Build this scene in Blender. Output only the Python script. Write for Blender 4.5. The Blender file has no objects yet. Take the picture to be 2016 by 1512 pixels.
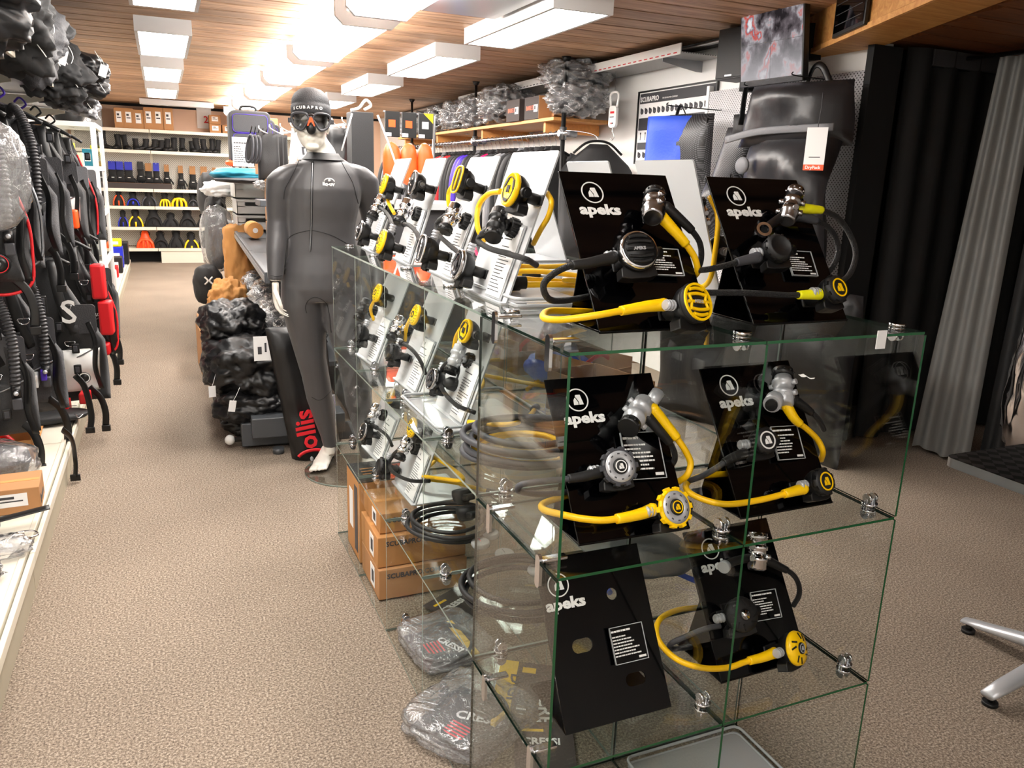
import bpy, bmesh, math, random
from mathutils import Vector, Matrix, Euler, noise
random.seed(7)
S = bpy.context.scene
COL = S.collection
V = Vector
# ------------------------------------------------------------------ camera, world, exposure
cam_d = bpy.data.cameras.new('camera'); cam = bpy.data.objects.new('camera', cam_d); COL.objects.link(cam)
cam_d.sensor_width = 36; cam_d.lens = 1556.77 / 2016 * 36; cam_d.clip_start = .02; cam_d.clip_end = 60
_yaw, _pit, _rol = .4145, .2507, .0346
_f = V((math.sin(_yaw)*math.cos(_pit), math.cos(_yaw)*math.cos(_pit), -math.sin(_pit)))
_r0 = V((math.cos(_yaw), -math.sin(_yaw), 0)); _u0 = _r0.cross(_f)
_r = _r0*math.cos(_rol) + _u0*math.sin(_rol); _u = -_r0*math.sin(_rol) + _u0*math.cos(_rol)
M_ = Matrix((_r, _u, -_f)).transposed().to_4x4(); M_.translation = V((-.5839, -1.0997, 1.4637))
cam.matrix_world = M_; S.camera = cam
S.view_settings.view_transform = 'Standard'; S.view_settings.look = 'None'
S.view_settings.gamma = 1; S.view_settings.use_curve_mapping = False
S.view_settings.exposure = 0.76
S.cycles.transparent_max_bounces = 48; S.cycles.max_bounces = 10; S.cycles.transmission_bounces = 8; S.cycles.glossy_bounces = 5
S.cycles.caustics_reflective = False; S.cycles.caustics_refractive = False
W = bpy.data.worlds.new('world'); S.world = W; W.use_nodes = True
W.node_tree.nodes['Background'].inputs[0].default_value = (.9, .93, 1, 1)
W.node_tree.nodes['Background'].inputs[1].default_value = .12
LAMP = 17.0; TUBE = 22.0; SCREEN = .8

# ------------------------------------------------------------------ materials
def hexc(r, g, b):
    f = lambda v: (v/255/12.92) if v/255 <= .04045 else ((v/255+.055)/1.055)**2.4
    return (f(r), f(g), f(b), 1)
def mat(name, col, rough=.5, metal=0, spec=.5, emit=0, coat=0, sheen=0, bump=0, bscale=60, var=0, vscale=8, stretch=None, alpha=None):
    m = bpy.data.materials.new(name); m.use_nodes = True; nt = m.node_tree; b = nt.nodes['Principled BSDF']
    c = hexc(*col)
    b.inputs['Base Color'].default_value = c; b.inputs['Roughness'].default_value = rough; b.inputs['Metallic'].default_value = metal
    b.inputs['Specular IOR Level'].default_value = spec; b.inputs['Coat Weight'].default_value = coat; b.inputs['Sheen Weight'].default_value = sheen
    if emit:
        b.inputs['Emission Color'].default_value = c; b.inputs['Emission Strength'].default_value = emit
    L = nt.links.new
    tc = nt.nodes.new('ShaderNodeTexCoord'); mp = nt.nodes.new('ShaderNodeMapping'); L(tc.outputs['Object'], mp.inputs[0])
    if stretch: mp.inputs['Scale'].default_value = stretch
    if bump:
        n = nt.nodes.new('ShaderNodeTexNoise'); n.inputs['Scale'].default_value = bscale; n.inputs['Detail'].default_value = 3
        L(mp.outputs[0], n.inputs['Vector']); bp = nt.nodes.new('ShaderNodeBump'); bp.inputs['Strength'].default_value = bump; bp.inputs['Distance'].default_value = .01
        L(n.outputs[0], bp.inputs['Height']); L(bp.outputs[0], b.inputs['Normal'])
    if var:
        n = nt.nodes.new('ShaderNodeTexNoise'); n.inputs['Scale'].default_value = vscale; n.inputs['Detail'].default_value = 4
        L(mp.outputs[0], n.inputs['Vector']); mx = nt.nodes.new('ShaderNodeMix'); mx.data_type = 'RGBA'
        mx.inputs[6].default_value = tuple(x*(1-var) for x in c[:3])+(1,); mx.inputs[7].default_value = tuple(min(1, x*(1+var)) for x in c[:3])+(1,)
        L(n.outputs[0], mx.inputs[0]); L(mx.outputs[2], b.inputs['Base Color'])
    return m
def film(name, tint=(1,1,1), rough=.03, gain=1.0, haze=0.0, bump=0, bscale=12, base=.0):
    """thin clear sheet: light passes, Fresnel reflection on top, optional milky haze"""
    m = bpy.data.materials.new(name); m.use_nodes = True; nt = m.node_tree; nt.nodes.clear(); L = nt.links.new
    out = nt.nodes.new('ShaderNodeOutputMaterial'); tr = nt.nodes.new('ShaderNodeBsdfTransparent'); tr.inputs[0].default_value = tuple(tint)+(1,)
    gl = nt.nodes.new('ShaderNodeBsdfGlossy'); gl.inputs['Roughness'].default_value = rough
    gm = nt.nodes.new('ShaderNodeNewGeometry'); dt = nt.nodes.new('ShaderNodeVectorMath'); dt.operation = 'DOT_PRODUCT'
    L(gm.outputs['Normal'], dt.inputs[0]); L(gm.outputs['Incoming'], dt.inputs[1])
    def mth(op, x, y=None, z=None):
        q = nt.nodes.new('ShaderNodeMath'); q.operation = op; q.use_clamp = op == 'MULTIPLY_ADD'
        for i, v in enumerate((x, y, z)):
            if v is None: continue
            if isinstance(v, (int, float)): q.inputs[i].default_value = v
            else: L(v, q.inputs[i])
        return q.outputs[0]
    cc = mth('SUBTRACT', 1.0, mth('ABSOLUTE', dt.outputs['Value']))
    fv = mth('MULTIPLY_ADD', mth('POWER', cc, 5.0), .95*gain, .04*gain+base)
    mx = nt.nodes.new('ShaderNodeMixShader'); L(fv, mx.inputs[0])
    src = tr
    if haze:
        df = nt.nodes.new('ShaderNodeBsdfDiffuse'); df.inputs[0].default_value = (.75,.76,.78,1); m2 = nt.nodes.new('ShaderNodeMixShader'); m2.inputs[0].default_value = haze
        L(tr.outputs[0], m2.inputs[1]); L(df.outputs[0], m2.inputs[2]); src = m2
    L(src.outputs[0], mx.inputs[1]); L(gl.outputs[0], mx.inputs[2]); L(mx.outputs[0], out.inputs[0])
    if bump:
        tc = nt.nodes.new('ShaderNodeTexCoord'); n = nt.nodes.new('ShaderNodeTexNoise'); n.inputs['Scale'].default_value = bscale; n.inputs['Detail'].default_value = 5; n.inputs['Distortion'].default_value = 1.5
        L(tc.outputs['Object'], n.inputs['Vector']); bp = nt.nodes.new('ShaderNodeBump'); bp.inputs['Strength'].default_value = bump; bp.inputs['Distance'].default_value = .03
        L(n.outputs[0], bp.inputs['Height']); L(bp.outputs[0], gl.inputs['Normal']); L(bp.outputs[0], dt.inputs[0])
    return m
M = {}
M['black'] = mat('black_plastic', (11,11,12), .42)
M['rubber'] = mat('black_rubber', (15,15,16), .55)
M['softblack'] = mat('black_nylon', (25,25,27), .55, sheen=.05, bump=.25, bscale=350)
M['bagblack'] = mat('black_bag_cloth', (15,15,17), .42, bump=.5, bscale=9)
M['charcoal'] = mat('charcoal_cloth', (54,54,57), .65, bump=.3, bscale=200)
M['packcloth'] = mat('coated_pack_cloth', (38,38,41), .36, bump=.2, bscale=18)
M['grey'] = mat('grey_cloth', (112,113,117), .6, bump=.2, bscale=200)
M['suit'] = mat('stretch_suit', (66,65,67), .4, sheen=.12, bump=.08, bscale=900)
M['seam'] = mat('suit_seam', (22,22,24), .6)
M['neoprene'] = mat('neoprene', (14,14,16), .75, sheen=.06)
M['acrylic_black'] = mat('black_acrylic', (2,2,3), .05, spec=.32)
M['acrylic_white'] = mat('frosted_white_acrylic', (204,206,208), .18)
M['acrylic_grey'] = mat('grey_acrylic', (178,182,184), .2)
M['chrome'] = mat('chrome', (222,222,226), .12, 1)
M['satin'] = mat('satin_metal', (186,188,192), .34, .35)
M['steel'] = mat('brushed_steel', (150,152,156), .38, 1)
M['pearl'] = mat('pearl_chrome', (170,168,170), .2, 1)
M['yellow'] = mat('yellow_plastic', (255,206,0), .38)
M['hoseyellow'] = mat('yellow_rubber_hose', (250,196,4), .42)
M['neonyellow'] = mat('lemon_plastic', (238,234,20), .4)
M['hoseblack'] = mat('black_braided_hose', (15,15,16), .5, bump=.8, bscale=500)
M['hosecorr'] = mat('corrugated_rubber', (44,44,47), .45)
M['hosegrey'] = mat('dark_grey_hose', (60,61,66), .5)
M['red'] = mat('red_cloth', (205,22,30), .5)
M['redprint'] = mat('red_print', (224,30,44), .5)
M['orange'] = mat('orange_plastic', (250,84,24), .45)
M['purple'] = mat('purple_plastic', (70,40,170), .45)
M['blue'] = mat('blue_cloth', (48,84,205), .6, bump=.2, bscale=60)
M['deepblue'] = mat('blue_plastic', (26,40,185), .4)
M['magenta'] = mat('pink_plastic', (250,10,90), .45)
M['teal'] = mat('teal_cloth', (30,132,160), .6)
M['white'] = mat('white_plastic', (232,232,230), .35)
M['print'] = mat('white_print', (235,235,233), .5)
M['ink'] = mat('dark_ink', (60,60,64), .6)
M['paper'] = mat('paper', (236,236,236), .7)
M['mannequin'] = mat('mannequin_gloss', (226,222,212), .3, coat=.3)
M['cream'] = mat('cream_shelf_metal', (226,220,204), .4, var=.03)
M['kick'] = mat('beige_kick_board', (176,168,148), .6, var=.08, vscale=14)
M['card'] = mat('brown_cardboard', (176,128,84), .8, var=.08)
M['kraft'] = mat('kraft_paper', (204,146,84), .8, bump=.4, bscale=14)
M['carddark'] = mat('dark_cardboard', (60,52,50), .7)
M['cardorange'] = mat('orange_brown_card', (184,130,76), .7, var=.06)
M['graymetal'] = mat('dark_grey_shelf_metal', (72,75,79), .42, var=.06)
M['walnut'] = mat('grey_metal_side', (96,98,102), .45)
M['wallwhite'] = mat('white_wall_panel', (238,237,234), .4, var=.02)
M['wallpeach'] = mat('warm_wall_paint', (240,206,180), .8)
M['walldark'] = mat('dark_wall', (9,9,10), .8)
M['shelfwood'] = mat('shelf_wood', (214,150,84), .5, var=.2, vscale=3, stretch=(14,1,14))
M['foam'] = mat('crumpled_bag_grey', (150,150,152), .35, bump=.6, bscale=14)
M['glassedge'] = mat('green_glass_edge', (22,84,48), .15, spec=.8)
M['glassedge_shaded'] = mat('shaded_glass_edge', (16,34,26), .15, spec=.8)
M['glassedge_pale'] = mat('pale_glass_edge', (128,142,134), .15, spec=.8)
M['glass'] = film('clear_glass', (.972,.985,.977), .01, 1.15)
M['acrylic_clear'] = film('clear_acrylic', (.93,.94,.94), .03, 1.6, base=.04)
M['bagclear'] = film('clear_plastic_bag', (.94,.94,.95), .16, 1.8, haze=.16, bump=.7, bscale=11, base=.03)
M['foil'] = film('crinkled_clear_bag', (.8,.8,.82), .14, 3.2, haze=.30, bump=1.0, bscale=24, base=.2)
M['tray'] = film('pale_tray_plastic', (.85,.87,.86), .1, 1.5, haze=.45)
M['lensglass'] = film('mask_lens', (.30,.31,.33), .03, 2.0, base=.08)
M['dial'] = mat('dial_face', (225,220,205), .4)
def emis(name, col, s):
    return mat(name, col, .5, emit=s)
M['lamp'] = emis('lamp_diffuser', (255,250,244), LAMP)
M['tube'] = emis('tube_diffuser', (255,250,244), TUBE)
M['lampbody'] = mat('lamp_housing_white', (206,206,206), .45)
M['capgrey'] = mat('grey_lamp_end', (205,205,207), .5)

def wood(name, a, b_, scale=(1.2,16,16), rough=.55, knots=True):
    m = bpy.data.materials.new(name); m.use_nodes = True; nt = m.node_tree; b = nt.nodes['Principled BSDF']; L = nt.links.new
    tc = nt.nodes.new('ShaderNodeTexCoord'); oi = nt.nodes.new('ShaderNodeObjectInfo')
    ad = nt.nodes.new('ShaderNodeVectorMath'); ad.operation = 'ADD'
    cm = nt.nodes.new('ShaderNodeVectorMath'); cm.operation = 'SCALE'; cm.inputs['Scale'].default_value = 9.0
    cb = nt.nodes.new('ShaderNodeCombineXYZ'); L(oi.outputs['Random'], cb.inputs[0]); L(oi.outputs['Random'], cb.inputs[1])
    L(cb.outputs[0], cm.inputs[0]); L(tc.outputs['Object'], ad.inputs[0]); L(cm.outputs[0], ad.inputs[1])
    mp = nt.nodes.new('ShaderNodeMapping'); mp.inputs['Scale'].default_value = scale; L(ad.outputs[0], mp.inputs[0])
    n = nt.nodes.new('ShaderNodeTexNoise'); n.inputs['Scale'].default_value = 1.6; n.inputs['Detail'].default_value = 7; n.inputs['Roughness'].default_value = .62; n.inputs['Distortion'].default_value = .8; L(mp.outputs[0], n.inputs['Vector'])
    r = nt.nodes.new('ShaderNodeValToRGB'); r.color_ramp.elements[0].color = hexc(*a); r.color_ramp.elements[1].color = hexc(*b_)
    r.color_ramp.elements[0].position = .34; r.color_ramp.elements[1].position = .68; L(n.outputs[0], r.inputs[0])
    hs = nt.nodes.new('ShaderNodeHueSaturation'); mr = nt.nodes.new('ShaderNodeMapRange'); mr.inputs[3].default_value = .8; mr.inputs[4].default_value = 1.18
    L(oi.outputs['Random'], mr.inputs[0]); L(mr.outputs[0], hs.inputs['Value']); L(r.outputs[0], hs.inputs['Color']); L(hs.outputs[0], b.inputs['Base Color'])
    b.inputs['Roughness'].default_value = rough
    bp = nt.nodes.new('ShaderNodeBump'); bp.inputs['Strength'].default_value = .15; L(n.outputs[0], bp.inputs['Height']); L(bp.outputs[0], b.inputs['Normal'])
    return m
M['plank'] = wood('ceiling_plank_wood', (136,102,76), (206,168,134))
M['beamwood'] = wood('beam_wood', (196,132,66), (232,176,104), (2,14,14))
M['darkplank'] = wood('dark_ceiling_wood', (96,56,28), (140,84,44))

def carpet():
    m = bpy.data.materials.new('carpet'); m.use_nodes = True; nt = m.node_tree; b = nt.nodes['Principled BSDF']; L = nt.links.new
    tc = nt.nodes.new('ShaderNodeTexCoord'); n = nt.nodes.new('ShaderNodeTexNoise'); n.inputs['Scale'].default_value = 150; n.inputs['Detail'].default_value = 5; n.inputs['Roughness'].default_value = .8
    L(tc.outputs['Object'], n.inputs['Vector']); r = nt.nodes.new('ShaderNodeValToRGB'); e = r.color_ramp.elements
    e[0].position = .36; e[0].color = hexc(76,67,60); e[1].position = .62; e[1].color = hexc(186,172,156)
    k = e.new(.5); k.color = hexc(134,120,106)
    L(n.outputs[0], r.inputs[0]); n2 = nt.nodes.new('ShaderNodeTexNoise'); n2.inputs['Scale'].default_value = 1.3; n2.inputs['Detail'].default_value = 3; L(tc.outputs['Object'], n2.inputs['Vector'])
    hs = nt.nodes.new('ShaderNodeHueSaturation'); mr = nt.nodes.new('ShaderNodeMapRange'); mr.inputs[1].default_value = .3; mr.inputs[2].default_value = .7; mr.inputs[3].default_value = .88; mr.inputs[4].default_value = 1.1
    L(n2.outputs[0], mr.inputs[0]); L(mr.outputs[0], hs.inputs['Value']); L(r.outputs[0], hs.inputs['Color']); L(hs.outputs[0], b.inputs['Base Color'])
    b.inputs['Roughness'].default_value = .95; b.inputs['Specular IOR Level'].default_value = .15
    bp = nt.nodes.new('ShaderNodeBump'); bp.inputs['Strength'].default_value = .25; bp.inputs['Distance'].default_value = .002; L(n.outputs[0], bp.inputs['Height']); L(bp.outputs[0], b.inputs['Normal'])
    return m
M['carpet'] = carpet()

def perf(name, hole, base, pitch, r=.28, stagger=True):
    """perforated sheet: grid of holes as flat print on a distant sheet"""
    m = bpy.data.materials.new(name); m.use_nodes = True; nt = m.node_tree; b = nt.nodes['Principled BSDF']; L = nt.links.new
    tc = nt.nodes.new('ShaderNodeTexCoord'); sp = nt.nodes.new('ShaderNodeSeparateXYZ'); L(tc.outputs['Object'], sp.inputs[0])
    def mth(op, a, b2=None):
        q = nt.nodes.new('ShaderNodeMath'); q.operation = op
        for i, v in enumerate((a, b2)):
            if v is None: continue
            if isinstance(v, (int, float)): q.inputs[i].default_value = v
            else: L(v, q.inputs[i])
        return q.outputs[0]
    hz = mth('ADD', sp.outputs[0], sp.outputs[1])
    u = mth('MULTIPLY', hz, 1/pitch); v = mth('MULTIPLY', sp.outputs[2], 1/pitch)
    def cell(du):
        fu = mth('SUBTRACT', mth('FRACT', mth('ADD', u, du+100)), .5); fv = mth('SUBTRACT', mth('FRACT', mth('ADD', v, du+100)), .5)
        return mth('SQRT', mth('ADD', mth('MULTIPLY', fu, fu), mth('MULTIPLY', fv, fv)))
    d = mth('MINIMUM', cell(0), cell(.5)) if stagger else cell(0)
    t = mth('LESS_THAN', d, r)
    mx = nt.nodes.new('ShaderNodeMix'); mx.data_type = 'RGBA'; mx.inputs[6].default_value = hexc(*base); mx.inputs[7].default_value = hexc(*hole)
    L(t, mx.inputs[0]); L(mx.outputs[2], b.inputs['Base Color']); b.inputs['Roughness'].default_value = .4
    return m
M['perfgrey'] = perf('perforated_grey_metal', (20,20,22), (190,190,194), .024, .17)
M['perfcream'] = perf('perforated_cream_metal', (120,118,112), (214,210,200), .03, .22)
M['mesh'] = perf('black_mesh_cloth', (95,95,100), (18,18,20), .012, .2)
M['meshmetal'] = perf('steel_mesh', (90,92,94), (190,192,192), .02, .28)

# ------------------------------------------------------------------ mesh helpers
def meta(o, label=None, cat=None, group=None, kind=None):
    if label: o['label'] = label
    if cat: o['category'] = cat
    if group: o['group'] = group
    if kind: o['kind'] = kind
    return o
def thing(name, label, cat, loc=(0,0,0), rot=(0,0,0), group=None, parent=None):
    o = bpy.data.objects.new(name, None); COL.objects.link(o); o.location = loc; o.rotation_euler = rot; o.empty_display_size = .05
    return meta(o, label, cat, group)
def copy_tree(o, parent=None):
    c = o.copy(); COL.objects.link(c)
    if parent: c.parent = parent
    for ch in o.children: copy_tree(ch, c)
    return c
class MB:
    def __init__(s): s.bm = bmesh.new(); s.mats = []; s.smooth = False
    def mi(s, m):
        if m not in s.mats: s.mats.append(m)
        return s.mats.index(m)
    def _new(s, before, m, mtx=None, smooth=False):
        fs = [f for f in s.bm.faces if f.index == -1 or f not in before] if before is not None else []
        return fs
    def faces(s, vs, fs, m, smooth=False, mtx=None):
        vv = [s.bm.verts.new((mtx @ V(v)) if mtx else V(v)) for v in vs]; k = s.mi(m); out = []
        for f in fs:
            try:
                q = s.bm.faces.new([vv[i] for i in f]); q.material_index = k; q.smooth = smooth; out.append(q)
            except ValueError: pass
        return vv, out
    def box(s, a, b, m, mtx=None, bev=0):
        x0,y0,z0 = [min(a[i],b[i]) for i in range(3)]; x1,y1,z1 = [max(a[i],b[i]) for i in range(3)]
        vs = [(x0,y0,z0),(x1,y0,z0),(x1,y1,z0),(x0,y1,z0),(x0,y0,z1),(x1,y0,z1),(x1,y1,z1),(x0,y1,z1)]
        fs = [(0,3,2,1),(4,5,6,7),(0,1,5,4),(1,2,6,5),(2,3,7,6),(3,0,4,7)]
        vv, ff = s.faces(vs, fs, m, False, mtx)
        if bev:
            es = list({e for f in ff for e in f.edges})
            r = bmesh.ops.bevel(s.bm, geom=es, offset=bev, segments=2, affect='EDGES', profile=.6)
            for f in r['faces']: f.material_index = s.mi(m); f.smooth = True
        return s
    def cyl(s, a, b, r, m, r2=None, n=16, cap=True, smooth=True):
        a, b = V(a), V(b); d = (b-a); L = d.length
        if L < 1e-7: return s
        return s.lathe([(r, 0), (r if r2 is None else r2, L)], m, frame(a, d), n, cap, smooth)
    def lathe(s, prof, m, mtx=None, n=24, cap=True, smooth=True, scale=(1,1)):
        vs, fs = [], []; k = len(prof)
        for (r, z) in prof:
            for j in range(n):
                t = 2*math.pi*j/n; vs.append((r*math.cos(t)*scale[0], r*math.sin(t)*scale[1], z))
        for i in range(k-1):
            for j in range(n):
                fs.append((i*n+j, i*n+(j+1)%n, (i+1)*n+(j+1)%n, (i+1)*n+j))
        vv, ff = s.faces(vs, fs, m, smooth, mtx)
        if cap:
            for ring, rev in ((0, True), (k-1, False)):
                if prof[ring][0] > 1e-5:
                    q = [vv[ring*n+j] for j in range(n)]
                    if rev: q.reverse()
                    try:
                        f = s.bm.faces.new(q); f.material_index = s.mi(m)
                    except ValueError: pass
        return s
    def tube(s, pts, r, m, n=10, closed=False, cap=True, res=6, flat=None):
        P = spline(pts, res, closed) if len(pts) > 2 and res > 1 else [V(p) for p in pts]
        K = len(P); rr = r if callable(r) else (lambda t: r)
        up = V((0,0,1)); T0 = (P[1]-P[0]).normalized()
        if abs(T0.dot(up)) > .95: up = V((1,0,0))
        N = (up - T0*up.dot(T0)).normalized(); vs, fs = [], []
        for i, p in enumerate(P):
            T = (P[(i+1) % K]-P[i-1]).normalized() if closed else (P[min(i+1,K-1)]-P[max(i-1,0)]).normalized()
            N = (N - T*N.dot(T)); N = N.normalized() if N.length > 1e-6 else T.orthogonal().normalized(); B = T.cross(N)
            q = rr(i/(K-1)); fx, fy = flat if flat else (1, 1)
            for j in range(n):
                a = 2*math.pi*j/n; vs.append(p + N*math.cos(a)*q*fx + B*math.sin(a)*q*fy)
        for i in range(K if closed else K-1):
            for j in range(n):
                i2 = (i+1) % K; fs.append((i*n+j, i*n+(j+1)%n, i2*n+(j+1)%n, i2*n+j))
        vv, ff = s.faces(vs, fs, m, True)
        if cap and not closed:
            for q in ([vv[j] for j in range(n)][::-1], [vv[(K-1)*n+j] for j in range(n)]):
                try:
                    f = s.bm.faces.new(q); f.material_index = s.mi(m)
                except ValueError: pass
        return s
    def loft(s, rings, m, n=20, cap=True):
        vs, fs = [], []; k = len(rings)
        for c, ax, ay in rings:
            c, ax, ay = V(c), V(ax), V(ay)
            for j in range(n):
                t = 2*math.pi*j/n; vs.append(c+ax*math.cos(t)+ay*math.sin(t))
        for i in range(k-1):
            for j in range(n): fs.append((i*n+j, i*n+(j+1)%n, (i+1)*n+(j+1)%n, (i+1)*n+j))
        if cap: fs += [tuple(range(n))[::-1], tuple((k-1)*n+j for j in range(n))]
        vv, ff = s.faces(vs, fs, m, True); bmesh.ops.recalc_face_normals(s.bm, faces=ff)
        return s
    def prism(s, poly, z0, z1, m, mtx=None, m_side=None, smooth=False):
        n = len(poly); vs = [(x,y,z0) for x,y in poly]+[(x,y,z1) for x,y in poly]
        area = sum(poly[i][0]*poly[(i+1)%n][1]-poly[(i+1)%n][0]*poly[i][1] for i in range(n))
        a, b = tuple(range(n)), tuple(range(n, 2*n))
        if area > 0: a = a[::-1]
        else: b = b[::-1]
        vv, _ = s.faces(vs, [a, b], m, False, mtx)
        sd = [(i, (i+1)%n, n+(i+1)%n, n+i) if area > 0 else ((i+1)%n, i, n+i, n+(i+1)%n) for i in range(n)]
        k = s.mi(m_side or m)
        for q in sd:
            try:
                f = s.bm.faces.new([vv[i] for i in q]); f.material_index = k; f.smooth = smooth
            except ValueError: pass
        return s
    def ring(s, r0, r1, z0, z1, m, mtx=None, n=32):
        prof = [(r0,z0),(r1,z0),(r1,z1),(r0,z1),(r0,z0)]
        return s.lathe(prof, m, mtx, n, cap=False, smooth=False)
    def ball(s, c, r, m, n=12, k=8, mtx=None):
        prof = [(max(1e-6, math.sin(math.pi*i/k)), -math.cos(math.pi*i/k)) for i in range(k+1)]
        R = r if isinstance(r, (tuple, list)) else (r, r, r)
        mm = Matrix.Translation(V(c)) @ (mtx or Matrix()) @ Matrix.Diagonal((R[0], R[1], R[2], 1))
        return s.lathe(prof, m, mm, n, cap=False)
    def build(s, name, parent=None, label=None, cat=None, group=None, kind=None, bevel=0, sub=0, weld=False, loc=None, rot=None):
        if weld: bmesh.ops.remove_doubles(s.bm, verts=s.bm.verts, dist=1e-5)
        me = bpy.data.meshes.new(name); s.bm.to_mesh(me); s.bm.free()
        for m in s.mats: me.materials.append(M[m] if isinstance(m, str) else m)
        o = bpy.data.objects.new(name, me); COL.objects.link(o)
        if parent: o.parent = parent
        if loc: o.location = loc
        if rot: o.rotation_euler = rot
        if bevel:
            b = o.modifiers.new('bevel', 'BEVEL'); b.width = bevel; b.segments = 2; b.limit_method = 'ANGLE'
        if sub:
            b = o.modifiers.new('sub', 'SUBSURF'); b.levels = sub; b.render_levels = sub
        return meta(o, label, cat, group, kind)
def frame(o, z, x=None):
    z = V(z).normalized(); x = V(x) if x is not None else (V((0,0,1)) if abs(z.z) < .9 else V((1,0,0)))
    x = (x - z*x.dot(z)).normalized(); y = z.cross(x); m = Matrix((x, y, z)).transposed().to_4x4(); m.translation = V(o); return m
def basis(o, x, y, z):
    m = Matrix((V(x), V(y), V(z))).transposed().to_4x4(); m.translation = V(o); return m
def spline(pts, res=6, closed=False):
    P = [V(p) for p in pts]; n = len(P); out = []
    rng = range(n if closed else n-1)
    for i in rng:
        p0 = P[(i-1) % n] if closed or i > 0 else P[0]*2-P[1]
        p1 = P[i]; p2 = P[(i+1) % n]; p3 = P[(i+2) % n] if closed or i+2 < n else P[-1]*2-P[-2]
        for k in range(res):
            t = k/res; out.append(.5*((2*p1)+(p2-p0)*t+(2*p0-5*p1+4*p2-p3)*t*t+(3*p1-p0-3*p2+p3)*t**3))
    if not closed: out.append(P[-1])
    return out
_txt = {}
def text(s, size, m, mtx, parent, name='lettering', depth=.0006, align='LEFT', bold=0, shear=0, label=None, sx=1):
    key = (s, size, m, depth, align, bold, shear, sx)
    if key not in _txt:
        c = bpy.data.curves.new('text', 'FONT'); c.body = s; c.size = size; c.extrude = depth; c.align_x = align; c.offset = bold; c.shear = shear; c.resolution_u = 2
        o = bpy.data.objects.new('t', c); COL.objects.link(o); bpy.context.view_layer.update()
        me = bpy.data.meshes.new_from_object(o.evaluated_get(bpy.context.evaluated_depsgraph_get()))
        bpy.data.objects.remove(o); bpy.data.curves.remove(c)
        me.transform(Matrix.Diagonal((sx,1,1,1))); me.materials.clear(); me.materials.append(M[m]); _txt[key] = me
    o = bpy.data.objects.new(name, _txt[key]); COL.objects.link(o)
    if parent: o.parent = parent
    o.matrix_local = mtx
    if label: o['label'] = label
    return o
def ngon(r, n, ph=0): return [(r*math.cos(2*math.pi*i/n+ph), r*math.sin(2*math.pi*i/n+ph)) for i in range(n)]
def rrect(x0, y0, x1, y1, r, k=4):
    out = []
    for cx, cy, a in ((x1-r,y1-r,0),(x0+r,y1-r,90),(x0+r,y0+r,180),(x1-r,y0+r,270)):
        for i in range(k+1):
            t = math.radians(a+90*i/k); out.append((cx+r*math.cos(t), cy+r*math.sin(t)))
    return out
def remeshed(mb, voxel, m, name, parent, smooth_it=6, label=None, factor=.5, cat=None, group=None, kind=None):
    """joins overlapping lofts into one continuous skin"""
    me = bpy.data.meshes.new(name+'_raw'); mb.bm.to_mesh(me); mb.bm.free()
    o = bpy.data.objects.new(name, me); COL.objects.link(o)
    r = o.modifiers.new('r', 'REMESH'); r.mode = 'VOXEL'; r.voxel_size = voxel; r.use_smooth_shade = True
    if smooth_it:
        q = o.modifiers.new('s', 'SMOOTH'); q.factor = factor; q.iterations = smooth_it
    bpy.context.view_layer.update()
    me2 = bpy.data.meshes.new_from_object(o.evaluated_get(bpy.context.evaluated_depsgraph_get()))
    o.modifiers.clear(); o.data = me2; bpy.data.meshes.remove(me)
    me2.materials.clear(); me2.materials.append(M[m]); me2.name = name
    for p in me2.polygons: p.use_smooth = True
    if parent: o.parent = parent
    return meta(o, label, cat, group, kind)
def lump(name, c, size, m, parent=None, amp=.18, fr=5, seed=0, sub=4, flat_bottom=None, rot=(0,0,0), power=2.6, **kw):
    """a soft crumpled thing: a rounded block pushed in and out by folds"""
    bm = bmesh.new(); bmesh.ops.create_icosphere(bm, subdivisions=sub, radius=1)
    sd = V((seed*3.7, seed*1.3, seed*2.1)); R = Euler(rot).to_matrix()
    for v in bm.verts:
        p = v.co; k = (abs(p.x)**power+abs(p.y)**power+abs(p.z)**power)**(-1/power); q = p*k
        n1 = noise.noise(q*fr*.5+sd); n2 = noise.turbulence(q*fr+sd, 3, True)
        s = 1+amp*(n1*.9 - (n2-.5)*.8)
        q = V((q.x*size[0]/2, q.y*size[1]/2, q.z*size[2]/2))*s
        v.co = R @ q
    if flat_bottom is not None:
        for v in bm.verts:
            if v.co.z < flat_bottom: v.co.z = flat_bottom
    me = bpy.data.meshes.new(name)
    for f in bm.faces: f.smooth = True
    bm.to_mesh(me); bm.free(); me.materials.append(M[m]); o = bpy.data.objects.new(name, me); COL.objects.link(o)
    if parent: o.parent = parent
    o.location = c
    return meta(o, kw.get('label'), kw.get('cat'), kw.get('group'), kw.get('kind'))
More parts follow.
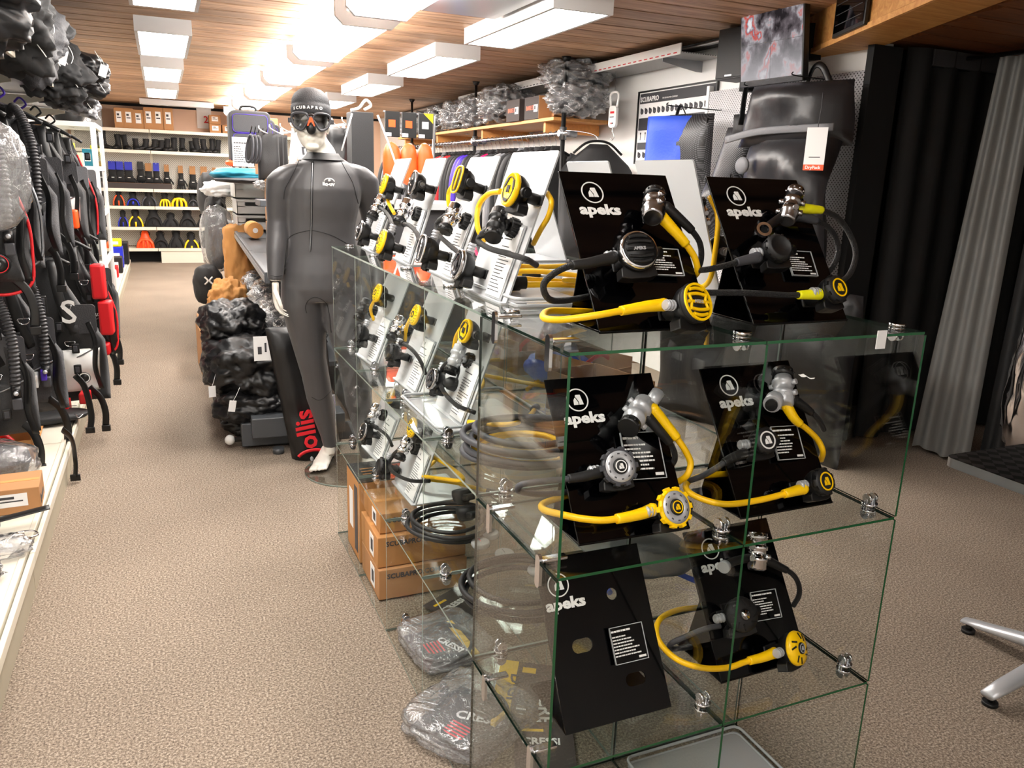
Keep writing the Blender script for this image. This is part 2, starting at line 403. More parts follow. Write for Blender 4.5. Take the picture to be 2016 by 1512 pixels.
def cloth(name, c, w, h, t, m, parent=None, ax=(1,0,0), upv=(0,0,1), seed=0, amp=.03, fr=6, outline=None, nx=14, ny=18, **kw):
    """a hanging padded sheet with thickness: outline(t) gives left/right limits at height t (0 bottom..1 top)"""
    ax = V(ax).normalized(); upv = V(upv).normalized(); nr = ax.cross(upv).normalized(); c = V(c)
    ol = outline or (lambda q: (-.5, .5)); vs = []; sd = V((seed*5.1, seed*2.3, 1.7*seed))
    for side in (1, -1):
        for j in range(ny+1):
            tt = j/ny; l, r = ol(tt)
            for i in range(nx+1):
                s = i/nx; x = (l+(r-l)*s)*w; z = (tt-.5)*h
                e = min(1, 4*min(s, 1-s)+.0)**.5*min(1, 6*min(tt, 1-tt)+.05)**.5
                n = noise.noise(V((x*fr, z*fr*.7, side*.3))+sd)+.5*noise.noise(V((x*fr*2.3, z*fr*1.6, 0))+sd)
                com = noise.noise(V((x*fr*.4, z*fr*.5, 9))+sd)*amp*1.5
                vs.append(c+ax*x+upv*z+nr*(side*(t/2*e+amp*n*e*.5)+com))
    fs = []; K = (nx+1)*(ny+1)
    for side in (0, 1):
        for j in range(ny):
            for i in range(nx):
                a = side*K+j*(nx+1)+i; q = (a, a+1, a+nx+2, a+nx+1); fs.append(q if side == 1 else q[::-1])
    bd = [i for i in range(nx+1)]+[j*(nx+1)+nx for j in range(1, ny+1)]+[ny*(nx+1)+i for i in range(nx-1, -1, -1)]+[j*(nx+1) for j in range(ny-1, 0, -1)]
    for k in range(len(bd)):
        a, b = bd[k], bd[(k+1) % len(bd)]; fs.append((a, b, K+b, K+a))
    mb = MB(); mb.faces(vs, fs, m, True)
    bmesh.ops.recalc_face_normals(mb.bm, faces=mb.bm.faces)
    return mb.build(name, parent, kw.get('label'), kw.get('cat'), kw.get('group'), kw.get('kind'))

# ================================================================== THE ROOM
CZ = 2.45; YF = 13.35; XL = -1.85; XR = 3.05
m = MB(); m.box((XL-.1,-2.5,-.05),(6.2,YF+.1,0),'carpet'); m.build('floor', kind='structure')
cl = MB(); cl.box((XL-.1,-2.5,CZ+.03),(6.2,YF+.1,CZ+.10),'walldark'); cl = cl.build('ceiling', kind='structure')
y = -2.4; k = 0
while y < YF:                                                   # tongue and groove boards across the room
    x1 = 3.02 if y > 2.75 else 6.1
    m = MB(); m.box((XL,y,CZ),(x1,min(y+.214,YF),CZ+.02),'plank',bev=.003 if y > 0 else 0); m.build('plank', cl)
    y += .2345; k += 1
m = MB(); m.box((XL-.1,-2.5,0),(XL,YF,CZ+.03),'wallwhite'); m.build('wall_left', kind='structure')
m = MB(); m.box((XL-.1,YF,0),(XR+.1,YF+.1,CZ+.03),'wallpeach'); m.build('wall_far', kind='structure')
m = MB(); m.box((XR,2.36,0),(XR+.1,YF,CZ+.03),'wallwhite')
m.box((XR+.1,2.9,0),(6.2,3.0,CZ+.03),'walldark')
wr = m.build('wall_right', kind='structure')
m = MB(); m.box((6.1,-2.5,0),(6.2,3.0,CZ+.03),'walldark'); m.build('wall_near_right', kind='structure')
m = MB(); m.box((XL-.1,-2.6,0),(6.2,-2.5,CZ+.03),'wallwhite'); m.build('wall_near', kind='structure')
# dark joint and cables where the ceiling meets the right wall
m = MB(); m.box((2.93,3.0,CZ-.03),(XR,12.5,CZ-.005),'black'); m.cyl((2.9,3.2,CZ-.035),(2.9,12,CZ-.035),.012,'steel'); m.build('trim_1', kind='structure')
m = MB(); m.box((XL,YF-.02,CZ-.04),(XR,YF,CZ),'walldark'); m.build('trim_2', kind='structure')
# ceiling panel light switched off, flat grey
t = thing('ceiling_light','flat square grey light panel on the plank ceiling, switched off','light',(.62,3.05,CZ))
m = MB(); m.box((.24,-1.0,-.05),(.70,.62,0),'acrylic_grey',bev=.004); m.build('housing', t)
# lamps: long white boxes with glowing undersides
def panel_lamp(x0, x1, y0, y1, label, z0=CZ-.10, on=True, group=None):
    t = thing('ceiling_light', label, 'light', ((x0+x1)/2,(y0+y1)/2,z0), group=group)
    w, l = (x1-x0)/2, (y1-y0)/2; m = MB()
    for a, b in (((-w,-l,0),(-w+.022,l,.1)),((w-.022,-l,0),(w,l,.1)),((-w+.022,-l,0),(w-.022,-l+.022,.1)),((-w+.022,l-.022,0),(w-.022,l,.1)),((-w+.022,-l+.022,.08),(w-.022,l-.022,.1))): m.box(a, b, 'lampbody')
    m.build('housing', t)
    m = MB(); m.box((-w+.022,-l+.022,.008),(w-.022,l-.022,.014),'lamp' if on else 'charcoal'); m.build('diffuser', t)
    return t
for i, (y0, y1, lab) in enumerate([(2.95,4.2,'long white box ceiling light over the aisle, cut by the top of the picture'),
        (5.12,6.37,'long white box ceiling light over the aisle, second from the top of the picture'),
        (7.2,8.42,'long white box ceiling light over the aisle, third from the top of the picture'),
        (9.35,10.6,'smallest, farthest white box ceiling light in the row over the aisle')]):
    panel_lamp(-.68,-.32,y0,y1,lab,group='white box lights in a row over the aisle')
for i, (y0, y1, lab) in enumerate([(2.95,4.32,'large white box ceiling light above the black display stands'),
        (4.95,6.35,'white box ceiling light right of the mannequin, second in its row'),
        (7.1,8.4,'white box ceiling light close above the mannequin and its cap'),
        (9.25,10.5,'farthest white box ceiling light, half hidden by the mannequin cap')]):
    panel_lamp(1.36,1.72,y0,y1,lab,group='white box lights right of the mannequin')
panel_lamp(-.68,-.32,.5,1.9,'long white box ceiling light out of the picture above the case front',group='white box lights beyond the top of the picture')
panel_lamp(-1.5,-1.14,.2,1.6,'added white box ceiling light, unseen, brightening the floor from above the left shelf front',group='white box lights beyond the top of the picture')  # added lamp, never seen, to brighten the left front floor
panel_lamp(-.68,-.32,-1.9,-.5,'long white box ceiling light out of the picture behind the viewer',group='white box lights beyond the top of the picture')
# shallow fixture across the aisle end
t = thing('ceiling_light','long slim grey fixture hung crosswise above the far shelf wall','light',(-.29,12.1,CZ-.08))
m = MB(); m.prism([(-.1,0),(.1,0),(.075,.07),(-.075,.07)],-.5,.5,'lampbody',frame((0,0,0),(1,0,0),(0,1,0))); m.build('housing', t)
m = MB(); m.box((-.48,-.07,-.006),(.48,.07,0),'acrylic_grey'); m.build('diffuser', t)
# unlit box fixture in the dark corner on the right
t = thing('ceiling_light','unlit grey box light under the dark wooden ceiling on the right','light',(3.75,2.42,2.155))
m = MB(); m.box((-.42,-.18,0),(.42,.18,.085),'charcoal',bev=.004); m.build('housing', t)
m = MB(); m.box((-.4,-.16,-.006),(.4,.16,0),'black'); m.build('diffuser', t)
# suspended fluorescent troughs
def trough(y0, y1, label):
    t = thing('tube_light', label, 'light', (.56,(y0+y1)/2,2.3), group='bright tube lights hung in the middle of the ceiling')
    l = (y1-y0)/2; w = .175
    prof = [(-w,.035),(-w+.04,0),(w-.04,0),(w,.035),(w,.075),(w-.03,.1),(-w+.03,.1),(-w,.075)]
    m = MB(); m.prism(prof,-l+.03,l-.03,'tube',basis((0,0,0),(1,0,0),(0,0,1),(0,-1,0))); m.build('diffuser', t)
    cap = [(-w-.012,.03),(-w+.035,-.014),(w-.035,-.014),(w+.012,.03),(w+.012,.125),(w-.055,.125),(w-.055,.06),(.05,.06),(.05,.125),(-.05,.125),(-.05,.06),(-w+.055,.06),(-w+.055,.125),(-w-.012,.125)]
    for s in (-1, 1):
        m = MB(); m.prism(cap[::-1],-.016,.016,'capgrey',basis((0,s*l,0),(1,0,0),(0,0,1),(0,-1,0))); m.build('end_cap', t)
    m = MB(); m.box((-.05,-l,.105),(.05,l,.125),'lampbody')
    for s in (-.6, .6): m.cyl((0,l*s,.12),(0,l*s,.152),.006,'steel',n=6)
    m.build('mounting_rail', t)
for y0, y1, lab in [(1.92,3.42,'added tube light, unseen just out of the picture, brightening the near ceiling and mannequin'),(3.72,5.3,'nearest and largest tube light hung above and beyond the grey cap'),(5.6,7.15,'second tube light hung from the planks behind the nearest one'),  # first trough is added out of view to lift ceiling and floor light
        (7.42,8.95,'third tube light in the middle row, smaller and glowing'),(9.2,10.7,'fourth tube light in the middle row, above the dark suitcase'),(10.95,12.4,'farthest tube light, nearly touching the far wall top')]:
    trough(y0, y1, lab)

# timber beam on the right with the ceiling beyond it
BP, BP1 = V((2.943,2.777,2.235)), V((2.36,1.445,2.235)); BD = (BP1-BP).normalized(); Q0 = BP-BD*.35; Q1 = BP1+BD*1.6
B0 = V((3.028,2.309,2.235)); BN = V((-BD.y, BD.x, 0));
if BN.dot(B0-BP) < 0: BN = -BN
th = abs(BN.dot(B0-BP))
m = MB(); mm = basis(Q0, BD, BN, V((0,0,1)) if BD.cross(BN).z > 0 else V((0,0,-1)))
L_ = (Q1-Q0).length; sg = 1 if BD.cross(BN).z > 0 else -1
m.box((0,0,0),(L_,th,sg*.235),'beamwood',mm,bev=.004)
bmo = m.build('trim_3', kind='structure')
m = MB(); m.box((0,-.012,sg*.0),(L_,0,sg*.03),'beamwood',mm,bev=.003); m.build('edge_strip', bmo)
lc = MB(); lc.box((3.16,-2.4,2.42),(6.1,2.88,2.44),'walldark'); lc = lc.build('ceiling_lower', kind='structure')
for i in range(12):
    yy = 2.86-.2*i
    m = MB(); m.box((3.1-.0 if yy > 2.3 else 3.1-(2.35-yy)*.42,yy-.19,2.26),(6.0,yy,2.28),'darkplank'); m.build('plank', lc)

# ================================================================== GLASS DISPLAY CASE
c4 = .4; g = .0055
case = thing('glass_display_case','tall case of clear glass cubes joined by chrome clips, full of diving regulators','display case',(0,0,0))
def pane(a, b, ax):
    """one sheet: faces clear, rim light and shade put into the edge colours by side"""
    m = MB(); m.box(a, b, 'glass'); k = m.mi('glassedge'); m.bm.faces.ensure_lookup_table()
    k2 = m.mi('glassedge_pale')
    k3 = m.mi('glassedge_shaded')
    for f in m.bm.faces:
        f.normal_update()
        if abs(f.normal[ax]) < .5: f.material_index = k2 if a[1] > .3 else (k if f.normal.y < -.5 else k3)  # side edges take the darker copy: their shade is painted in
    m.build('pane', case)
for k in range(3):
    z0 = k*c4; z1 = (k+1)*c4-g-.001
    for i in range(3):                                          # side sheets of the two front columns
        pane((i*c4-(g/2),.0,z0+.002),(i*c4+(g/2),.395,z1),0)
    for j in range(1,6):                                        # cross sheets along the aisle
        pane((.004,j*c4-g/2,z0+.002),(.398,j*c4+g/2,z1),1)
    pane((c4-g/2,.405,z0+.002),(c4+g/2,1.995,z1),0)
    for j in (1,3,5): pane((.406,j*c4-g/2,z0+.002),(.796,j*c4+g/2,z1),1)
for k in range(4):
    z = k*c4-g if k else .001
    for j in range(5):
        for i in range(2):
            sh = .0
            pane((i*c4+.001,j*c4+.002+sh,z),(i*c4+.399,j*c4+.398+sh,z+g),2)
def clip(x, y, z, ax):
    """cheek discs and a bar pinching two sheets"""
    m = MB(); top = z > 1.1
    for s in (-1, 1):
        d = V((s*.006,0,0)) if ax == 0 else V((0,s*.006,0))
        for h in ((-.020,) if top else (-.020,.016)):
            c = V((x,y,z+h)); m.cyl(c+d, c+d*1.9, .0115, 'chrome', n=12)
        m.box(V((x-.004,y-.004,z-.020))+d*1.3, V((x+.004,y+.004,z+(.002 if top else .016)))+d*1.3, 'chrome', bev=.002)
    m.cyl((x,y,z-.014),(x,y,z-.008),.017,'chrome',n=14)
    m.cyl((x,y,z+.0005),(x,y,z+.006),.017,'chrome',n=14)
    m.build('clip', case)
for k in (1, 2, 3):
    z = k*c4
    for i in (1, 2): clip(i*c4, .07, z, 0); clip(i*c4, .33, z, 0)
    for j in range(1, 6): clip(.07, j*c4, z, 1)
for j in range(1, 6): clip(.07, j*c4, .022, 1)
for z in (.4, .8, 1.2):
    for y in (.06, .30):                                        # long pill shaped plates on the aisle side sheet
        m = MB(); pl = rrect(-.009,-.032,.009,.032,.009)
        m.prism(pl,-.003,.003,'chrome',basis((-.009,y,z-.012),(0,1,0),(0,0,1),(1,0,0))); m.box((-.006,y-.009,z+.006),(.045,y+.009,z+.012),'chrome',bev=.002); m.build('clip', case)

# ================================================================== DISPLAY STANDS AND REGULATORS
STAND = {'A': (0.259, 0.141, 0, 0.25, 0.35, 35, 1.2), 'B': (0.615, 0.145, 0, 0.25, 0.352, 35, 1.2), 'C': (0.22, 0.1, -1, 0.25, 0.336, 34, 0.8), 'D': (0.602, 0.103, 1, 0.255, 0.338, 33, 0.8), 'E': (0.205, 0.085, 0, 0.25, 0.345, 31, 0.4), 'F': (0.607, 0.114, 1, 0.25, 0.338, 33, 0.4), 'G': (0.096, 0.624, -91, 0.265, 0.351, 19, 1.2), 'H': (0.125, 1.03, -93, 0.26, 0.348, 20, 1.2), 'I': (0.116, 1.401, -93, 0.25, 0.343, 18, 1.2), 'J': (0.101, 1.8, -94, 0.26, 0.354, 21, 1.2), 'K': (0.135, 0.98, -88, 0.24, 0.33, 20, 0.8), 'L': (0.11, 1.34, -88, 0.24, 0.33, 22, 0.8), 'N': (0.075, 1.749, -86, 0.24, 0.33, 22, 0.8), 'O': (0.12, 1.4, -88, 0.24, 0.33, 20, 0.4), 'Q': (0.11, 1.82, -86, 0.24, 0.25, 22, 0.4)}
class Plane:
    """local frame of a leaning display panel: e along the width, up the slope, n outwards"""
    def __init__(s, k):
        cx, cy, yaw, w, h, lean, z = STAND[k]; t, l = math.radians(yaw), math.radians(lean)
        s.c = V((cx,cy,z)); s.e = V((math.cos(t),math.sin(t),0)); b = V((-math.sin(t),math.cos(t),0))
        s.up = b*math.sin(l)+V((0,0,math.cos(l))); s.n = s.e.cross(s.up); s.w, s.h, s.back = w, h, b; s.t = t
    def p(s, u, v, n=0): return s.c+s.e*u+s.up*v+s.n*n
    def m(s, u, v, n=0): return basis(s.p(u,v,n), s.e, s.up, s.n)
def apeks_mark(parent, mt, r, m='print', ringw=.1, d=.0008):
    b = MB(); b.ring(r*(1-ringw), r, 0, d, m, mt, 36)
    b.prism([(x*r,y*r) for x, y in ((-.38,-.42),(.02,-.42),(.02,-.2),(-.2,.22),(-.36,.0))],0,d,m,mt)
    b.prism([(x*r,y*r) for x, y in ((.10,-.42),(.50,-.42),(.30,.44),(-.10,.44),(-.16,.32),(.10,-.14))],0,d,m,mt)
    return b.build('emblem', parent)
def small_lines(parent, mt, w, h, n, m='print', seed=0, title=True, price=True, fine=1.0):
    """rows of small print on a card"""
    rnd = random.Random(seed); b = MB(); y = h*.9
    for i in range(n):
        l = w*rnd.uniform(.4,.85); x = .04*w; hh = (h*.035 if i else h*.05)*fine
        if i == 1: y -= h*.07
        while x < l:
            q = w*rnd.uniform(.04,.13); b.box((x,y-hh,0),(min(x+q,l),y,.0004),m,mt); x += q+w*.015
        y -= h*.085*(.62 if fine < 1 else 1)
    if price: b.box((w*.72,h*.07,0),(w*.94,h*.13,.0004),m,mt)
    return b.build('print', parent)
def black_stand(k, label, card=None, holes=True):
    P = Plane(k); t = thing('display_stand', label, 'display stand', P.c, group='black acrylic display stands')
    inv = Matrix.Translation(-P.c); mt = inv @ P.m(0,0,0); w = P.w/2; m = MB()
    m.box((-w,0,-.004),(w,P.h,0),'acrylic_black',mt,bev=.0012); m.build('panel', t)
    m = MB(); bk = P.back; mb = basis((0,0,0), P.e, bk, V((0,0,1)))
    m.box((-w,.0,0),(w,.17,.004),'acrylic_black',mb,bev=.001); m.build('base', t)
    m = MB(); top = P.p(0,P.h*.62,-.004)-P.c; bot = V(bk)*.165
    m.box((-w*.8,0,-.003),(w*.8,(top-bot).length,0),'acrylic_black',basis(bot, P.e, (top-bot).normalized(), P.e.cross((top-bot).normalized())),bev=.001); m.build('back_strut', t)
    apeks_mark(t, mt @ Matrix.Translation((-.062,P.h-.048,.0004)), .0245)
    text('apeks', .0315, 'print', mt @ Matrix.Translation((-.100,P.h-.097,.0004)), t, bold=.0012, sx=1.28, name='lettering')
    if card:
        u, v, cw, ch = card; cm = mt @ Matrix.Translation((u,v,.012)) @ Matrix.Rotation(math.radians(-3),4,'Z')
        m = MB(); m.box((0,0,0),(cw,ch,.002),'acrylic_black',cm)
        for a, b in (((0,0,-.001),(cw,.0015,.0035)),((0,ch-.0015,-.001),(cw,ch,.0035)),((0,0,-.001),(.0015,ch,.0035)),((cw-.0015,0,-.001),(cw,ch,.0035))): m.box(a,b,'acrylic_grey',cm)
        pc = m.build('price_card', t); small_lines(pc, cm @ Matrix.Translation((0,0,.0024)), cw, ch, 8, seed=ord(k))
    return P, t
def white_stand(k, label, sheet=True, logo=None, tint='acrylic_white', m_group='white acrylic display stands', lean_back=True):
    P = Plane(k); t = thing('display_stand', label, 'display stand', P.c, group=m_group)
    mt = Matrix.Translation(-P.c) @ P.m(0,0,0); w = P.w/2; m = MB()
    m.prism(rrect(-w,0,w,P.h,.008),-.004,0,tint,mt,'acrylic_grey'); m.build('panel', t)
    m = MB(); mb = basis((0,0,0), P.e, P.back, V((0,0,1)))
    m.prism(rrect(-w,-.012,w,.2,.01),0,.004,tint,mb,'acrylic_grey'); m.build('base', t)
    if sheet:
        m = MB(); cm = mt @ Matrix.Translation((.015,.008,.006)); m.box((0,0,0),(.088,.165,.0012),'paper',cm)
        m.box((-.003,-.004,-.003),(.093,.17,-.001),'acrylic_grey',cm); s = m.build('price_sheet', t)
        small_lines(s, cm @ Matrix.Translation((0,0,.0013)), .088, .15, 15, 'ink', seed=ord(k), price=False, fine=.4)
        if logo: text(logo, .012, 'ink', cm @ Matrix.Translation((.02,.145,.0014)), s, name='lettering')
    return P, t

# ---- regulator pieces; every builder takes a frame whose z is the way the piece faces
def second_stage(reg, mt, style, r=.034, hose=(-1,0), knob=True, tee='black', mouth='rubber', name='second_stage'):
    b = MB(); body = 'black'
    b.lathe([(r*.45,-.034),(r*.72,-.03),(r*.95,-.016),(r*1.0,-.004),(r*.96,0)],body,mt,28)
    # exhaust tee below
    hx, hy = hose; up = V((-hy, hx, 0)) if abs(hy) > .5 else V((0,1,0))
    tm = mt
    b.prism([(-r*.95,-r*.75),(-r*.35,-r*.3),(r*.35,-r*.3),(r*.95,-r*.75),(r*1.0,-r*1.22),(r*.5,-r*1.32),(-r*.5,-r*1.32),(-r*1.0,-r*1.22)],-.036,-.010,body,tm)
    s = b.build(name, reg, bevel=.002)
    b = MB(); b.lathe([(.010,-.062),(.013,-.060),(.0125,-.045),(.014,-.03)],mouth,mt @ Matrix.Translation((0,-r*.08,0)),16,scale=(1.7,1)); b.box((-.026,-.014,-.068),(.026,.010,-.062),mouth,mt,bev=.003); b.build('mouthpiece', s)
    b = MB(); d = V((hx,hy,0)); o = V((0,0,-.017)); c0 = mt @ (o+d*r*.8); c1 = mt @ (o+d*(r+.022))
    b.cyl(c0, c1, .0085, 'satin', n=14)
    for q in (.3,.55,.8): b.cyl(c0.lerp(c1,q), c0.lerp(c1,q+.09), .0105, 'satin', n=14)
    b.build('inlet_fitting', s)
    if knob:
        b = MB(); c0 = mt @ (o-d*r*.7+V((0,0,.003))); c1 = mt @ (o-d*(r+.016)+V((0,0,.003))); b.cyl(c0, c1, .0115, 'black', n=16); b.cyl(c1, c1+(c1-c0)*.1, .007, 'chrome' if style in ('ring_chrome','mk_chrome','chromering') else 'black', n=12); b.build('adjusting_knob', s)
    T = Matrix.Translation
    if style in ('dots','dots_orange'):
        b = MB(); b.lathe([(r*.99,-.003),(r*1.03,0),(r*1.0,.006),(r*.8,.009),(r*.4,.0105),(.0001,.011)],'yellow',mt,30); s2 = b.build('front_cover', s)
        b = MB()
        for rr, n in ((r*.82,18),(r*.62,12)):
            for i in range(n):
                a = 2*math.pi*i/n; q = mt @ T((rr*math.cos(a),rr*math.sin(a),.0088 if rr > r*.7 else .0102)) @ Matrix.Rotation(a,4,'Z'); b.box((-.0028,-.0009,-.001),(.0028,.0009,.0006),'ink',q)
        b.ring(r*.2,r*.34,.0108,.0118,'ink',mt,20); b.build('vent_slots', s2)
    elif style == 'ribs_black' or style == 'ribs_yellow':
        yl = style == 'ribs_yellow'
        b = MB(); b.lathe([(r*1.0,-.002),(r*1.04,.002),(r*.98,.009),(r*.9,.010)],'chrome' if not yl else 'rubber',mt,34,cap=False); b.lathe([(r*.92,.002),(r*.9,.009),(.0001,.011)],'rubber',mt,34); s2 = b.build('front_cover', s)
        b = MB()
        for i, yy in enumerate((-.62,-.34,0,.34,.62)):
            hw = math.sqrt(max(.05,.72-yy*yy))*r*.86; pts = [mt @ V((-hw+2*hw*q,(yy+.07*math.sin(q*math.pi)*(1 if yy > 0 else -1 if yy < 0 else 0))*r,.0115)) for q in (0,.2,.4,.6,.8,1)]
            b.tube(pts,.0034 if yl else .0034,'yellow' if yl else 'rubber',n=6)
        if yl:
            for sx in (-1,1): b.tube([mt @ V((sx*r*.62,-.34*r,.0115)), mt @ V((sx*r*.52,0,.0115)), mt @ V((sx*r*.62,.34*r,.0115))],.003,'yellow',n=6)
            b.ring(r*.86,r*.98,.009,.0125,'yellow',mt,34)
        b.build('grip_ribs', s2)
        text('APEKS', .0085, 'satin', mt @ T((-.014,-.003,.0145)), s2, bold=.0003)
    elif style == 'plain':
        b = MB(); b.lathe([(r*1.0,-.002),(r*1.0,.004),(r*.8,.012),(r*.72,.013),(r*.7,.0105),(.0001,.011)],'rubber',mt,30)
        for i in range(12):
            a = 2*math.pi*i/12; b.box((-.003,-.002,0),(.003,.002,.006),'black',mt @ T((r*.97*math.cos(a),r*.97*math.sin(a),.0)) @ Matrix.Rotation(a,4,'Z'))
        b.build('front_cover', s)
    elif style in ('badge_yellow','badge_white','badge_black'):
        lc = {'badge_yellow':'yellow','badge_white':'print','badge_black':'print'}[style]
        b = MB(); b.lathe([(r*1.0,-.002),(r*1.0,.006),(r*.86,.012),(.0001,.013)],'rubber',mt,30)
        for i in range(8):
            a = 2*math.pi*(i+.5)/8; b.box((-.003,-.004,0),(.003,.004,.009),'black',mt @ T((r*.95*math.cos(a),r*.95*math.sin(a),.0)) @ Matrix.Rotation(a,4,'Z'))
        s2 = b.build('front_cover', s); apeks_mark(s2, mt @ T((0,0,.0128)), r*.68, lc, .16)
    elif style in ('disc_silver','disc_yellow'):
        oc, ic = ('white','satin') if style == 'disc_silver' else ('yellow','satin'); n = 10
        b = MB(); b.lathe([(r*1.0,-.004),(r*1.08,.001),(r*1.05,.007),(r*.93,.008),(r*.92,.006)],'hosegrey' if style == 'disc_silver' else 'yellow',mt,40)
        b.lathe([(r*.93,.004),(r*.92,.0085),(r*.5,.0105),(r*.48,.0085),(.0001,.0085)],ic,mt,40)
        for i in range(n):
            a = 2*math.pi*i/n; b.box((-.0025,-.005,-.004),(.0035,.005,.0075),oc if style == 'disc_yellow' else 'hosegrey',mt @ T((r*1.06*math.cos(a),r*1.06*math.sin(a),0)) @ Matrix.Rotation(a,4,'Z'))
        s2 = b.build('front_cover', s)
        b = MB()
        for i in range(n):
            a = 2*math.pi*(i+.5)/n; b.box((-.0012,-.0025,0),(.0012,.0025,.0006),'ink',mt @ T((r*.74*math.cos(a),r*.74*math.sin(a),.0092)) @ Matrix.Rotation(a,4,'Z'))
        b.build('vent_slots', s2)
        b = MB(); b.lathe([(r*.46,.009),(r*.44,.0115),(.0001,.012)],'rubber',mt,28); b.build('center_button', s2)
        apeks_mark(s2, mt @ T((0,0,.0122)), r*.36, 'print' if style == 'disc_silver' else 'yellow', .16)
    elif style in ('slots_yellow','slots_black'):
        col = 'yellow' if style == 'slots_yellow' else 'rubber'
        b = MB(); b.lathe([(r*1.0,-.004),(r*1.06,0),(r*1.0,.008),(r*.6,.013),(.0001,.014)],col,mt,36); s2 = b.build('front_cover', s)
        b = MB()
        for i in range(12):
            a = 2*math.pi*i/12+.3
            if i % 3 == 0: continue
            b.box((-.0075,-.0018,-.004),(.0075,.0018,.0026),'black',mt @ T((r*.72*math.cos(a),r*.72*math.sin(a),.0098)) @ Matrix.Rotation(a+.5,4,'Z') @ Matrix.Rotation(.3,4,'Y'))
        b.build('vent_slots', s2)
        b = MB(); b.lathe([(r*.36,.012),(r*.34,.016),(.0001,.0165)],'black',mt,24)
        if style == 'slots_black': b.lathe([(r*.28,.0166),(.0001,.0175)],'chrome',mt,20)
        b.build('center_button', s2)
        if col == 'yellow': apeks_mark(s2, mt @ T((0,0,.0166)), r*.28, 'acrylic_grey', .16)
    elif style == 'chromering':
        b = MB(); b.tube([mt @ V((r*1.0*math.cos(a),r*1.0*math.sin(a),.004)) for a in [2*math.pi*i/16 for i in range(16)]],.0045,'pearl',n=8,closed=True,res=2)
        b.lathe([(r*.94,0),(r*.85,.007),(.0001,.009)],'rubber',mt,26)
        b.tube([mt @ V((-.6*r,.3*r,.011)), mt @ V((0,.1*r,.013)), mt @ V((.6*r,.3*r,.011))],.003,'pearl',n=6); b.tube([mt @ V((-.6*r,-.3*r,.011)), mt @ V((0,-.1*r,.013)), mt @ V((.6*r,-.3*r,.011))],.003,'pearl',n=6)
        b.build('front_cover', s)
    elif style in ('m_yellow','m_chrome'):
        c1, c2 = ('yellow','yellow') if style == 'm_yellow' else ('pearl','pearl')
        b = MB(); b.lathe([(r*1.0,-.004),(r*1.05,.001),(r*1.0,.008),(r*.92,.009),(r*.9,.006),(.0001,.008)],c1,mt,34); s2 = b.build('front_cover', s)
        b = MB(); b.ring(r*.70,r*.74,.0075,.0095,'ink',mt,30)
        for i in range(3):
            a = 2*math.pi*i/3+.4; b.box((-.010,-.0035,-.001),(.010,.0035,.0015),'ink',mt @ T((r*.66*math.cos(a),r*.66*math.sin(a),.0078)) @ Matrix.Rotation(a+1.57,4,'Z'))
        b.build('vent_slots', s2)
        text('M', .020, 'ink', mt @ T((-.009,-.0065,.0092)), s2, bold=.0012)
    elif style == 'box_yellow' or style == 'box_black':
        b = MB(); b.prism([(x*r,y*r) for x, y in ((-.95,-.6),(-.5,-1),(.5,-1),(.95,-.6),(.95,.6),(.5,1),(-.5,1),(-.95,.6))],-.006,.010,'black',mt)
        s2 = b.build('front_cover', s, bevel=.002); b = MB(); q = [mt @ V((x*r,y*r,.0105)) for x, y in ((-.95,-.6),(-.5,-1),(.5,-1),(.95,-.6),(.95,.6),(.5,1),(-.5,1),(-.95,.6))]
        b.tube(q,.0028,'yellow' if style == 'box_yellow' else 'chrome',n=6,closed=True,res=2); b.tube([mt @ V((0,-.8*r,.0115)), mt @ V((0,.8*r,.0115))],.003,'yellow' if style == 'box_yellow' else 'chrome',n=6)
        b.build('cover_trim', s2)
    return s
def first_stage(reg, p, axis, side, m='chrome', L=.07, r=.019, cap='black', wheel=None, name='first_stage'):
    """body cylinder along axis, turret and ports, hand wheel facing side"""
    p, a, sd = V(p), V(axis).normalized(), V(side).normalized(); b = MB(); mt = frame(p-a*L/2, a)
    b.lathe([(r*.8,0),(r,.004),(r,L*.28),(r*1.12,L*.3),(r*1.12,L*.42),(r*.92,L*.44),(r*.92,L*.66),(r*1.1,L*.68),(r*1.1,L*.8),(r*.9,L*.83),(r*.84,L)],m,mt,20)
    o = a.cross(sd).normalized()
    for q, w in ((.35,o),(.35,-o),(.72,o),(.72,-o),(.5,sd+o*.6)):
        c = p-a*L/2+a*L*q; w = w.normalized(); b.cyl(c+w*r*.8, c+w*(r+.009), .0062, m, n=8)
    s = b.build(name, reg)
    b = MB(); c = p+a*L/2; b.cyl(c-a*.002, c+a*.016, r*1.02, cap, n=18)
    for i in range(10):
        t = 2*math.pi*i/10; q = frame(c, a) @ V((r*1.03*math.cos(t), r*1.03*math.sin(t), .008)); b.ball(q, .0026, cap, 6, 4)
    b.build('end_cap', s)
    if wheel:
        b = MB(); c = p+sd*(r*.9); b.cyl(c, c+sd*.012, r*.6, m, n=14); b.cyl(c+sd*.012, c+sd*.034, r*1.05, 'rubber', n=20)
        for i in range(12):
            t = 2*math.pi*i/12; fm = frame(c+sd*.014, sd); b.cyl(fm @ V((r*1.06*math.cos(t), r*1.06*math.sin(t), 0)), fm @ V((r*1.06*math.cos(t), r*1.06*math.sin(t), .018)), .0028, 'rubber', n=6)
        b.build('hand_wheel', s)
    return s
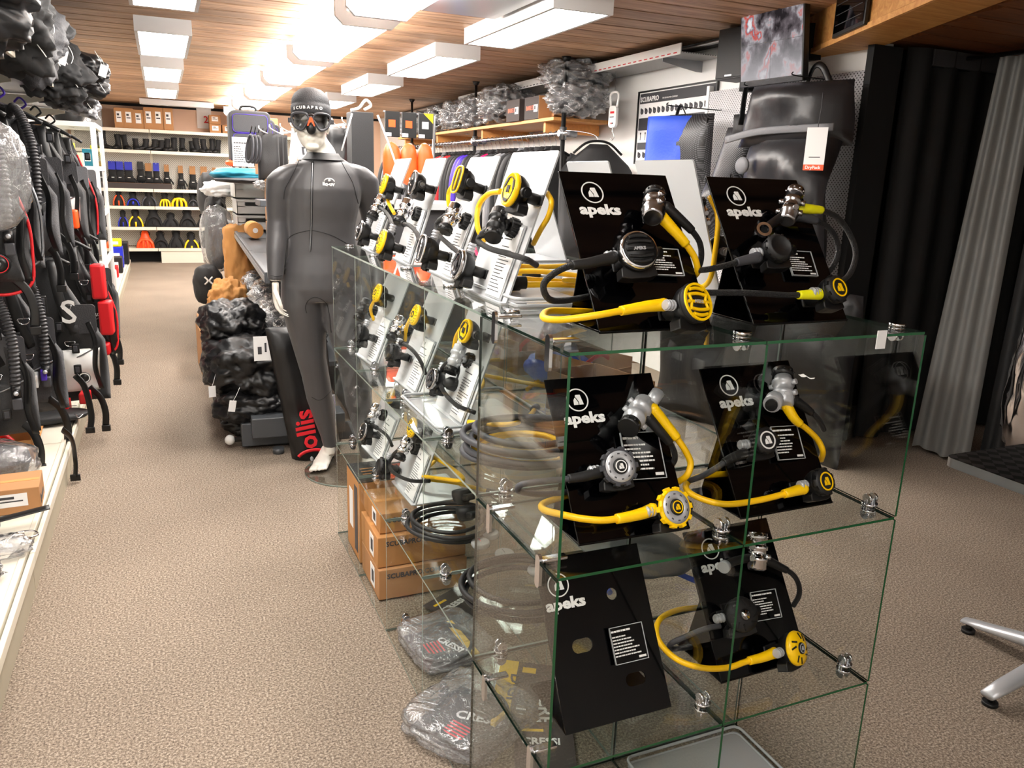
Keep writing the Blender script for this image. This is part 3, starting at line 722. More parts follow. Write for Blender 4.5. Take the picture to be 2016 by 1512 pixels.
def hose(reg, pts, r=.0062, m='hoseblack', ends=(None,None), endlen=.045, name='hose'):
    b = MB(); b.tube(pts, r, m, n=10, res=8); h = b.build(name, reg)
    P = spline(pts, 10)
    for e, which in zip(ends, (0, 1)):
        if not e: continue
        Q = P if which == 0 else P[::-1]; acc = 0; path = [Q[0]]
        for i in range(1, len(Q)):
            acc += (Q[i]-Q[i-1]).length; path.append(Q[i])
            if acc > endlen: break
        b = MB(); b.tube(path, lambda t: r*(1.85-.45*t), e, n=12, res=1)
        for i in range(0, len(path), max(1, len(path)//5)):
            b.ball(path[i], r*1.95, e, 8, 6) if i == 0 else None
        b.build('hose_sleeve', h)
    return h
def fr(p, P, du=0, dv=0):
    z = (P.n+P.e*du+P.up*dv).normalized(); return frame(p, z, P.e)
def reg_thing(P, label, group):
    r = thing('diving_regulator', label, 'regulator', (0,0,0), group=group); return r
GB, GW = 'diving regulators on the black stands', 'diving regulators on the white stands'
# ---------------- six black stands at the front
P, st = black_stand('A','glossy black display stand on top of the case holding the ribbed black and yellow regulator',(0.018,0.110,.068,.060))
R = reg_thing(P,'chrome regulator with ribbed black and large ribbed yellow second stages on top of the case',GB)
first_stage(R,(0.287,0.230,1.423),P.e*.45+P.up*.75-P.n*.3,P.e*.8-P.up*.5,'pearl',.074,.021,'black')
second_stage(R,fr((0.215,0.161,1.347),P,-.12,-.1),'ribs_black',.037)
second_stage(R,fr((0.298,0.090,1.258),P,.25,-.15),'ribs_yellow',.037)
hose(R,[(0.170,0.174,1.334),(0.119,0.170,1.325),(0.080,0.170,1.320),(0.045,0.166,1.306),(0.027,0.165,1.287),(0.047,0.183,1.260),(0.099,0.224,1.249),(0.181,0.273,1.248),(0.268,0.313,1.254)],m='hoseblack',ends=('rubber',None),endlen=.085)
hose(R,[(0.247,0.112,1.254),(0.207,0.110,1.252),(0.167,0.111,1.247),(0.109,0.113,1.239),(0.053,0.137,1.229),(0.034,0.172,1.227),(0.073,0.234,1.228),(0.138,0.266,1.221),(0.204,0.285,1.214)],.0065,'hoseyellow',('yellow',None),.09)
hose(R,[(0.302,0.227,1.409),(0.323,0.217,1.387),(0.352,0.209,1.358),(0.377,0.207,1.329),(0.390,0.212,1.301),(0.404,0.248,1.283)],.0065,'hoseyellow',('yellow',None),.075)
hose(R,[(0.321,0.237,1.425),(0.350,0.228,1.402),(0.379,0.224,1.379),(0.400,0.225,1.355),(0.408,0.228,1.324),(0.419,0.257,1.295),(0.404,0.285,1.266)],.006,'hoseblack',('rubber',None),.07)
P, st = black_stand('B','glossy black display stand on top of the case at its far right corner',(0.004,0.103,.068,.060))
R = reg_thing(P,'chrome regulator with plain black disc and yellow-ringed second stage, braided black hoses, lemon sleeves',GB)
first_stage(R,(0.638,0.244,1.428),P.e*.5+P.up*.7,-P.e*.7-P.up*.2+P.n*.6,'pearl',.08,.018,'pearl')
second_stage(R,fr((0.552,0.171,1.351),P,-.1,-.05),'plain',.030)
second_stage(R,fr((0.657,0.111,1.273),P,.1,-.1),'badge_yellow',.029,tee='black')
b = MB(); b.tube([(0.614,0.239,1.412),(0.579,0.228,1.397),(0.550,0.214,1.385)],.009,'black',n=10); b.ring(.010,.016,-.004,.004,'chrome',fr((0.542,0.208,1.385),P,-.3)); b.build('yoke_ring', R)
hose(R,[(0.505,0.176,1.332),(0.462,0.177,1.324),(0.433,0.178,1.317),(0.398,0.185,1.309),(0.393,0.217,1.303),(0.414,0.284,1.293)],m='hoseblack',ends=('hosegrey',None),endlen=.05)
hose(R,[(0.627,0.122,1.263),(0.580,0.125,1.262),(0.548,0.127,1.262),(0.508,0.135,1.264),(0.453,0.149,1.266),(0.407,0.188,1.262),(0.398,0.257,1.255)],m='hoseblack',ends=('neonyellow',None),endlen=.05)
hose(R,[(0.671,0.250,1.429),(0.704,0.249,1.427),(0.740,0.253,1.424),(0.785,0.254,1.409),(0.815,0.243,1.374),(0.810,0.215,1.335),(0.776,0.189,1.298),(0.726,0.164,1.280)],m='hoseblack',ends=('neonyellow',None),endlen=.06)
hose(R,[(0.672,0.257,1.412),(0.726,0.249,1.401),(0.765,0.247,1.380),(0.777,0.234,1.345),(0.760,0.223,1.312),(0.747,0.237,1.279)],m='hoseblack',ends=('hosegrey',None),endlen=.05)
P, st = black_stand('C','glossy black display stand inside the left cube of the middle shelf, silver regulator on it',(0.004,0.110,.088,.098))
R = reg_thing(P,'silver regulator with silver disc and yellow-rimmed silver disc second stages, middle shelf left',GB)
first_stage(R,(0.261,0.190,1.024),-P.e*.55-P.up*.45+P.n*.25,P.e*.5+P.up*.4,'satin',.085,.021,'black')
b = MB(); c0 = V((0.297,0.203,1.036)); b.cyl(c0,c0+(P.e*.5+P.up*.45)*.05,.014,'satin'); b.build('yoke_knob', R)
second_stage(R,fr((0.182,0.122,0.942),P,-.05,-.1),'disc_silver',.033)
second_stage(R,fr((0.274,0.062,0.870),P,.12,-.1),'disc_yellow',.034)
hose(R,[(0.146,0.135,0.931),(0.114,0.133,0.927),(0.074,0.138,0.924),(0.026,0.149,0.921),(-0.002,0.167,0.911),(0.007,0.188,0.889),(0.072,0.218,0.863),(0.155,0.243,0.849)],m='hosegrey',ends=('rubber',None),endlen=.06)
hose(R,[(0.236,0.077,0.865),(0.199,0.075,0.860),(0.139,0.079,0.857),(0.097,0.094,0.859),(0.063,0.120,0.862),(0.043,0.156,0.860),(0.066,0.199,0.853),(0.144,0.249,0.839)],.0068,'hoseyellow',('yellow',None),.075)
hose(R,[(0.298,0.192,1.027),(0.319,0.180,1.001),(0.340,0.166,0.973),(0.361,0.158,0.943),(0.372,0.152,0.917),(0.364,0.149,0.894),(0.360,0.170,0.872)],.0068,'hoseyellow',('yellow',None),.075)
hose(R,[(0.285,0.188,1.012),(0.306,0.176,0.986),(0.329,0.170,0.960),(0.341,0.167,0.938),(0.348,0.176,0.916),(0.341,0.192,0.887)],m='hoseblack',ends=('rubber',None),endlen=.07)
P, st = black_stand('D','glossy black display stand inside the right cube of the middle shelf',(0.001,0.108,.075,.076))
R = reg_thing(P,'silver regulator with white-ringed and yellow-ringed black second stages, middle shelf right',GB)
first_stage(R,(0.637,0.199,1.039),P.e*.35+P.up*.75-P.n*.1,-P.e*.7-P.up*.4+P.n*.3,'satin',.075,.022,'black')
b = MB(); c0 = V((0.604,0.185,1.027)); d = (-P.e*.6-P.up*.35+P.n*.3).normalized(); b.cyl(c0,c0+d*.03,.019,'satin'); b.cyl(c0+d*.03,c0+d*.038,.013,'black'); b.build('balance_cap', R)
second_stage(R,fr((0.538,0.131,0.955),P,-.05,-.08),'badge_white',.028)
second_stage(R,fr((0.654,0.073,0.871),P,.12,-.1),'badge_yellow',.029)
hose(R,[(0.490,0.133,0.932),(0.453,0.133,0.923),(0.423,0.134,0.907),(0.403,0.154,0.884),(0.393,0.187,0.862)],m='hosegrey',ends=('rubber',None),endlen=.05)
hose(R,[(0.612,0.081,0.858),(0.571,0.079,0.855),(0.501,0.079,0.849),(0.425,0.088,0.846),(0.384,0.114,0.851),(0.368,0.149,0.859),(0.396,0.186,0.861),(0.452,0.210,0.859),(0.530,0.228,0.848)],.0066,'hoseyellow',('yellow',None),.05)
hose(R,[(0.634,0.181,1.011),(0.652,0.168,0.981),(0.687,0.164,0.956),(0.722,0.165,0.928),(0.736,0.160,0.902),(0.752,0.177,0.873)],.0066,'hoseyellow',('yellow',None),.05)
hose(R,[(0.663,0.193,1.020),(0.704,0.189,0.994),(0.742,0.190,0.967),(0.788,0.215,0.931)],m='hoseblack',ends=('rubber',None),endlen=.06)
# empty stand with cut-outs
P = Plane('E'); t = thing('display_stand','empty glossy black display stand with cut-out holes, lowest front left','display stand',P.c,group='black acrylic display stands')
mt = Matrix.Translation(-P.c) @ P.m(0,0,0); w = P.w/2
cu = bpy.data.curves.new('x','CURVE'); cu.dimensions = '2D'; cu.fill_mode = 'BOTH'; cu.extrude = .002
for poly in ([(-w,0),(w,0),(w,P.h),(-w,P.h)], [(x+V((0.039,0.249,0)).x, y+V((0.039,0.249,0)).y) for x, y in ngon(.0125,20)],
             [(x+V((-0.052,0.159,0)).x, y+V((-0.052,0.159,0)).y) for x, y in rrect(-.024,-.014,.024,.014,.0135)], [(x+V((0.055,0.071,0)).x, y+V((0.055,0.071,0)).y) for x, y in rrect(-.024,-.013,.024,.013,.0125)]):
    sp = cu.splines.new('POLY'); sp.points.add(len(poly)-1); sp.use_cyclic_u = True
    for q, (x, y) in zip(sp.points, poly): q.co = (x, y, 0, 1)
o = bpy.data.objects.new('x', cu); COL.objects.link(o); bpy.context.view_layer.update()
me = bpy.data.meshes.new_from_object(o.evaluated_get(bpy.context.evaluated_depsgraph_get())); bpy.data.objects.remove(o)
me.transform(mt); me.materials.clear(); me.materials.append(M['acrylic_black']); o = bpy.data.objects.new('panel', me); COL.objects.link(o); o.parent = t
m = MB(); m.box((-w,0,0),(w,.17,.004),'acrylic_black',basis((0,0,0), P.e, P.back, V((0,0,1)))); m.build('base', t)
apeks_mark(t, mt @ Matrix.Translation((-.082,P.h-.058,.0026)), .0245)
text('apeks', .0315, 'print', mt @ Matrix.Translation((-.118,P.h-.107,.0026)), t, bold=.0012, sx=1.28, name='lettering')
cm = mt @ Matrix.Translation((0.009,0.107,.012)); m = MB(); m.box((0,0,0),(.080,.075,.002),'acrylic_black',cm)
for a, b in (((0,0,-.001),(.08,.0015,.0035)),((0,.0735,-.001),(.08,.075,.0035)),((0,0,-.001),(.0015,.075,.0035)),((.0785,0,-.001),(.08,.075,.0035))): m.box(a,b,'acrylic_grey',cm)
pc = m.build('price_card', t); small_lines(pc, cm @ Matrix.Translation((0,0,.0024)), .08, .075, 8, seed=9)
P, st = black_stand('F','glossy black display stand on the lower shelf, chrome regulator on it',(0.001,0.110,.075,.066))
R = reg_thing(P,'chrome regulator with round black and bright yellow slotted second stages, lower shelf right',GB)
first_stage(R,(0.634,0.215,0.638),P.e*.2+P.up*.7+P.n*.1,P.e*.3-P.up*.2+P.n*.5,'chrome',.07,.022,'chrome')
b = MB(); b.tube([(0.615,0.218,0.633),(0.577,0.217,0.633),(0.543,0.210,0.632)],.010,'black',n=10); b.cyl(V((0.536,0.205,0.634)),V((0.525,0.198,0.633)),.014,'satin'); b.build('yoke_ring', R)
second_stage(R,fr((0.534,0.132,0.550),P,-.1,-.08),'slots_black',.037)
second_stage(R,fr((0.650,0.077,0.473),P,.35,-.1),'slots_yellow',.036)
hose(R,[(0.485,0.141,0.527),(0.450,0.145,0.525),(0.408,0.157,0.508),(0.382,0.176,0.483),(0.410,0.202,0.449),(0.477,0.224,0.426)],m='hosegrey',ends=(None,None))
hose(R,[(0.601,0.090,0.464),(0.565,0.088,0.462),(0.522,0.090,0.460),(0.475,0.091,0.456),(0.418,0.103,0.461),(0.374,0.133,0.472),(0.359,0.178,0.486),(0.373,0.220,0.495),(0.412,0.257,0.497),(0.480,0.287,0.487),(0.560,0.310,0.465)],.0066,'hoseyellow',('yellow',None),.07)
hose(R,[(0.656,0.208,0.626),(0.694,0.201,0.605),(0.733,0.198,0.581),(0.751,0.192,0.554),(0.752,0.187,0.527),(0.752,0.200,0.492)],m='hoseblack',ends=('rubber',None),endlen=.065)

# ---------------- white stands facing the aisle
def wreg(P, label, top, first, low, hoses, extra=None, axis=(.25,.0,.8), wheel=True, fm='chrome'):
    R = reg_thing(P, label, GW)
    for q in (top, low, extra):
        if q: second_stage(R, fr(q[0],P,q[3] if len(q) > 3 else 0,-.05), q[1], q[2], hose=(-1,0) if q is top else (0,1))
    if first: first_stage(R, first, P.e*axis[0]+P.up*axis[2]*-1+P.n*.15, -P.n, fm, .072, .019, 'black', wheel=wheel)
    for h in hoses: hose(R, h[0], h[1], h[2], h[3], h[4])
    return R
HB = ('rubber',None)
P, st = white_stand('G','tall white display stand nearest the black stands, on top of the case',logo='aqua lung')
wreg(P,'black regulator with a big yellow second stage and yellow hose on the nearest white stand',((0.105,0.503,1.446),'m_yellow',.036),(0.097,0.561,1.376),None,
 [([(0.126,0.614,1.441),(0.130,0.699,1.433),(0.127,0.751,1.407),(0.120,0.747,1.371),(0.124,0.735,1.337),(0.164,0.749,1.299)],.0066,'hoseyellow',(None,None),.03),
  ([(0.087,0.555,1.361),(0.082,0.609,1.344),(0.079,0.627,1.329),(0.077,0.559,1.318),(0.080,0.453,1.315),(0.088,0.379,1.311),(0.125,0.407,1.296)],.0066,'hoseblack',HB,.055),
  ([(0.198,0.520,1.441),(0.191,0.483,1.423),(0.181,0.474,1.394),(0.182,0.513,1.362),(0.192,0.569,1.327)],.0062,'hoseyellow',(None,None),.03)],axis=(.5,0,.6),fm='black')
P, st = white_stand('H','second white display stand from the front, on top of the case',logo='aqua lung')
wreg(P,'chrome regulator with an angular yellow-trimmed second stage on the second white stand',((0.140,0.926,1.461),'box_yellow',.034),(0.124,0.948,1.369),((0.052,0.680,1.268),'m_chrome',.036),
 [([(0.177,1.089,1.451),(0.182,1.143,1.428),(0.182,1.147,1.399),(0.192,1.152,1.367)],.006,'hoseyellow',(None,None),.03),
  ([(0.118,0.977,1.363),(0.114,1.045,1.343),(0.103,1.000,1.318),(0.090,0.875,1.301),(0.078,0.747,1.287)],.0064,'hoseblack',HB,.05)])
P, st = white_stand('I','third white display stand from the front, on top of the case')
wreg(P,'chrome regulator with chrome-ringed second stages on the third white stand',((0.117,1.280,1.449),'chromering',.034),(0.110,1.355,1.367),((0.027,0.876,1.286),'box_black',.034),
 [([(0.137,1.388,1.430),(0.129,1.405,1.401),(0.121,1.400,1.377)],.006,'hoseblack',(None,None),.03),
  ([(0.096,1.346,1.325),(0.084,1.215,1.327),(0.074,1.108,1.313),(0.064,1.045,1.293)],.0064,'hoseblack',HB,.05)])
P, st = white_stand('J','fourth white display stand, on top of the case, farthest from the black ones')
wreg(P,'chrome regulator with two dotted yellow second stages on the fourth white stand',((0.103,1.580,1.441),'dots',.034),(0.095,1.634,1.369),((-0.001,1.206,1.280),'dots',.036),
 [([(0.101,1.665,1.365),(0.077,1.461,1.353),(0.060,1.332,1.331),(0.047,1.251,1.300)],.006,'hoseblack',HB,.06),
  ([(0.117,1.561,1.426),(0.114,1.577,1.387),(0.116,1.505,1.348)],.006,'hoseyellow',(None,None),.03)],extra=((0.035,1.645,1.281),'chromering',.032))
P, st = white_stand('K','white display stand inside the middle shelf cube nearest the front')
KREG = wreg(P,'silver six-sided regulator with a yellow-faced second stage inside the middle shelf',((0.162,0.922,1.059),'m_yellow',.033),(0.148,0.958,0.980),((0.097,1.017,0.904),'m_chrome',.031),
 [([(0.136,0.971,0.963),(0.125,1.008,0.935),(0.114,1.012,0.906),(0.108,0.946,0.882),(0.112,0.847,0.871),(0.143,0.792,0.863)],.0062,'hoseblack',HB,.05),
  ([(0.153,0.959,0.965),(0.147,0.932,0.945),(0.132,0.915,0.918)],.003,'hoseblack',(None,None),.03),
  ([(0.172,0.999,1.050),(0.179,1.053,1.016),(0.185,1.087,0.978)],.0062,'hoseyellow',(None,None),.03)],fm='satin')
b = MB(); b.lathe([(.02,0),(.019,.02),(.008,.035)],'rubber',fr((0.141,0.947,0.901),Plane('K'),0,0),16); b.build('dust_cap', KREG)
P, st = white_stand('L','middle one of the three white stands inside the middle shelf',logo='S')
wreg(P,'chrome regulator with a dotted yellow second stage, middle of the three inside the middle shelf',((0.137,1.326,1.038),'dots',.034),(0.121,1.489,0.974),((0.071,1.387,0.907),'plain',.03),
 [([(0.102,1.421,0.935),(0.107,1.329,0.940),(0.109,1.240,0.935),(0.109,1.165,0.916),(0.118,1.152,0.883)],.0062,'hoseblack',HB,.06),
  ([(0.140,1.396,1.013),(0.144,1.456,0.973),(0.153,1.502,0.920)],.0062,'hoseyellow',(None,None),.03)])
P, st = white_stand('N','white stand inside the middle shelf cube nearest the mannequin',logo='S')
wreg(P,'black regulator with a dotted orange-yellow second stage in the shelf cube nearest the mannequin',((0.114,1.728,1.053),'dots',.034),(0.088,1.845,0.982),((0.040,1.722,0.909),'plain',.034),
 [([(0.111,1.762,1.024),(0.110,1.825,0.980),(0.124,1.834,0.935)],.0062,'hoseyellow',(None,None),.03)],fm='black')
P, st = white_stand('O','near white display stand inside the lower shelf',logo='S')
wreg(P,'chrome regulator with a dotted yellow second stage on the near lower stand',((0.141,1.372,0.645),'dots',.034),(0.127,1.416,0.567),((0.063,1.498,0.472),'plain',.03),
 [([(0.117,1.424,0.554),(0.101,1.469,0.516),(0.088,1.481,0.481),(0.088,1.411,0.473),(0.106,1.274,0.495),(0.148,1.198,0.516)],.0062,'hoseblack',HB,.06),
  ([(0.202,1.382,0.537),(0.214,1.231,0.555),(0.214,1.074,0.569),(0.195,1.042,0.570),(0.177,1.161,0.534),(0.156,1.312,0.490)],.0064,'hoseyellow',(None,None),.03)])
P, st = white_stand('Q','far white display stand inside the lower shelf, close to the white foot',logo='S')
wreg(P,'chrome regulator with a small yellow second stage on the far lower stand',((0.165,1.741,0.656),'dots',.03),(0.122,1.842,0.567),((0.075,1.816,0.500),'chromering',.033),
 [([(0.105,1.825,0.523),(0.115,1.740,0.531),(0.123,1.641,0.533),(0.128,1.588,0.510)],.006,'hoseblack',HB,.06)])

# ================================================================== MANNEQUIN
MAN = thing('mannequin','white faceless mannequin in a grey zipped stretch suit, grey cap and diving mask','mannequin',(.15,2.7,0))
MO = V((.15,2.7,0)); fx, bk_ = V((.985,-.174,0)), V((.174,.985,0))
def S_(p): return V(p)-MO
def ring_at(p, hw, d, dy=0): return (S_(p)+bk_*dy, fx*hw, bk_*d)
def body(mb, g, m, full):
    T = [ring_at((0.109,2.720,1.557),.055+g,.058+g,.0), ring_at((0.110,2.720,1.537),.085+g,.075+g,.01), ring_at((0.108,2.720,1.514),.125+g,.09+g,.01), ring_at((0.106,2.720,1.473),.165+g,.105+g,.01),
         ring_at((0.100,2.720,1.400),.176+g,.122+g,.0), ring_at((0.096,2.720,1.324),.168+g,.115+g,.0), ring_at((0.092,2.720,1.254),.155+g,.10+g,.0), ring_at((0.087,2.720,1.184),.153+g,.095+g,.0),
         ring_at((0.088,2.720,1.101),.163+g,.10+g,.0), ring_at((0.085,2.720,1.017),.178+g,.112+g,.0), ring_at((0.086,2.720,0.945),.18+g,.115+g,.0), ring_at((0.087,2.720,0.884),.155+g,.10+g,.0)]
    mb.loft(T, m, 28)
    for arm in ([((0.007,2.720,1.510),.040),((-0.028,2.720,1.493),.056),((-0.053,2.720,1.470),.062),((-0.079,2.720,1.440),.064),((-0.093,2.720,1.377),.054),((-0.098,2.730,1.318),.049),((-0.099,2.740,1.258),.045),((-0.105,2.730,1.203),.046),((-0.118,2.700,1.127),.041),((-0.126,2.680,1.060),.034),((-0.133,2.660,0.988),.0285)],
                [((0.211,2.720,1.518),.040),((0.246,2.720,1.503),.056),((0.272,2.720,1.481),.062),((0.296,2.720,1.452),.064),((0.312,2.730,1.387),.055),((0.328,2.750,1.325),.049),((0.349,2.780,1.242),.045),((0.361,2.780,1.169),.045),((0.365,2.760,1.084),.041),((0.362,2.730,1.000),.034),((0.357,2.700,0.925),.0285)]):
        mb.loft([(S_(p), fx*(r+g), bk_*(r+g)) for p, r in arm], m, 18)
    for leg in ([((0.001,2.740,0.956),.095),((0.002,2.750,0.857),.098),((0.015,2.760,0.751),.088),((0.028,2.770,0.653),.075),((0.036,2.770,0.586),.066),((0.057,2.790,0.493),.062),((0.079,2.810,0.367),.060),((0.101,2.820,0.255),.047),((0.121,2.830,0.160),.035),((0.131,2.830,0.104),.033)],
                [((0.176,2.720,0.955),.095),((0.176,2.710,0.858),.098),((0.190,2.690,0.757),.088),((0.204,2.670,0.652),.075),((0.215,2.660,0.585),.066),((0.229,2.660,0.487),.062),((0.245,2.660,0.368),.060),((0.261,2.650,0.251),.047),((0.276,2.640,0.145),.035),((0.280,2.630,0.094),.033)]):
        mb.loft([(S_(p), fx*(r+g), bk_*(r*1.05+g)) for p, r in leg], m, 20)
mb = MB(); body(mb, 0, 'mannequin', True)
# neck and head
HC = S_((0.054,2.690,1.681))
def hp(x, y, z): return HC+fx*x+bk_*y+V((0,0,z))
mb.loft([(S_((0.112,2.740,1.537)), fx*.070, bk_*.066), (S_((0.101,2.740,1.582)), fx*.062, bk_*.062), (hp(.010,.03,-.06), fx*.060, bk_*.062), (hp(0,.03,-.02), fx*.05, bk_*.06)], 'mannequin', 20)
hb = basis((0,0,0), fx, bk_, V((0,0,1)))
for (x,y,z), r in (((0,.012,.035),(.074,.096,.088)),((0,-.012,-.03),(.066,.078,.075)),((0,-.028,-.066),(.053,.06,.044)),((0,-.062,-.098),(.031,.026,.018)),((0,-.092,-.018),(.014,.022,.03)),((0,-.098,-.032),(.017,.017,.012)),
                   ((0,-.083,-.058),(.024,.010,.0055)),((0,-.082,-.067),(.021,.011,.0065)),((.03,-.06,-.03),(.028,.03,.03)),((-.03,-.06,-.03),(.028,.03,.03)),((.072,.02,-.01),(.008,.018,.03)),((-.072,.02,-.01),(.008,.018,.03)),((0,-.075,.02),(.05,.02,.012))):
    mb.ball(hp(x,y,z), r, 'mannequin', 20, 14, hb)
# hands: palm, four bent fingers of unequal length, thumb leaving the side of the palm
def hand(mb, w, s, curl=.6):
    """w wrist point; the hand hangs down, palm towards the thigh, s = -1 for the one on the picture's left"""
    dn = V((0,0,-1)); inn = fx*(-s)*1.0; fr_ = -bk_
    pm = [(w+dn*0, fr_*.021, inn*.016), (w+dn*.03, fr_*.030, inn*.016), (w+dn*.065, fr_*.039, inn*.015), (w+dn*.09, fr_*.040, inn*.013), (w+dn*.10, fr_*.036, inn*.010)]
    mb.loft(pm, 'mannequin', 16)
    for i, (o, L1) in enumerate(((.031,.072),(.010,.080),(-.012,.075),(-.032,.060))):
        b0 = w+dn*.085+fr_*o; k1 = b0+dn*L1*.42+inn*.006+fr_*o*.12; k2 = k1+dn*L1*.34+inn*L1*.28; k3 = k2+dn*L1*.16+inn*L1*.34
        mb.loft([(b0,fr_*.0098,inn*.0098),(k1,fr_*.0092,inn*.0092),(k2,fr_*.0084,inn*.0084),(k3,fr_*.0066,inn*.0066)],'mannequin',10)
    t0 = w+dn*.035+fr_*.030; t1 = w+dn*.065+fr_*.056+inn*.012; t2 = w+dn*.095+fr_*.062+inn*.022; t3 = w+dn*.112+fr_*.060+inn*.028
    mb.loft([(t0,bk_*.013,inn*.013),(t1,bk_*.0115,inn*.0115),(t2,bk_*.0098,inn*.0098),(t3,bk_*.0078,inn*.0078)],'mannequin',10)
hand(mb, S_((-0.134,2.655,0.979)), -1); hand(mb, S_((0.355,2.695,0.915)), 1)
# feet: heel, arch, ball and toes
def foot(mb, ank, heel, toe):
    ank, heel, toe = S_(ank), S_(heel), S_(toe); d = (toe-heel); L = d.length; d.normalize(); w = V((-d.y, d.x, 0)); up = V((0,0,1))
    def q(t, h, a, b, sx=0): return (heel+d*L*t+up*h+w*sx, w*a, up*b)
    mb.loft([q(-.02,.030,.016,.018), q(.05,.034,.029,.033), q(.2,.040,.033,.040), q(.38,.046,.034,.046), q(.55,.034,.038,.034), q(.72,.024,.044,.023), q(.84,.017,.040,.016)],'mannequin',18)
    mb.loft([(ank+up*.02, w*.031, d*.036),(ank+up*-.03, w*.032, d*.040),(heel+d*L*.2+up*.045, w*.033, d*.05)],'mannequin',16)
    for i, (o, l, r) in enumerate(((-.030,.28,.0135),(-.009,.255,.0095),(.009,.235,.009),(.024,.205,.0085),(.037,.17,.0085))):
        a = heel+d*L*.72+w*o*.85+up*.016; e = heel+d*L*(.74+l)+w*o+up*.010
        mb.loft([(a, w*r, up*r),(a.lerp(e,.6)+up*.001, w*r*1.0, up*r),(e, w*r*.8, up*r*.75)],'mannequin',10)
foot(mb, (0.130,2.830,0.098), (0.168,2.966,0.012), (0.037,2.712,0.012))
foot(mb, (0.280,2.630,0.089), (0.293,2.720,0.012), (0.267,2.441,0.012))
skin = remeshed(mb, .0042, 'mannequin', 'body', MAN, 3)
mb = MB(); body(mb, .006, 'suit', False)
suit = remeshed(mb, .007, 'suit', 'stretch_suit', MAN, 10, label='charcoal grey zipped full body stretch suit')
from mathutils.bvhtree import BVHTree
_bv = BVHTree.FromPolygons([v.co for v in suit.data.vertices], [p.vertices[:] for p in suit.data.polygons])
def onsuit(p, off=.001):
    """drop a point onto the front of the suit"""
    p = S_(p); o = p-bk_*.6; h = _bv.ray_cast(o, bk_)
    q = h[0] if h[0] else _bv.find_nearest(p)[0]; n = h[1] if h[0] else V(-bk_)
    return q+n*off
def seam(pts, r=.0016, m='seam', name='seam'):
    P = [onsuit(p) for p in spline(pts, 6)]; b = MB(); b.tube(P, r, m, n=6, res=1); return b.build(name, suit)
def px(*a): return a
seam([(-0.000,2.700,1.532),(-0.017,2.700,1.491),(-0.044,2.700,1.441),(-0.068,2.700,1.396),(-0.076,2.700,1.351)]); seam([(0.179,2.700,1.539),(0.206,2.700,1.488),(0.236,2.700,1.432),(0.251,2.700,1.375),(0.261,2.700,1.340)])
seam([(-0.067,2.700,1.173),(-0.034,2.700,1.196),(0.012,2.700,1.211),(0.040,2.700,1.216),(0.082,2.700,1.211),(0.141,2.700,1.193),(0.209,2.700,1.155)]); seam([(-0.067,2.700,1.173),(-0.078,2.700,1.104),(-0.084,2.700,1.010)])
seam([(0.010,2.700,0.835),(0.006,2.700,0.865),(0.022,2.700,0.898),(0.055,2.700,0.912),(0.098,2.700,0.887),(0.115,2.700,0.832),(0.123,2.700,0.738)]); seam([(0.021,2.700,0.394),(0.060,2.700,0.380),(0.116,2.700,0.417)]); seam([(-0.162,2.600,1.014),(-0.138,2.600,1.009),(-0.113,2.600,1.013)])
for dx in (-3,3): seam([(0.054,2.700,1.516),(0.049,2.700,1.449),(0.044,2.700,1.335),(0.038,2.700,1.220),(0.033,2.700,1.127)], .001) if dx < 0 else seam([(0.063,2.700,1.517),(0.059,2.700,1.449),(0.053,2.700,1.336),(0.047,2.700,1.220),(0.040,2.700,1.127)], .001)
b = MB(); b.tube([onsuit(p, .003) for p in spline([(0.058,2.700,1.521),(0.054,2.700,1.449),(0.048,2.700,1.335),(0.043,2.700,1.220),(0.035,2.700,1.120)],8)], .003, 'steel', n=6, res=1); z = b.build('zip', suit, label='grey metal zip down the chest')
b = MB(); p = onsuit((0.058,2.700,1.516),.006); b.box(p-V((.005,.003,.02)), p+V((.005,.003,.004)), 'black', bev=.001); b.build('zip_pull', z)
b = MB(); b.loft([(S_((0.109,2.715,1.532))+V((0,0,-.002)), fx*.098, bk_*.086),(S_((0.108,2.720,1.548)), fx*.078, bk_*.074),(S_((0.110,2.725,1.561)), fx*.069, bk_*.069),(S_((0.110,2.725,1.559)), fx*.064, bk_*.064),(S_((0.108,2.720,1.541)), fx*.064, bk_*.064)],'seam',28,cap=False); b.build('collar', suit)
# chest print
lp = onsuit((0.129,2.700,1.422),.003)
text('iiq-uv', .024, 'print', basis(lp-fx*.030-V((0,0,.006)), fx, V((0,0,1)), -bk_), suit, bold=.0012, name='lettering')
b = MB(); b.tube([lp+fx*.022*math.cos(a)+V((0,0,.012+.014*math.sin(a))) for a in [math.pi*i/8 for i in range(9)]], .0022, 'print', n=6, res=1)
b.ball(lp+V((0,0,.017)), .006, 'print', 10, 6); b.build('emblem', suit)
# glass foot plate
m = MB(); m.lathe([(.24,0),(.24,.008)],'glass',Matrix.Translation((.07,.02,0)),48); m.mi('glassedge_pale')
for f in m.bm.faces:
    if len(f.verts) == 4: f.material_index = 1
m.build('base_plate', MAN)
m = MB(); m.cyl((.0,.1,.008),(.0,.13,.38),.008,'chrome'); m.build('support_rod', MAN)
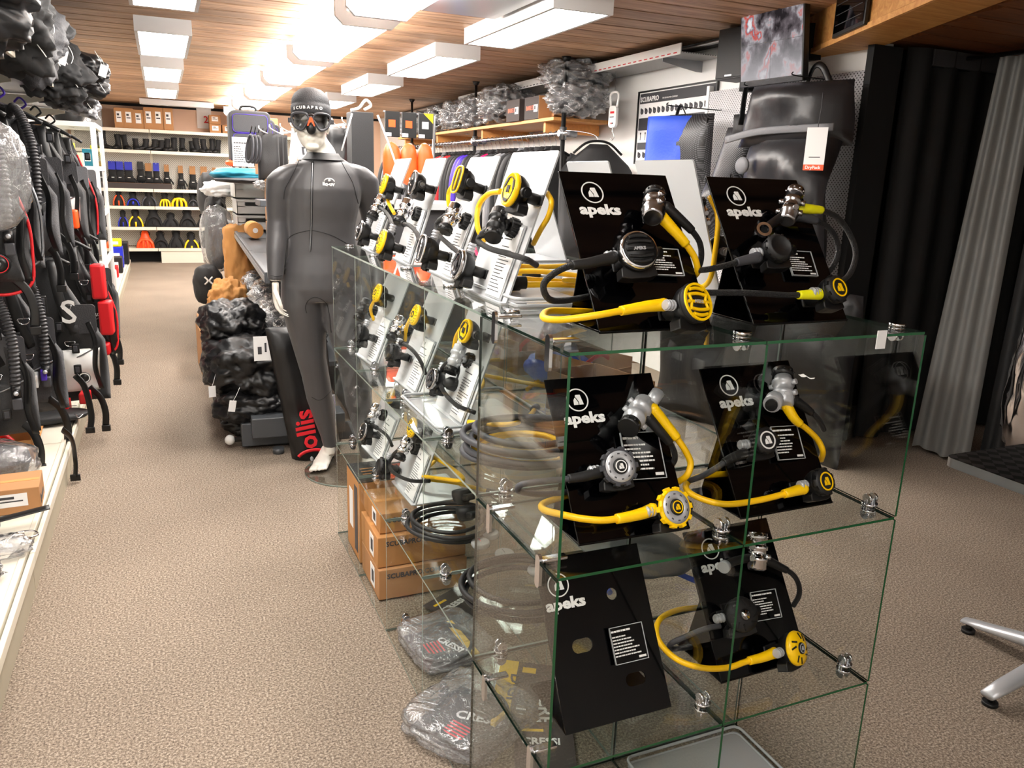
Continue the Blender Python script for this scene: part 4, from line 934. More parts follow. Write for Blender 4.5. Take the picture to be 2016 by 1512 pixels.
# cap
cap = MB(); T0 = basis(hp(0,.008,.03), fx, bk_, V((0,0,1)))
cap.lathe([(.082,.004),(.0865,.012),(.088,.030),(.0875,.045),(.083,.048),(.0845,.055),(.083,.075),(.072,.098),(.052,.115),(.028,.124),(.0001,.127)],'charcoal',T0 @ Matrix.Rotation(math.radians(-6),4,'X'),32,scale=(1,1.18),cap=False)
cp = cap.build('cap', MAN, label='charcoal knitted cap pulled over the head')
for i, ch in enumerate('SCUBAPRO'):
    a = math.radians(-98+ (i-3.5)*11.5-4); c = T0 @ Matrix.Rotation(math.radians(-6),4,'X') @ V((.0885*math.cos(a), .0885*1.19*math.sin(a), .020)); nx = (fx*math.cos(a)+bk_*math.sin(a)*.85).normalized()
    xx = V((0,0,1)).cross(nx).normalized(); text(ch, .017, 'print', basis(c-xx*.006, xx, V((0,0,1)), nx), cp, name='letter', bold=.0006, sx=1.15)
# mask
MK = basis(hp(0,-.105,.006), fx, V((0,0,1)), -bk_)
mk = MB(); lens = [(.008,.010),(.020,.032),(.050,.036),(.078,.030),(.084,.008),(.072,-.020),(.050,-.034),(.034,-.030),(.020,-.008)]
def wrap(x, y): return MK @ V((x, y, -abs(x)**2*4.5))
for s in (-1, 1): mk.tube([wrap(s*x*.98, y) for x, y in lens], .0055, 'hosegrey', n=8, closed=True, res=3)
mk.tube([wrap(-.012,.026), wrap(0,.03), wrap(.012,.026)], .006, 'black', n=8)
mkf = mk.build('mask', MAN, label='black diving mask over the eyes and nose')
for s in (-1, 1):
    b = MB(); pts = [wrap(s*x*.98, y)+V((0,0,0)) for x, y in lens]; c = wrap(s*.046, .004); n = len(pts)
    b.faces(pts+[c], [(i, (i+1)%n, n) for i in range(n)], 'lensglass'); b.build('lens', mkf)
b = MB(); sk = [(0,.034),(.05,.040),(.082,.030),(.088,.0),(.070,-.030),(.045,-.042),(.028,-.044),(.018,-.052),(0,-.056)]; full = sk+[(-x,y) for x, y in sk[::-1][1:-1]]
b.loft([(MK @ V((0,0,0)), V((0,0,0)), V((0,0,0)))],'black',3,cap=False) if False else None
rim0 = [wrap(x,y)+bk_*.004 for x, y in full]; rim1 = [wrap(x*.95,y*1.0)+bk_*.055 for x, y in full]; n = len(full)
b.faces(rim0+rim1, [(i,(i+1)%n,n+(i+1)%n,n+i) for i in range(n)], 'black', True)
b.ball(MK @ V((0,-.028,.004)), (.021,.020,.026), 'black', 14, 10, hb); b.build('skirt', mkf)
b = MB(); b.prism([(-.017,-.018),(-.005,.016),(.005,.016),(.017,-.018),(.012,-.020),(.004,-.004),(-.004,-.004),(-.012,-.020)],.018,.024,'orange',MK); b.build('nose_clip', mkf)
b = MB()
for s in (-1, 1):
    b.box((s*.080,-.006,-.05),(s*.098,.014,-.030),'hosegrey',MK,bev=.003)
    b.tube([MK @ V((s*.09,.004,-.04)), MK @ V((s*.097,.006,-.09)), MK @ V((s*.09,.010,-.15)), MK @ V((s*.05,.012,-.205)), MK @ V((0,.012,-.215))], .008, 'black', n=8, flat=(1,.35))
b.build('strap', mkf)

# ================================================================== FAR SHELF WALL
FY = 12.9
gon = thing('shelf_unit','long cream shelf wall closing the far end of the shop','shelf',(-.3,13.2,0))
gl = V((-.3,13.2,0))
def rel(a, b, o=gl): return tuple(V(a)-o), tuple(V(b)-o)
X0, X1, XM = -1.78, 1.6, -.70
for z in (2.05,1.735,1.155,.888,.566,.233):
    for a, b in ((X0,XM-.004),(XM+.004,X1)):
        m = MB(); m.box(*rel((a,FY,z-.035),(b,13.3,z)),'cream'); m.box(*rel((a,FY-.012,z-.045),(b,FY,z+.004)),'cream',bev=.003); m.build('shelf_board', gon)
for x in (X0,XM,X1):
    m = MB(); m.box(*rel((x-.02,13.26,0),(x+.02,13.32,2.1)),'cream'); m.build('upright', gon)
m = MB(); m.box(*rel((X0,13.29,.25),(X1,13.31,2.04)),'perfcream'); m.build('back_panel', gon)
m = MB(); m.box(*rel((XM+.04,FY+.0,.0),(X1,FY+.03,.19)),'cream'); m.build('kick_panel', gon)
m = MB(); m.box(*rel((X0,FY+.25,.0),(XM+.04,FY+.27,.19)),'walldark'); m.build('kick_recess', gon)
def carton(x, y, z, w, d, h, mname, label, group=None, rz=0, tag=True, side='front', cat='box', tags='paper', lid=False):
    t = MB(); t.box((-w/2,-d/2,0),(w/2,d/2,h),mname,bev=.003); o = t.build('cardboard_box', None, label, cat, group, loc=(x,y,z), rot=(0,0,rz))
    if tag:
        b = MB(); b.box((-w*.28,-d/2-.0015,h*.3),(w*.28,-d/2-.0005,h*.82),tags)
        b.box((-w*.2,-d/2-.0022,h*.5),(w*.2,-d/2-.0014,h*.55),'ink'); b.box((-w*.2,-d/2-.0022,h*.62),(w*.05,-d/2-.0014,h*.72),'ink'); b.build('shipping_label', o)
    b = MB(); b.box((-w/2+.004,-.012,h),(w/2-.004,.012,h+.001),'kraft'); b.build('tape', o)
    return o
lab = ['white-labelled brown box at the left end of the far top shelf row','second brown box from the left on the far top shelf','third brown box on the far top shelf, slightly lower','fourth brown box on the far top shelf, over the shelf joint','fifth brown box on the far top shelf, tall','last brown box on the right of the row on the far top shelf']
for i, (a, b_) in enumerate(((226,245),(244,264),(263,283),(283,303),(302,322),(322,342))):
    xa = -1.172+(a-226)*.00718; w = (b_-a)*.00718-.006; carton(xa+w/2, 13.08, 2.05, w, .3, (.30,.30,.285,.33,.335,.335)[i], 'card', lab[i], 'brown boxes in a row on the far top shelf')
for i, (x, z, s) in enumerate(((.27,2.05,'lower of two small white-labelled boxes on the right of the far top shelf'),(.27,2.19,'upper of two small white-labelled boxes on the right of the far top shelf'),(.46,2.05,'small white-labelled box beside the dark suitcase on the far top shelf'))):
    carton(x, 13.05, z, .17, .25, .135, 'card', s, 'small boxes right on the far top shelf', tags='paper')
carton(-1.42, 13.05, 2.05, .15, .2, .16, 'acrylic_grey', 'small grey box under another grey box left of the brown boxes', tag=False); carton(-1.42, 13.05, 2.212, .15, .2, .17, 'foam', 'small grey box stacked on another left of the brown boxes', tag=False)
t = MB(); t.box((0,0,0),(.22,.01,.36),'paper'); t = t.build('wall_calendar', None, 'pale wall calendar with a big red number two, on the far wall', 'calendar', loc=(.02,13.32,2.13))
text('2', .15, 'redprint', basis((.10,-.004,.09),(1,0,0),(0,0,1),(0,-1,0)), t, bold=.002)
# boots
def boot(x, z, h, label, yaw=0, lean=0):
    t = thing('dive_boot', label, 'boot', (x,13.02,z), (0,lean,yaw), 'dive boots on the far shelf'); b = MB()
    b.loft([((0,.02,.01),(.045,0,0),(0,.05,0)),((0,.02,.06),(.046,0,0),(0,.052,0)),((0,.035,.12),(.038,0,0),(0,.042,0)),((0,.04,h*.8),(.042,0,0),(0,.046,0)),((0,.04,h),(.046,0,0),(0,.05,0))],'neoprene',14); b.build('shaft', t)
    b = MB(); b.loft([((0,.07,.035),(.03,0,0),(0,0,.03)),((0,.0,.04),(.042,0,0),(0,0,.036)),((0,-.07,.034),(.044,0,0),(0,0,.03)),((0,-.13,.022),(.034,0,0),(0,0,.018))],'rubber',14); b.build('toe_shell', t)
bx = [(228,.2),(245,.2),(264,.15),(279,.15),(297,.15),(311,.14),(324,.17),(337,.19),(356,.19),(378,.15),(391,.2),(405,.19),(417,.2),(428,.19)]
for i, (p, h) in enumerate(bx):
    boot(-1.172+(p-226)*.00718, 1.735, h+.03, 'black neoprene dive boot, %s from the left on the far boot shelf' % ['second','third','fourth','fifth','sixth','seventh','eighth','ninth','tenth','eleventh','twelfth','thirteenth','fourteenth','fifteenth'][i].replace('  ',' '), random.uniform(-1.2,1.2), random.uniform(-.12,.12))
boot(-1.33, 1.735, .28, 'tall black boot at the left end of the far boot shelf', .8)
# gloves
def glove(x, top, h, label, card, yaw=0, w=.11):
    t = thing('dive_glove', label, 'glove', (x,13.22,top), (0,0,yaw), 'gloves hanging on the far perforated panel'); b = MB(); cw = w/2
    b.loft([((0,-.02,-h*.28),(cw*.6,0,0),(0,.022,0)),((0,-.02,-h*.45),(cw*.55,0,0),(0,.02,0)),((0,-.02,-h*.6),(cw*.8,0,0),(0,.02,0)),((0,-.02,-h*.75),(cw*.85,0,0),(0,.018,0))],'neoprene',14)
    for i, (o, l) in enumerate(((-.72,.2),(-.25,.25),(.22,.24),(.68,.17))):
        b.loft([((cw*o,-.02,-h*.72),(cw*.23,0,0),(0,.014,0)),((cw*o*1.15,-.02,-h*(.74+l*.6)),(cw*.22,0,0),(0,.013,0)),((cw*o*1.2,-.025,-h*(.76+l)),(cw*.15,0,0),(0,.009,0))],'neoprene',8)
    b.loft([((cw*.7,-.02,-h*.55),(.014,0,0),(0,.014,0)),((cw*1.25,-.02,-h*.7),(.013,0,0),(0,.013,0)),((cw*1.35,-.02,-h*.78),(.009,0,0),(0,.009,0))],'neoprene',8); b.build('glove_body', t)
    b = MB(); b.box((-cw*.55,-.006,-h*.34),(cw*.55,-.002,0),card); b.cyl((0,.06,-.02),(0,-.05,-.015),.003,'chrome',n=6); b.build('header_card', t)
    b = MB(); b.box((-.02,-.042,-h*.55),(.02,-.038,-h*.53),'print'); b.build('print', t)
for p, top, h, c, w, s in [(212,1.56,.45,'deepblue',.2,'left black glove pair under a blue header card on the far panel'),(226,1.56,.45,'deepblue',.2,'black glove pair under a blue card, second on the far panel'),(244,1.56,.45,'deepblue',.2,'large black glove pair under the blue card beside the tangle'),
        (268,1.57,.42,'black',.16,'black glove with toggles on the far panel'),(284,1.55,.44,'card',.17,'black glove in the tangle left of the blue card'),(300,1.56,.46,'deepblue',.16,'dark grey glove hanging lower under a blue card'),(321,1.54,.40,'card',.13,'small black glove on a brown card, first of the spaced ones'),
        (350,1.53,.42,'card',.13,'black glove on a brown card, second of the spaced ones'),(375,1.53,.47,'card',.16,'black glove on a brown card, third of the spaced ones'),(399,1.53,.50,'card',.18,'black glove on a brown card, fourth of the spaced ones'),(423,1.52,.48,'card',.16,'black glove on a brown card, last before the suitcase')]:
    glove(-1.172+(p-226)*.00718, top, h, s, c, 0, w)
carton(-.95, 13.1, 1.155, 1.05, .25, .085, 'carddark', 'long flat dark box lying under the gloves', tag=False)
carton(-1.42, 13.02, 1.155, .15, .12, .10, 'paper', 'small white box with a blue edge, left end under the gloves', tag=False)
# fins
def fin(x, z, w, h, base, panel, label, style=0, yaw=0, lean=0, drop=0):
    t = thing('swim_fin', label, 'fin', (x,13.0,z-drop), (0,lean,yaw), 'swim fins on the far shelves'); b = MB()
    R = [((0,-.04,.0),(w*.5,0,0),(0,.045,0)),((0,-.035,h*.12),(w*.49,0,0),(0,.048,0)),((0,-.02,h*.4),(w*.38,0,0),(0,.05,0)),((0,.0,h*.62),(w*.24,0,0),(0,.05,0)),((0,.015,h*.82),(w*.2,0,0),(0,.048,0)),((0,.02,h),(w*.15,0,0),(0,.035,0))]
    b.loft(R,base,20); b.build('foot_pocket', t)
    b = MB()
    if style == 0:
        for s in (-1,1): b.tube([(s*w*.42,-.08,h*.03),(s*w*.4,-.082,h*.25),(s*w*.3,-.075,h*.45),(s*w*.16,-.055,h*.6)],w*.055,panel,n=8,flat=(1,.5))
        b.tube([(0,-.092,h*.03),(0,-.088,h*.3)],w*.06,panel,n=8,res=1)
    elif style == 1:
        for s in (-1,-.33,.33,1): b.tube([(s*w*.40,-.085,h*.02),(s*w*.36,-.088,h*.28),(s*w*.2,-.075,h*.5)],w*.075,panel,n=8)
        b.tube([(-w*.3,-.075,h*.42),(0,-.085,h*.5),(w*.3,-.075,h*.42)],w*.07,panel,n=8)
    else:
        b.tube([(-w*.42,-.08,h*.05),(-w*.3,-.085,h*.35),(0,-.083,h*.5),(w*.3,-.085,h*.35),(w*.42,-.08,h*.05)],w*.05,panel,n=8)
        b.ball((0,-.085,h*.22),(w*.09,.012,h*.13),panel,10,8)
    b.build('blade_rib', t)
    b = MB(); b.tube([(-w*.2,.0,h*.7),(-w*.22,.05,h*.9),(0,.07,h*1.0),(w*.22,.05,h*.9),(w*.2,.0,h*.7)],.012,'rubber',n=8,flat=(1,.5)); b.build('heel_strap', t)
fx_ = lambda p: -1.172+(p-226)*.00718
for p, w, h, bs, pn, st_, s in [(221,.18,.27,'neoprene','orange',0,'black fin with orange ribs at the left of the far fin shelf'),(249,.2,.22,'neoprene','deepblue',2,'black fin with blue arch beside the orange-ribbed one'),(281,.24,.25,'neoprene','hosegrey',0,'wide black fin with grey ribs on the upper fin shelf'),(313,.18,.22,'neoprene','yellow',1,'small black fin with yellow blade on the upper fin shelf'),
        (342,.26,.26,'neoprene','yellow',1,'largest yellow-bladed fin in the middle of the upper fin shelf'),(371,.18,.22,'neoprene','hosegrey',2,'plain black fin right of the largest yellow one'),(400,.22,.22,'neoprene','yellow',0,'black fin with wide yellow side ribs'),(424,.17,.2,'neoprene','deepblue',1,'blue-bladed fin at the right of the upper fin shelf')]:
    fin(fx_(p),.888,w,h,bs,pn,s,st_)
for p, w, h, bs, pn, st_, s in [(226,.16,.25,'neoprene','deepblue',0,'leaning black and blue fin at the left of the middle fin shelf'),(251,.23,.27,'neoprene','yellow',0,'black fin with yellow edges on the middle fin shelf'),(287,.28,.32,'neoprene','neoprene',2,'tall all-black fin on the middle fin shelf'),(322,.26,.22,'neoprene','neoprene',0,'low all-black fin on the middle fin shelf'),
        (357,.27,.28,'neoprene','neoprene',2,'broad all-black fin in the middle of the middle fin shelf'),(391,.24,.21,'neoprene','neoprene',0,'short all-black fin left of the pink one'),(419,.2,.25,'magenta','magenta',1,'bright pink fin on the middle fin shelf')]:
    fin(fx_(p),.566,w,h,bs,pn,s,st_)
for p, w, h, bs, pn, st_, s, dr in [(267,.28,.27,'orange','orange',1,'bright orange fin on the lowest shelf',0),(298,.25,.26,'neoprene','neoprene',2,'black fin right of the orange one on the lowest shelf',0),(331,.25,.29,'neoprene','neoprene',0,'black fin left of the yellow-striped one on the lowest shelf',0),(362,.25,.3,'neoprene','yellow',0,'black fin with long yellow stripes hanging over the lowest shelf edge',.05),
        (392,.24,.27,'neoprene','neoprene',2,'black fin right of the yellow-striped one on the lowest shelf',0),(414,.12,.28,'magenta','magenta',1,'pink fin at the right end of the lowest shelf',0)]:
    fin(fx_(p),.233,w,h,bs,pn,s,st_,drop=dr)

# ================================================================== LEFT SIDE
base = thing('low_shelf','long low cream shelf base running along the left of the aisle','shelf',(-1.45,5,0))
bo = V((-1.45,5,0))
def rb(a, b): return rel(a, b, bo)
for i, (y0, y1) in enumerate(((-.6,.62),(.625,1.87),(1.875,3.12),(3.125,4.37),(4.375,5.62),(5.625,6.87),(8.2,9.5),(9.505,10.8),(10.805,12.0))):
    m = MB(); m.box(*rb((XL,y0,.12),(-1.12,y1,.155)),'cream'); m.build('shelf_board', base)
    m = MB(); m.box(*rb((-1.105,y0,.0),(-1.09,y1,.118)),'kick'); m.build('kick_panel', base)
    m = MB(); m.box(*rb((-1.12,y0,.118),(-1.10,y1,.158)),'cream',bev=.003); m.box(*rb((-1.094,y0,.112),(-1.078,y1,.15)),'cream',bev=.003); m.box(*rb((-1.10,y0,.112),(-1.094,y1,.13)),'steel'); m.build('price_rail', base)
sh = thing('wall_shelf','long cream shelf with a glossy clear underside over the hanging jackets','shelf',(-1.42,3.9,1.9))
so = V((-1.42,3.9,1.9))
m = MB(); m.box(*rel((XL,1.0,1.9),(-1.1,6.5,1.915),so),'cream'); m.build('shelf_board', sh)
m = MB(); m.box(*rel((-1.80,1.0,1.892),(-1.12,6.4,1.898),so),'steel'); m.build('underside_sheet', sh)
m = MB(); m.box(*rel((-1.112,1.0,1.885),(-1.096,6.5,1.93),so),'cream',bev=.003); m.build('price_rail', sh)
for y in (1.2,2.45,3.7,4.95,6.2):
    m = MB(); m.prism([(0,0),(.62,0),(.62,-.03),(0,-.16)],-.008,.008,'cream',basis(V((XL,y,1.888))-so,(1,0,0),(0,0,1),(0,-1,0))); m.build('bracket', sh)
m = MB(); m.cyl(V((-1.32,1.2,1.76))-so,V((-1.32,6.3,1.76))-so,.014,'chrome')
for y in (1.3,3.7,6.2): m.cyl(V((-1.32,y,1.76))-so,V((XL,y,1.80))-so,.010,'chrome')
m.build('hanging_rail', sh)
rl = thing('hanging_rail','lower chrome rail carrying the second row of jackets','rail',(-1.3,3.7,.98)); ro = V((-1.3,3.7,.98))
m = MB(); m.cyl(V((-1.3,1.9,.98))-ro,V((-1.3,5.6,.98))-ro,.014,'chrome')
for y in (1.95,3.7,5.55): m.cyl(V((-1.3,y,.98))-ro,V((XL,y,1.0))-ro,.010,'chrome')
m.build('rail_tube', rl)
def vest_outline(q):
    if q < .12: a = .40+.08*q/.12
    elif q < .5: a = .5
    elif q < .78: a = .5-(q-.5)*.75
    else: a = .29-(q-.78)*.35
    return (-a, a)
def bcd(x, y, ztop, w, h, th, yaw, label, col='softblack', pipe=None, hose_side=1, logo=None, valve=False, pocket='softblack', accents=None, straps=True, seed=1, hook='black', hanger=True):
    """buoyancy jacket hung from its shoulders, facing its local -y"""
    t = thing('dive_jacket', label, 'dive jacket', (x,y,ztop), (0,0,yaw), 'buoyancy jackets hanging on the left')
    cloth('back_panel',(0,.02,-h*.5),w*.9,h,th*.7,col,t,seed=seed,amp=.02,outline=vest_outline,nx=12,ny=16)
    for s in (-1, 1):                                           # padded front wings with pockets and shoulder straps
        def wo(q, s=s):
            a = .5 if q < .5 else .5-(q-.5)*.55; b_ = .10 if q < .35 else (.10+.10*min(1,(q-.35)/.3)); return (s*b_, s*a) if s > 0 else (-a, -b_)
        cloth('wing',(0,-th*.42,-h*.56),w,h*.86,th*.75,col,t,seed=seed*3+s,amp=.055,fr=9,outline=wo,nx=12,ny=22)
        cloth('pocket',(s*w*.31,-th*.85,-h*.76),w*.30,h*.30,th*.45,pocket,t,seed=seed*7+s,amp=.035,fr=11,outline=lambda q: (-.5+.08*(1-q),.5-.08*(1-q)),nx=10,ny=12)
        b = MB(); b.tube([(s*w*.16,.03,-h*.02),(s*w*.17,-th*.5,-h*.03),(s*w*.2,-th*.95,-h*.18),(s*w*.24,-th*1.05,-h*.36),(s*w*.3,-th*1.0,-h*.5)],.024,'black',n=8,flat=(.25,1) ); b.build('shoulder_strap', t)
        for zz in (-.30,-.55):
            b = MB(); c = V((s*w*.26,-th*1.15,h*zz)); b.tube([c+V((.022*math.cos(a),-.004,.016*math.sin(a)-.01)) for a in [math.pi*(1+i/6) for i in range(7)]]+[c+V((.022,0,0)),c+V((-.022,0,0))],.0028,'chrome',n=6,closed=True,res=2); b.build('d_ring', t)
        if pipe:
            b = MB(); pts = [(s*w*.12,-th*.95,-h*.97),(s*w*.34,-th*.9,-h*.985),(s*w*.475,-th*.7,-h*.93),(s*w*.50,-th*.5,-h*.78),(s*w*.495,-th*.45,-h*.58),(s*w*.42,-th*.4,-h*.36),(s*w*.36,-th*.4,-h*.2)]
            b.tube(pts,.0065,pipe,n=8); b.build('piping', t)
    if hook and hanger:
        b = MB(); b.tube([(-.19,0,-.03),(-.1,0,.02),(0,0,.045),(.1,0,.02),(.19,0,-.03)],.010,'black',n=8); b.tube([(0,0,.045),(0,0,.08),(.03,0,.11),(.0,0,.145),(-.03,0,.12)],.006,hook,n=8); b.build('hanger', t)
    rv = random.Random(seed)
    for q in range(3):                                          # side-release buckles, a zip and cloth patches
        c = V((w*rv.choice((.2,.3,.4)),-th*1.3,-h*rv.uniform(.15,.85))); b = MB(); b.box(c+V((-.018,-.012,-.026)), c+V((.018,.004,.026)),'black',bev=.005); b.box(c+V((-.010,-.015,-.016)), c+V((.010,-.011,.016)),'hosegrey',bev=.002); b.build('buckle', t)
    b = MB(); b.tube([(w*.16,-th*1.18,-h*.70),(w*.30,-th*1.22,-h*.66),(w*.44,-th*1.1,-h*.60)],.004,'steel',n=6); b.box((w*.15,-th*1.25,-h*.73),(w*.165,-th*1.15,-h*.69),'steel'); b.build('zip', t)
    b = MB(); b.prism(rrect(w*.22,-h*.50,w*.46,-h*.30,.02),-th*.98,-th*.9,rv.choice(('charcoal','grey','hosegrey','charcoal')),basis((0,0,0),(1,0,0),(0,0,1),(0,1,0))); b.build('cloth_patch', t)
    b = MB(); c = V((w*.40,-th*1.1,-h*.42)); b.tube([c,c+V((.03,-.02,-.10)),c+V((.02,-.03,-.24)),c+V((.04,-.02,-.36))],.017,'black',n=8,flat=(1,.18)); b.build('loose_strap', t)
    if seed in (11,23): text('SCUBAPRO', .028, 'print', basis((w*.17,-th*1.2-.07,-h*.60),(1,0,0),(0,0,1),(0,-1,0)), t, bold=.0006)
    # corrugated hose with its inflator
    if hose_side:
        hx = hose_side*w*.25; P = spline([(hx*.9,-th*.2,-h*.02),(hx*1.1,-th*.9,h*.03),(hx*1.4,-th*1.5,-h*.10),(hx*1.55,-th*1.8,-h*.32),(hx*1.5,-th*1.7,-h*.62)], 60)
        b = MB(); rings = []; n = len(P)
        b.tube(P, lambda q: .0190+.0040*math.sin(q*6.283*44), 'hosecorr', n=10, res=1); hs = b.build('corrugated_hose', t)
        b = MB(); e = P[-1]; b.cyl(e, e-V((0,0,.05)), .019, 'black', n=12); b.cyl(e-V((0,0,.02)), e+V((0,-.05,-.02)), .012, 'black', n=12); b.box(e+V((-.018,-.03,-.10)), e+V((.018,.012,-.05)), 'hosegrey', bev=.006); b.ball(e+V((0,-.055,-.02)), .010, 'satin', 8, 6); b.build('inflator', hs)
    if valve:
        c = V((w*.30,-th*1.28-.05,-h*.80)); mt = frame(c,(0,-1,0)); b = MB(); b.lathe([(.042,0),(.045,.004),(.040,.008),(.028,.008),(.026,.018),(.014,.022),(.012,.018),(.0001,.019)],'black',mt,28)
        b.ring(.034,.037,.0085,.0095,'redprint',mt,28); b.lathe([(.012,.020),(.0001,.0225)],'satin',mt,14); b.build('dump_valve', t)
    if logo:
        st, sz, lx, lz, mm = logo; text(st, sz, mm, basis((lx*w,-th*1.2-.095,-lz*h),(1,0,0),(0,0,1),(0,-1,0)), t, bold=.0015)
    for k, (c, lx, lz, ww, hh) in enumerate(accents or []):
        b = MB(); b.box((lx*w-ww/2,-th*1.2-.085,-lz*h-hh/2),(lx*w+ww/2,-th*1.1,-lz*h+hh/2),c,bev=min(ww,hh)*.2); b.build('accent_panel', t)
    if straps:
        b = MB(); b.tube([(-w*.28,-th,-h*.62),(0,-th*1.35,-h*.66),(w*.28,-th,-h*.62)],.022,'black',n=8,flat=(1,.16)); b.box((-.03,-th*1.5,-h*.66-.022),(.03,-th*1.3,-h*.66+.022),'black',bev=.006); b.build('chest_belt', t)
        b = MB(); p0 = V((w*.36,-th*.9,-h*.88)); b.tube([p0,p0+V((.05,-.01,-.06)),p0+V((.07,-.02,-.14)),p0+V((.065,-.02,-.22))],.018,'black',n=8,flat=(1,.18)); b.box(p0+V((.045,-.032,-.25)),p0+V((.088,-.008,-.215)),'black',bev=.004); b.build('waist_strap', t)
    return t
R_ = math.radians
# upper row
bcd(-1.42,2.82,1.66,.62,.74,.075,R_(8),'large black dive jacket with red piping and round valve, nearest in the upper row','softblack','red',1,('SCUBAPRO',.035,-.42,.28,'print'),True,accents=[('red',.0,.975,.34,.018)],seed=3)
bcd(-1.38,3.12,1.70,.56,.70,.07,R_(4),'plain black dive jacket with a silver zip edge behind the red-piped one','softblack','steel',0,seed=5,straps=False)
bcd(-1.36,3.50,1.70,.60,.68,.07,R_(0),'black jacket with a thick grey corrugated hose in the upper row','charcoal',None,1,seed=7,accents=[('red',.2,.96,.03,.05)],straps=True)
bcd(-1.33,3.95,1.71,.60,.68,.08,R_(-5),'charcoal grey jacket in the upper row with a small white and red flag print','charcoal',None,0,seed=9,accents=[('white',.16,.38,.035,.05)],hook='purple')
bcd(-1.30,4.45,1.69,.60,.66,.08,R_(-6),'black jacket with a white pocket patch and red buckle in the upper row','softblack',None,0,seed=11,pocket='white',accents=[('orange',.40,.80,.06,.11),('red',.30,.98,.04,.08)],hook='purple')
bcd(-1.29,5.0,1.68,.62,.72,.08,R_(-8),'black jacket with red lower piping near the white cabinet, upper row','softblack','red',0,seed=13)
bcd(-1.27,5.55,1.66,.60,.72,.08,R_(-8),'farthest jacket of the upper row, dark grey with a curved edge','charcoal',None,-1,seed=15,straps=False)
# lower row
bcd(-1.46,2.86,.94,.60,.64,.09,R_(8),'black jacket with a rounded zip pocket and white grips, nearest in the lower row','softblack',None,1,None,seed=17,accents=[('white',-.12,.80,.025,.075),('white',.12,.70,.02,.04)])
bcd(-1.38,3.24,.97,.60,.68,.09,R_(4),'grey and black jacket with purple trims in the lower row','charcoal',None,1,seed=19,pocket='charcoal',accents=[('purple',.36,.68,.025,.05),('white',.30,.72,.022,.06),('steel',.1,.12,.05,.1)])
t = bcd(-1.25,3.72,.99,.66,.78,.09,R_(-4),'big black jacket with a white letter and a pale grey pocket in the lower row','softblack',None,0,('S',.17,.24,.40,'print'),False,'white',seed=21,accents=[('red',.34,.93,.05,.06),('red',.20,1.0,.03,.09)])
mt = frame((.66*.36,-.19,-.78*.78),(0,-1,0)); b = MB(); b.lathe([(.030,0),(.030,.004),(.0001,.005)],'black',mt,24); b.ring(.022,.027,.004,.0055,'print',mt,24); b.build('round_badge', t)
bcd(-1.18,4.22,1.02,.60,.66,.085,R_(-6),'black jacket with red side panels in the lower row','softblack','red',0,seed=23,accents=[('red',.40,.30,.07,.20),('red',.44,.62,.07,.20),('red',.40,.90,.06,.07)])
bcd(-1.17,4.7,1.04,.58,.66,.085,R_(-8),'last jacket of the lower row, black with a grey pocket and an orange ring','softblack',None,0,seed=25,pocket='grey',accents=[('orange',.44,.9,.02,.03)])
# straps drooping over the base edge
for i, (pts, s) in enumerate((([(-1.06,3.42,.42),(-1.02,3.40,.36),(-1.0,3.38,.22),(-1.01,3.36,.14)],'black webbing strap with buckle dangling over the aisle floor'),([(-1.10,3.06,.24),(-1.06,3.02,.20),(-1.05,2.98,.10),(-1.055,2.96,.03)],'black webbing strap dangling over the cream base edge'))):
    b = MB(); b.tube(pts,.018,'black',n=8,flat=(1,.15)); o = b.build('webbing_strap', None, s, 'strap'); b = MB(); e = V(pts[-1]); b.box(e+V((-.022,-.006,-.02)), e+V((.022,.006,.012)),'black',bev=.003); b.build('buckle', o)
t = thing('weight_pocket','flat black padded weight pocket lying on the cream base','pocket',(-1.28,3.48,.16)); lump('padded_body',(0,0,.03),(.52,.20,.06),'softblack',t,.05,2,3,4,rot=(0,0,.12))
b = MB(); b.tube([(.2,-.06,.05),(.22,-.09,.04),(.24,-.06,.05)],.003,'chrome',n=6); b.tube([(-.22,.07,.062),(0,.085,.064),(.2,.07,.062)],.002,'hosegrey',n=6); b.build('edge_ring', t)
# things lying on the base in front
def open_carton(x, y, z, w, d, h, label, rz=0, th=.004, m_='cardorange'):
    t = thing('cardboard_box', label, 'box', (x,y,z), (0,0,rz)); b = MB(); b.box((-w/2,-d/2,0),(w/2,d/2,th),m_)
    for a, c in (((-w/2,-d/2,0),(w/2,-d/2+th,h*.72)),((-w/2,d/2-th,0),(w/2,d/2,h)),((-w/2,-d/2,0),(-w/2+th,d/2,h)),((w/2-th,-d/2,0),(w/2,d/2,h))): b.box(a,c,m_)
    b.build('box_body', t); b = MB(); b.box((w/2,-d/2,h-.002),(w/2+.03,d/2,h+.001),m_,basis((0,0,0),(1,0,-.2),(0,1,0),(0,0,1))); b.build('flap', t); return t
open_carton(-1.385,2.97,.157,.36,.22,.14,'open brown carton holding red and black gear, on the left base',.05)
b = MB(); b.tube([(-1.51,2.97,.2),(-1.47,2.99,.25),(-1.39,2.99,.275),(-1.32,2.98,.25),(-1.28,2.97,.2)],.014,'red',n=8); b.tube([(-1.50,2.95,.2),(-1.39,2.96,.265),(-1.29,2.95,.2)],.012,'orange',n=8); b.build('mask_strap',None,'curved red and black strap lying in the open carton','strap')
lump('bagged_item',(-1.36,2.64,.235),(.36,.25,.15),'softblack',None,.10,3,5,4,label='black folded item in a crinkled clear bag on the left base',cat='bag')
lump('clear_bag',(-1.35,2.64,.24),(.40,.28,.17),'bagclear',None,.14,5,6,4,label='crinkled clear bag around the folded black item on the left base',cat='bag')
t = carton(-1.20,2.34,.157,.19,.20,.10,'card','small brown carton with a white label at the base edge',rz=.06)
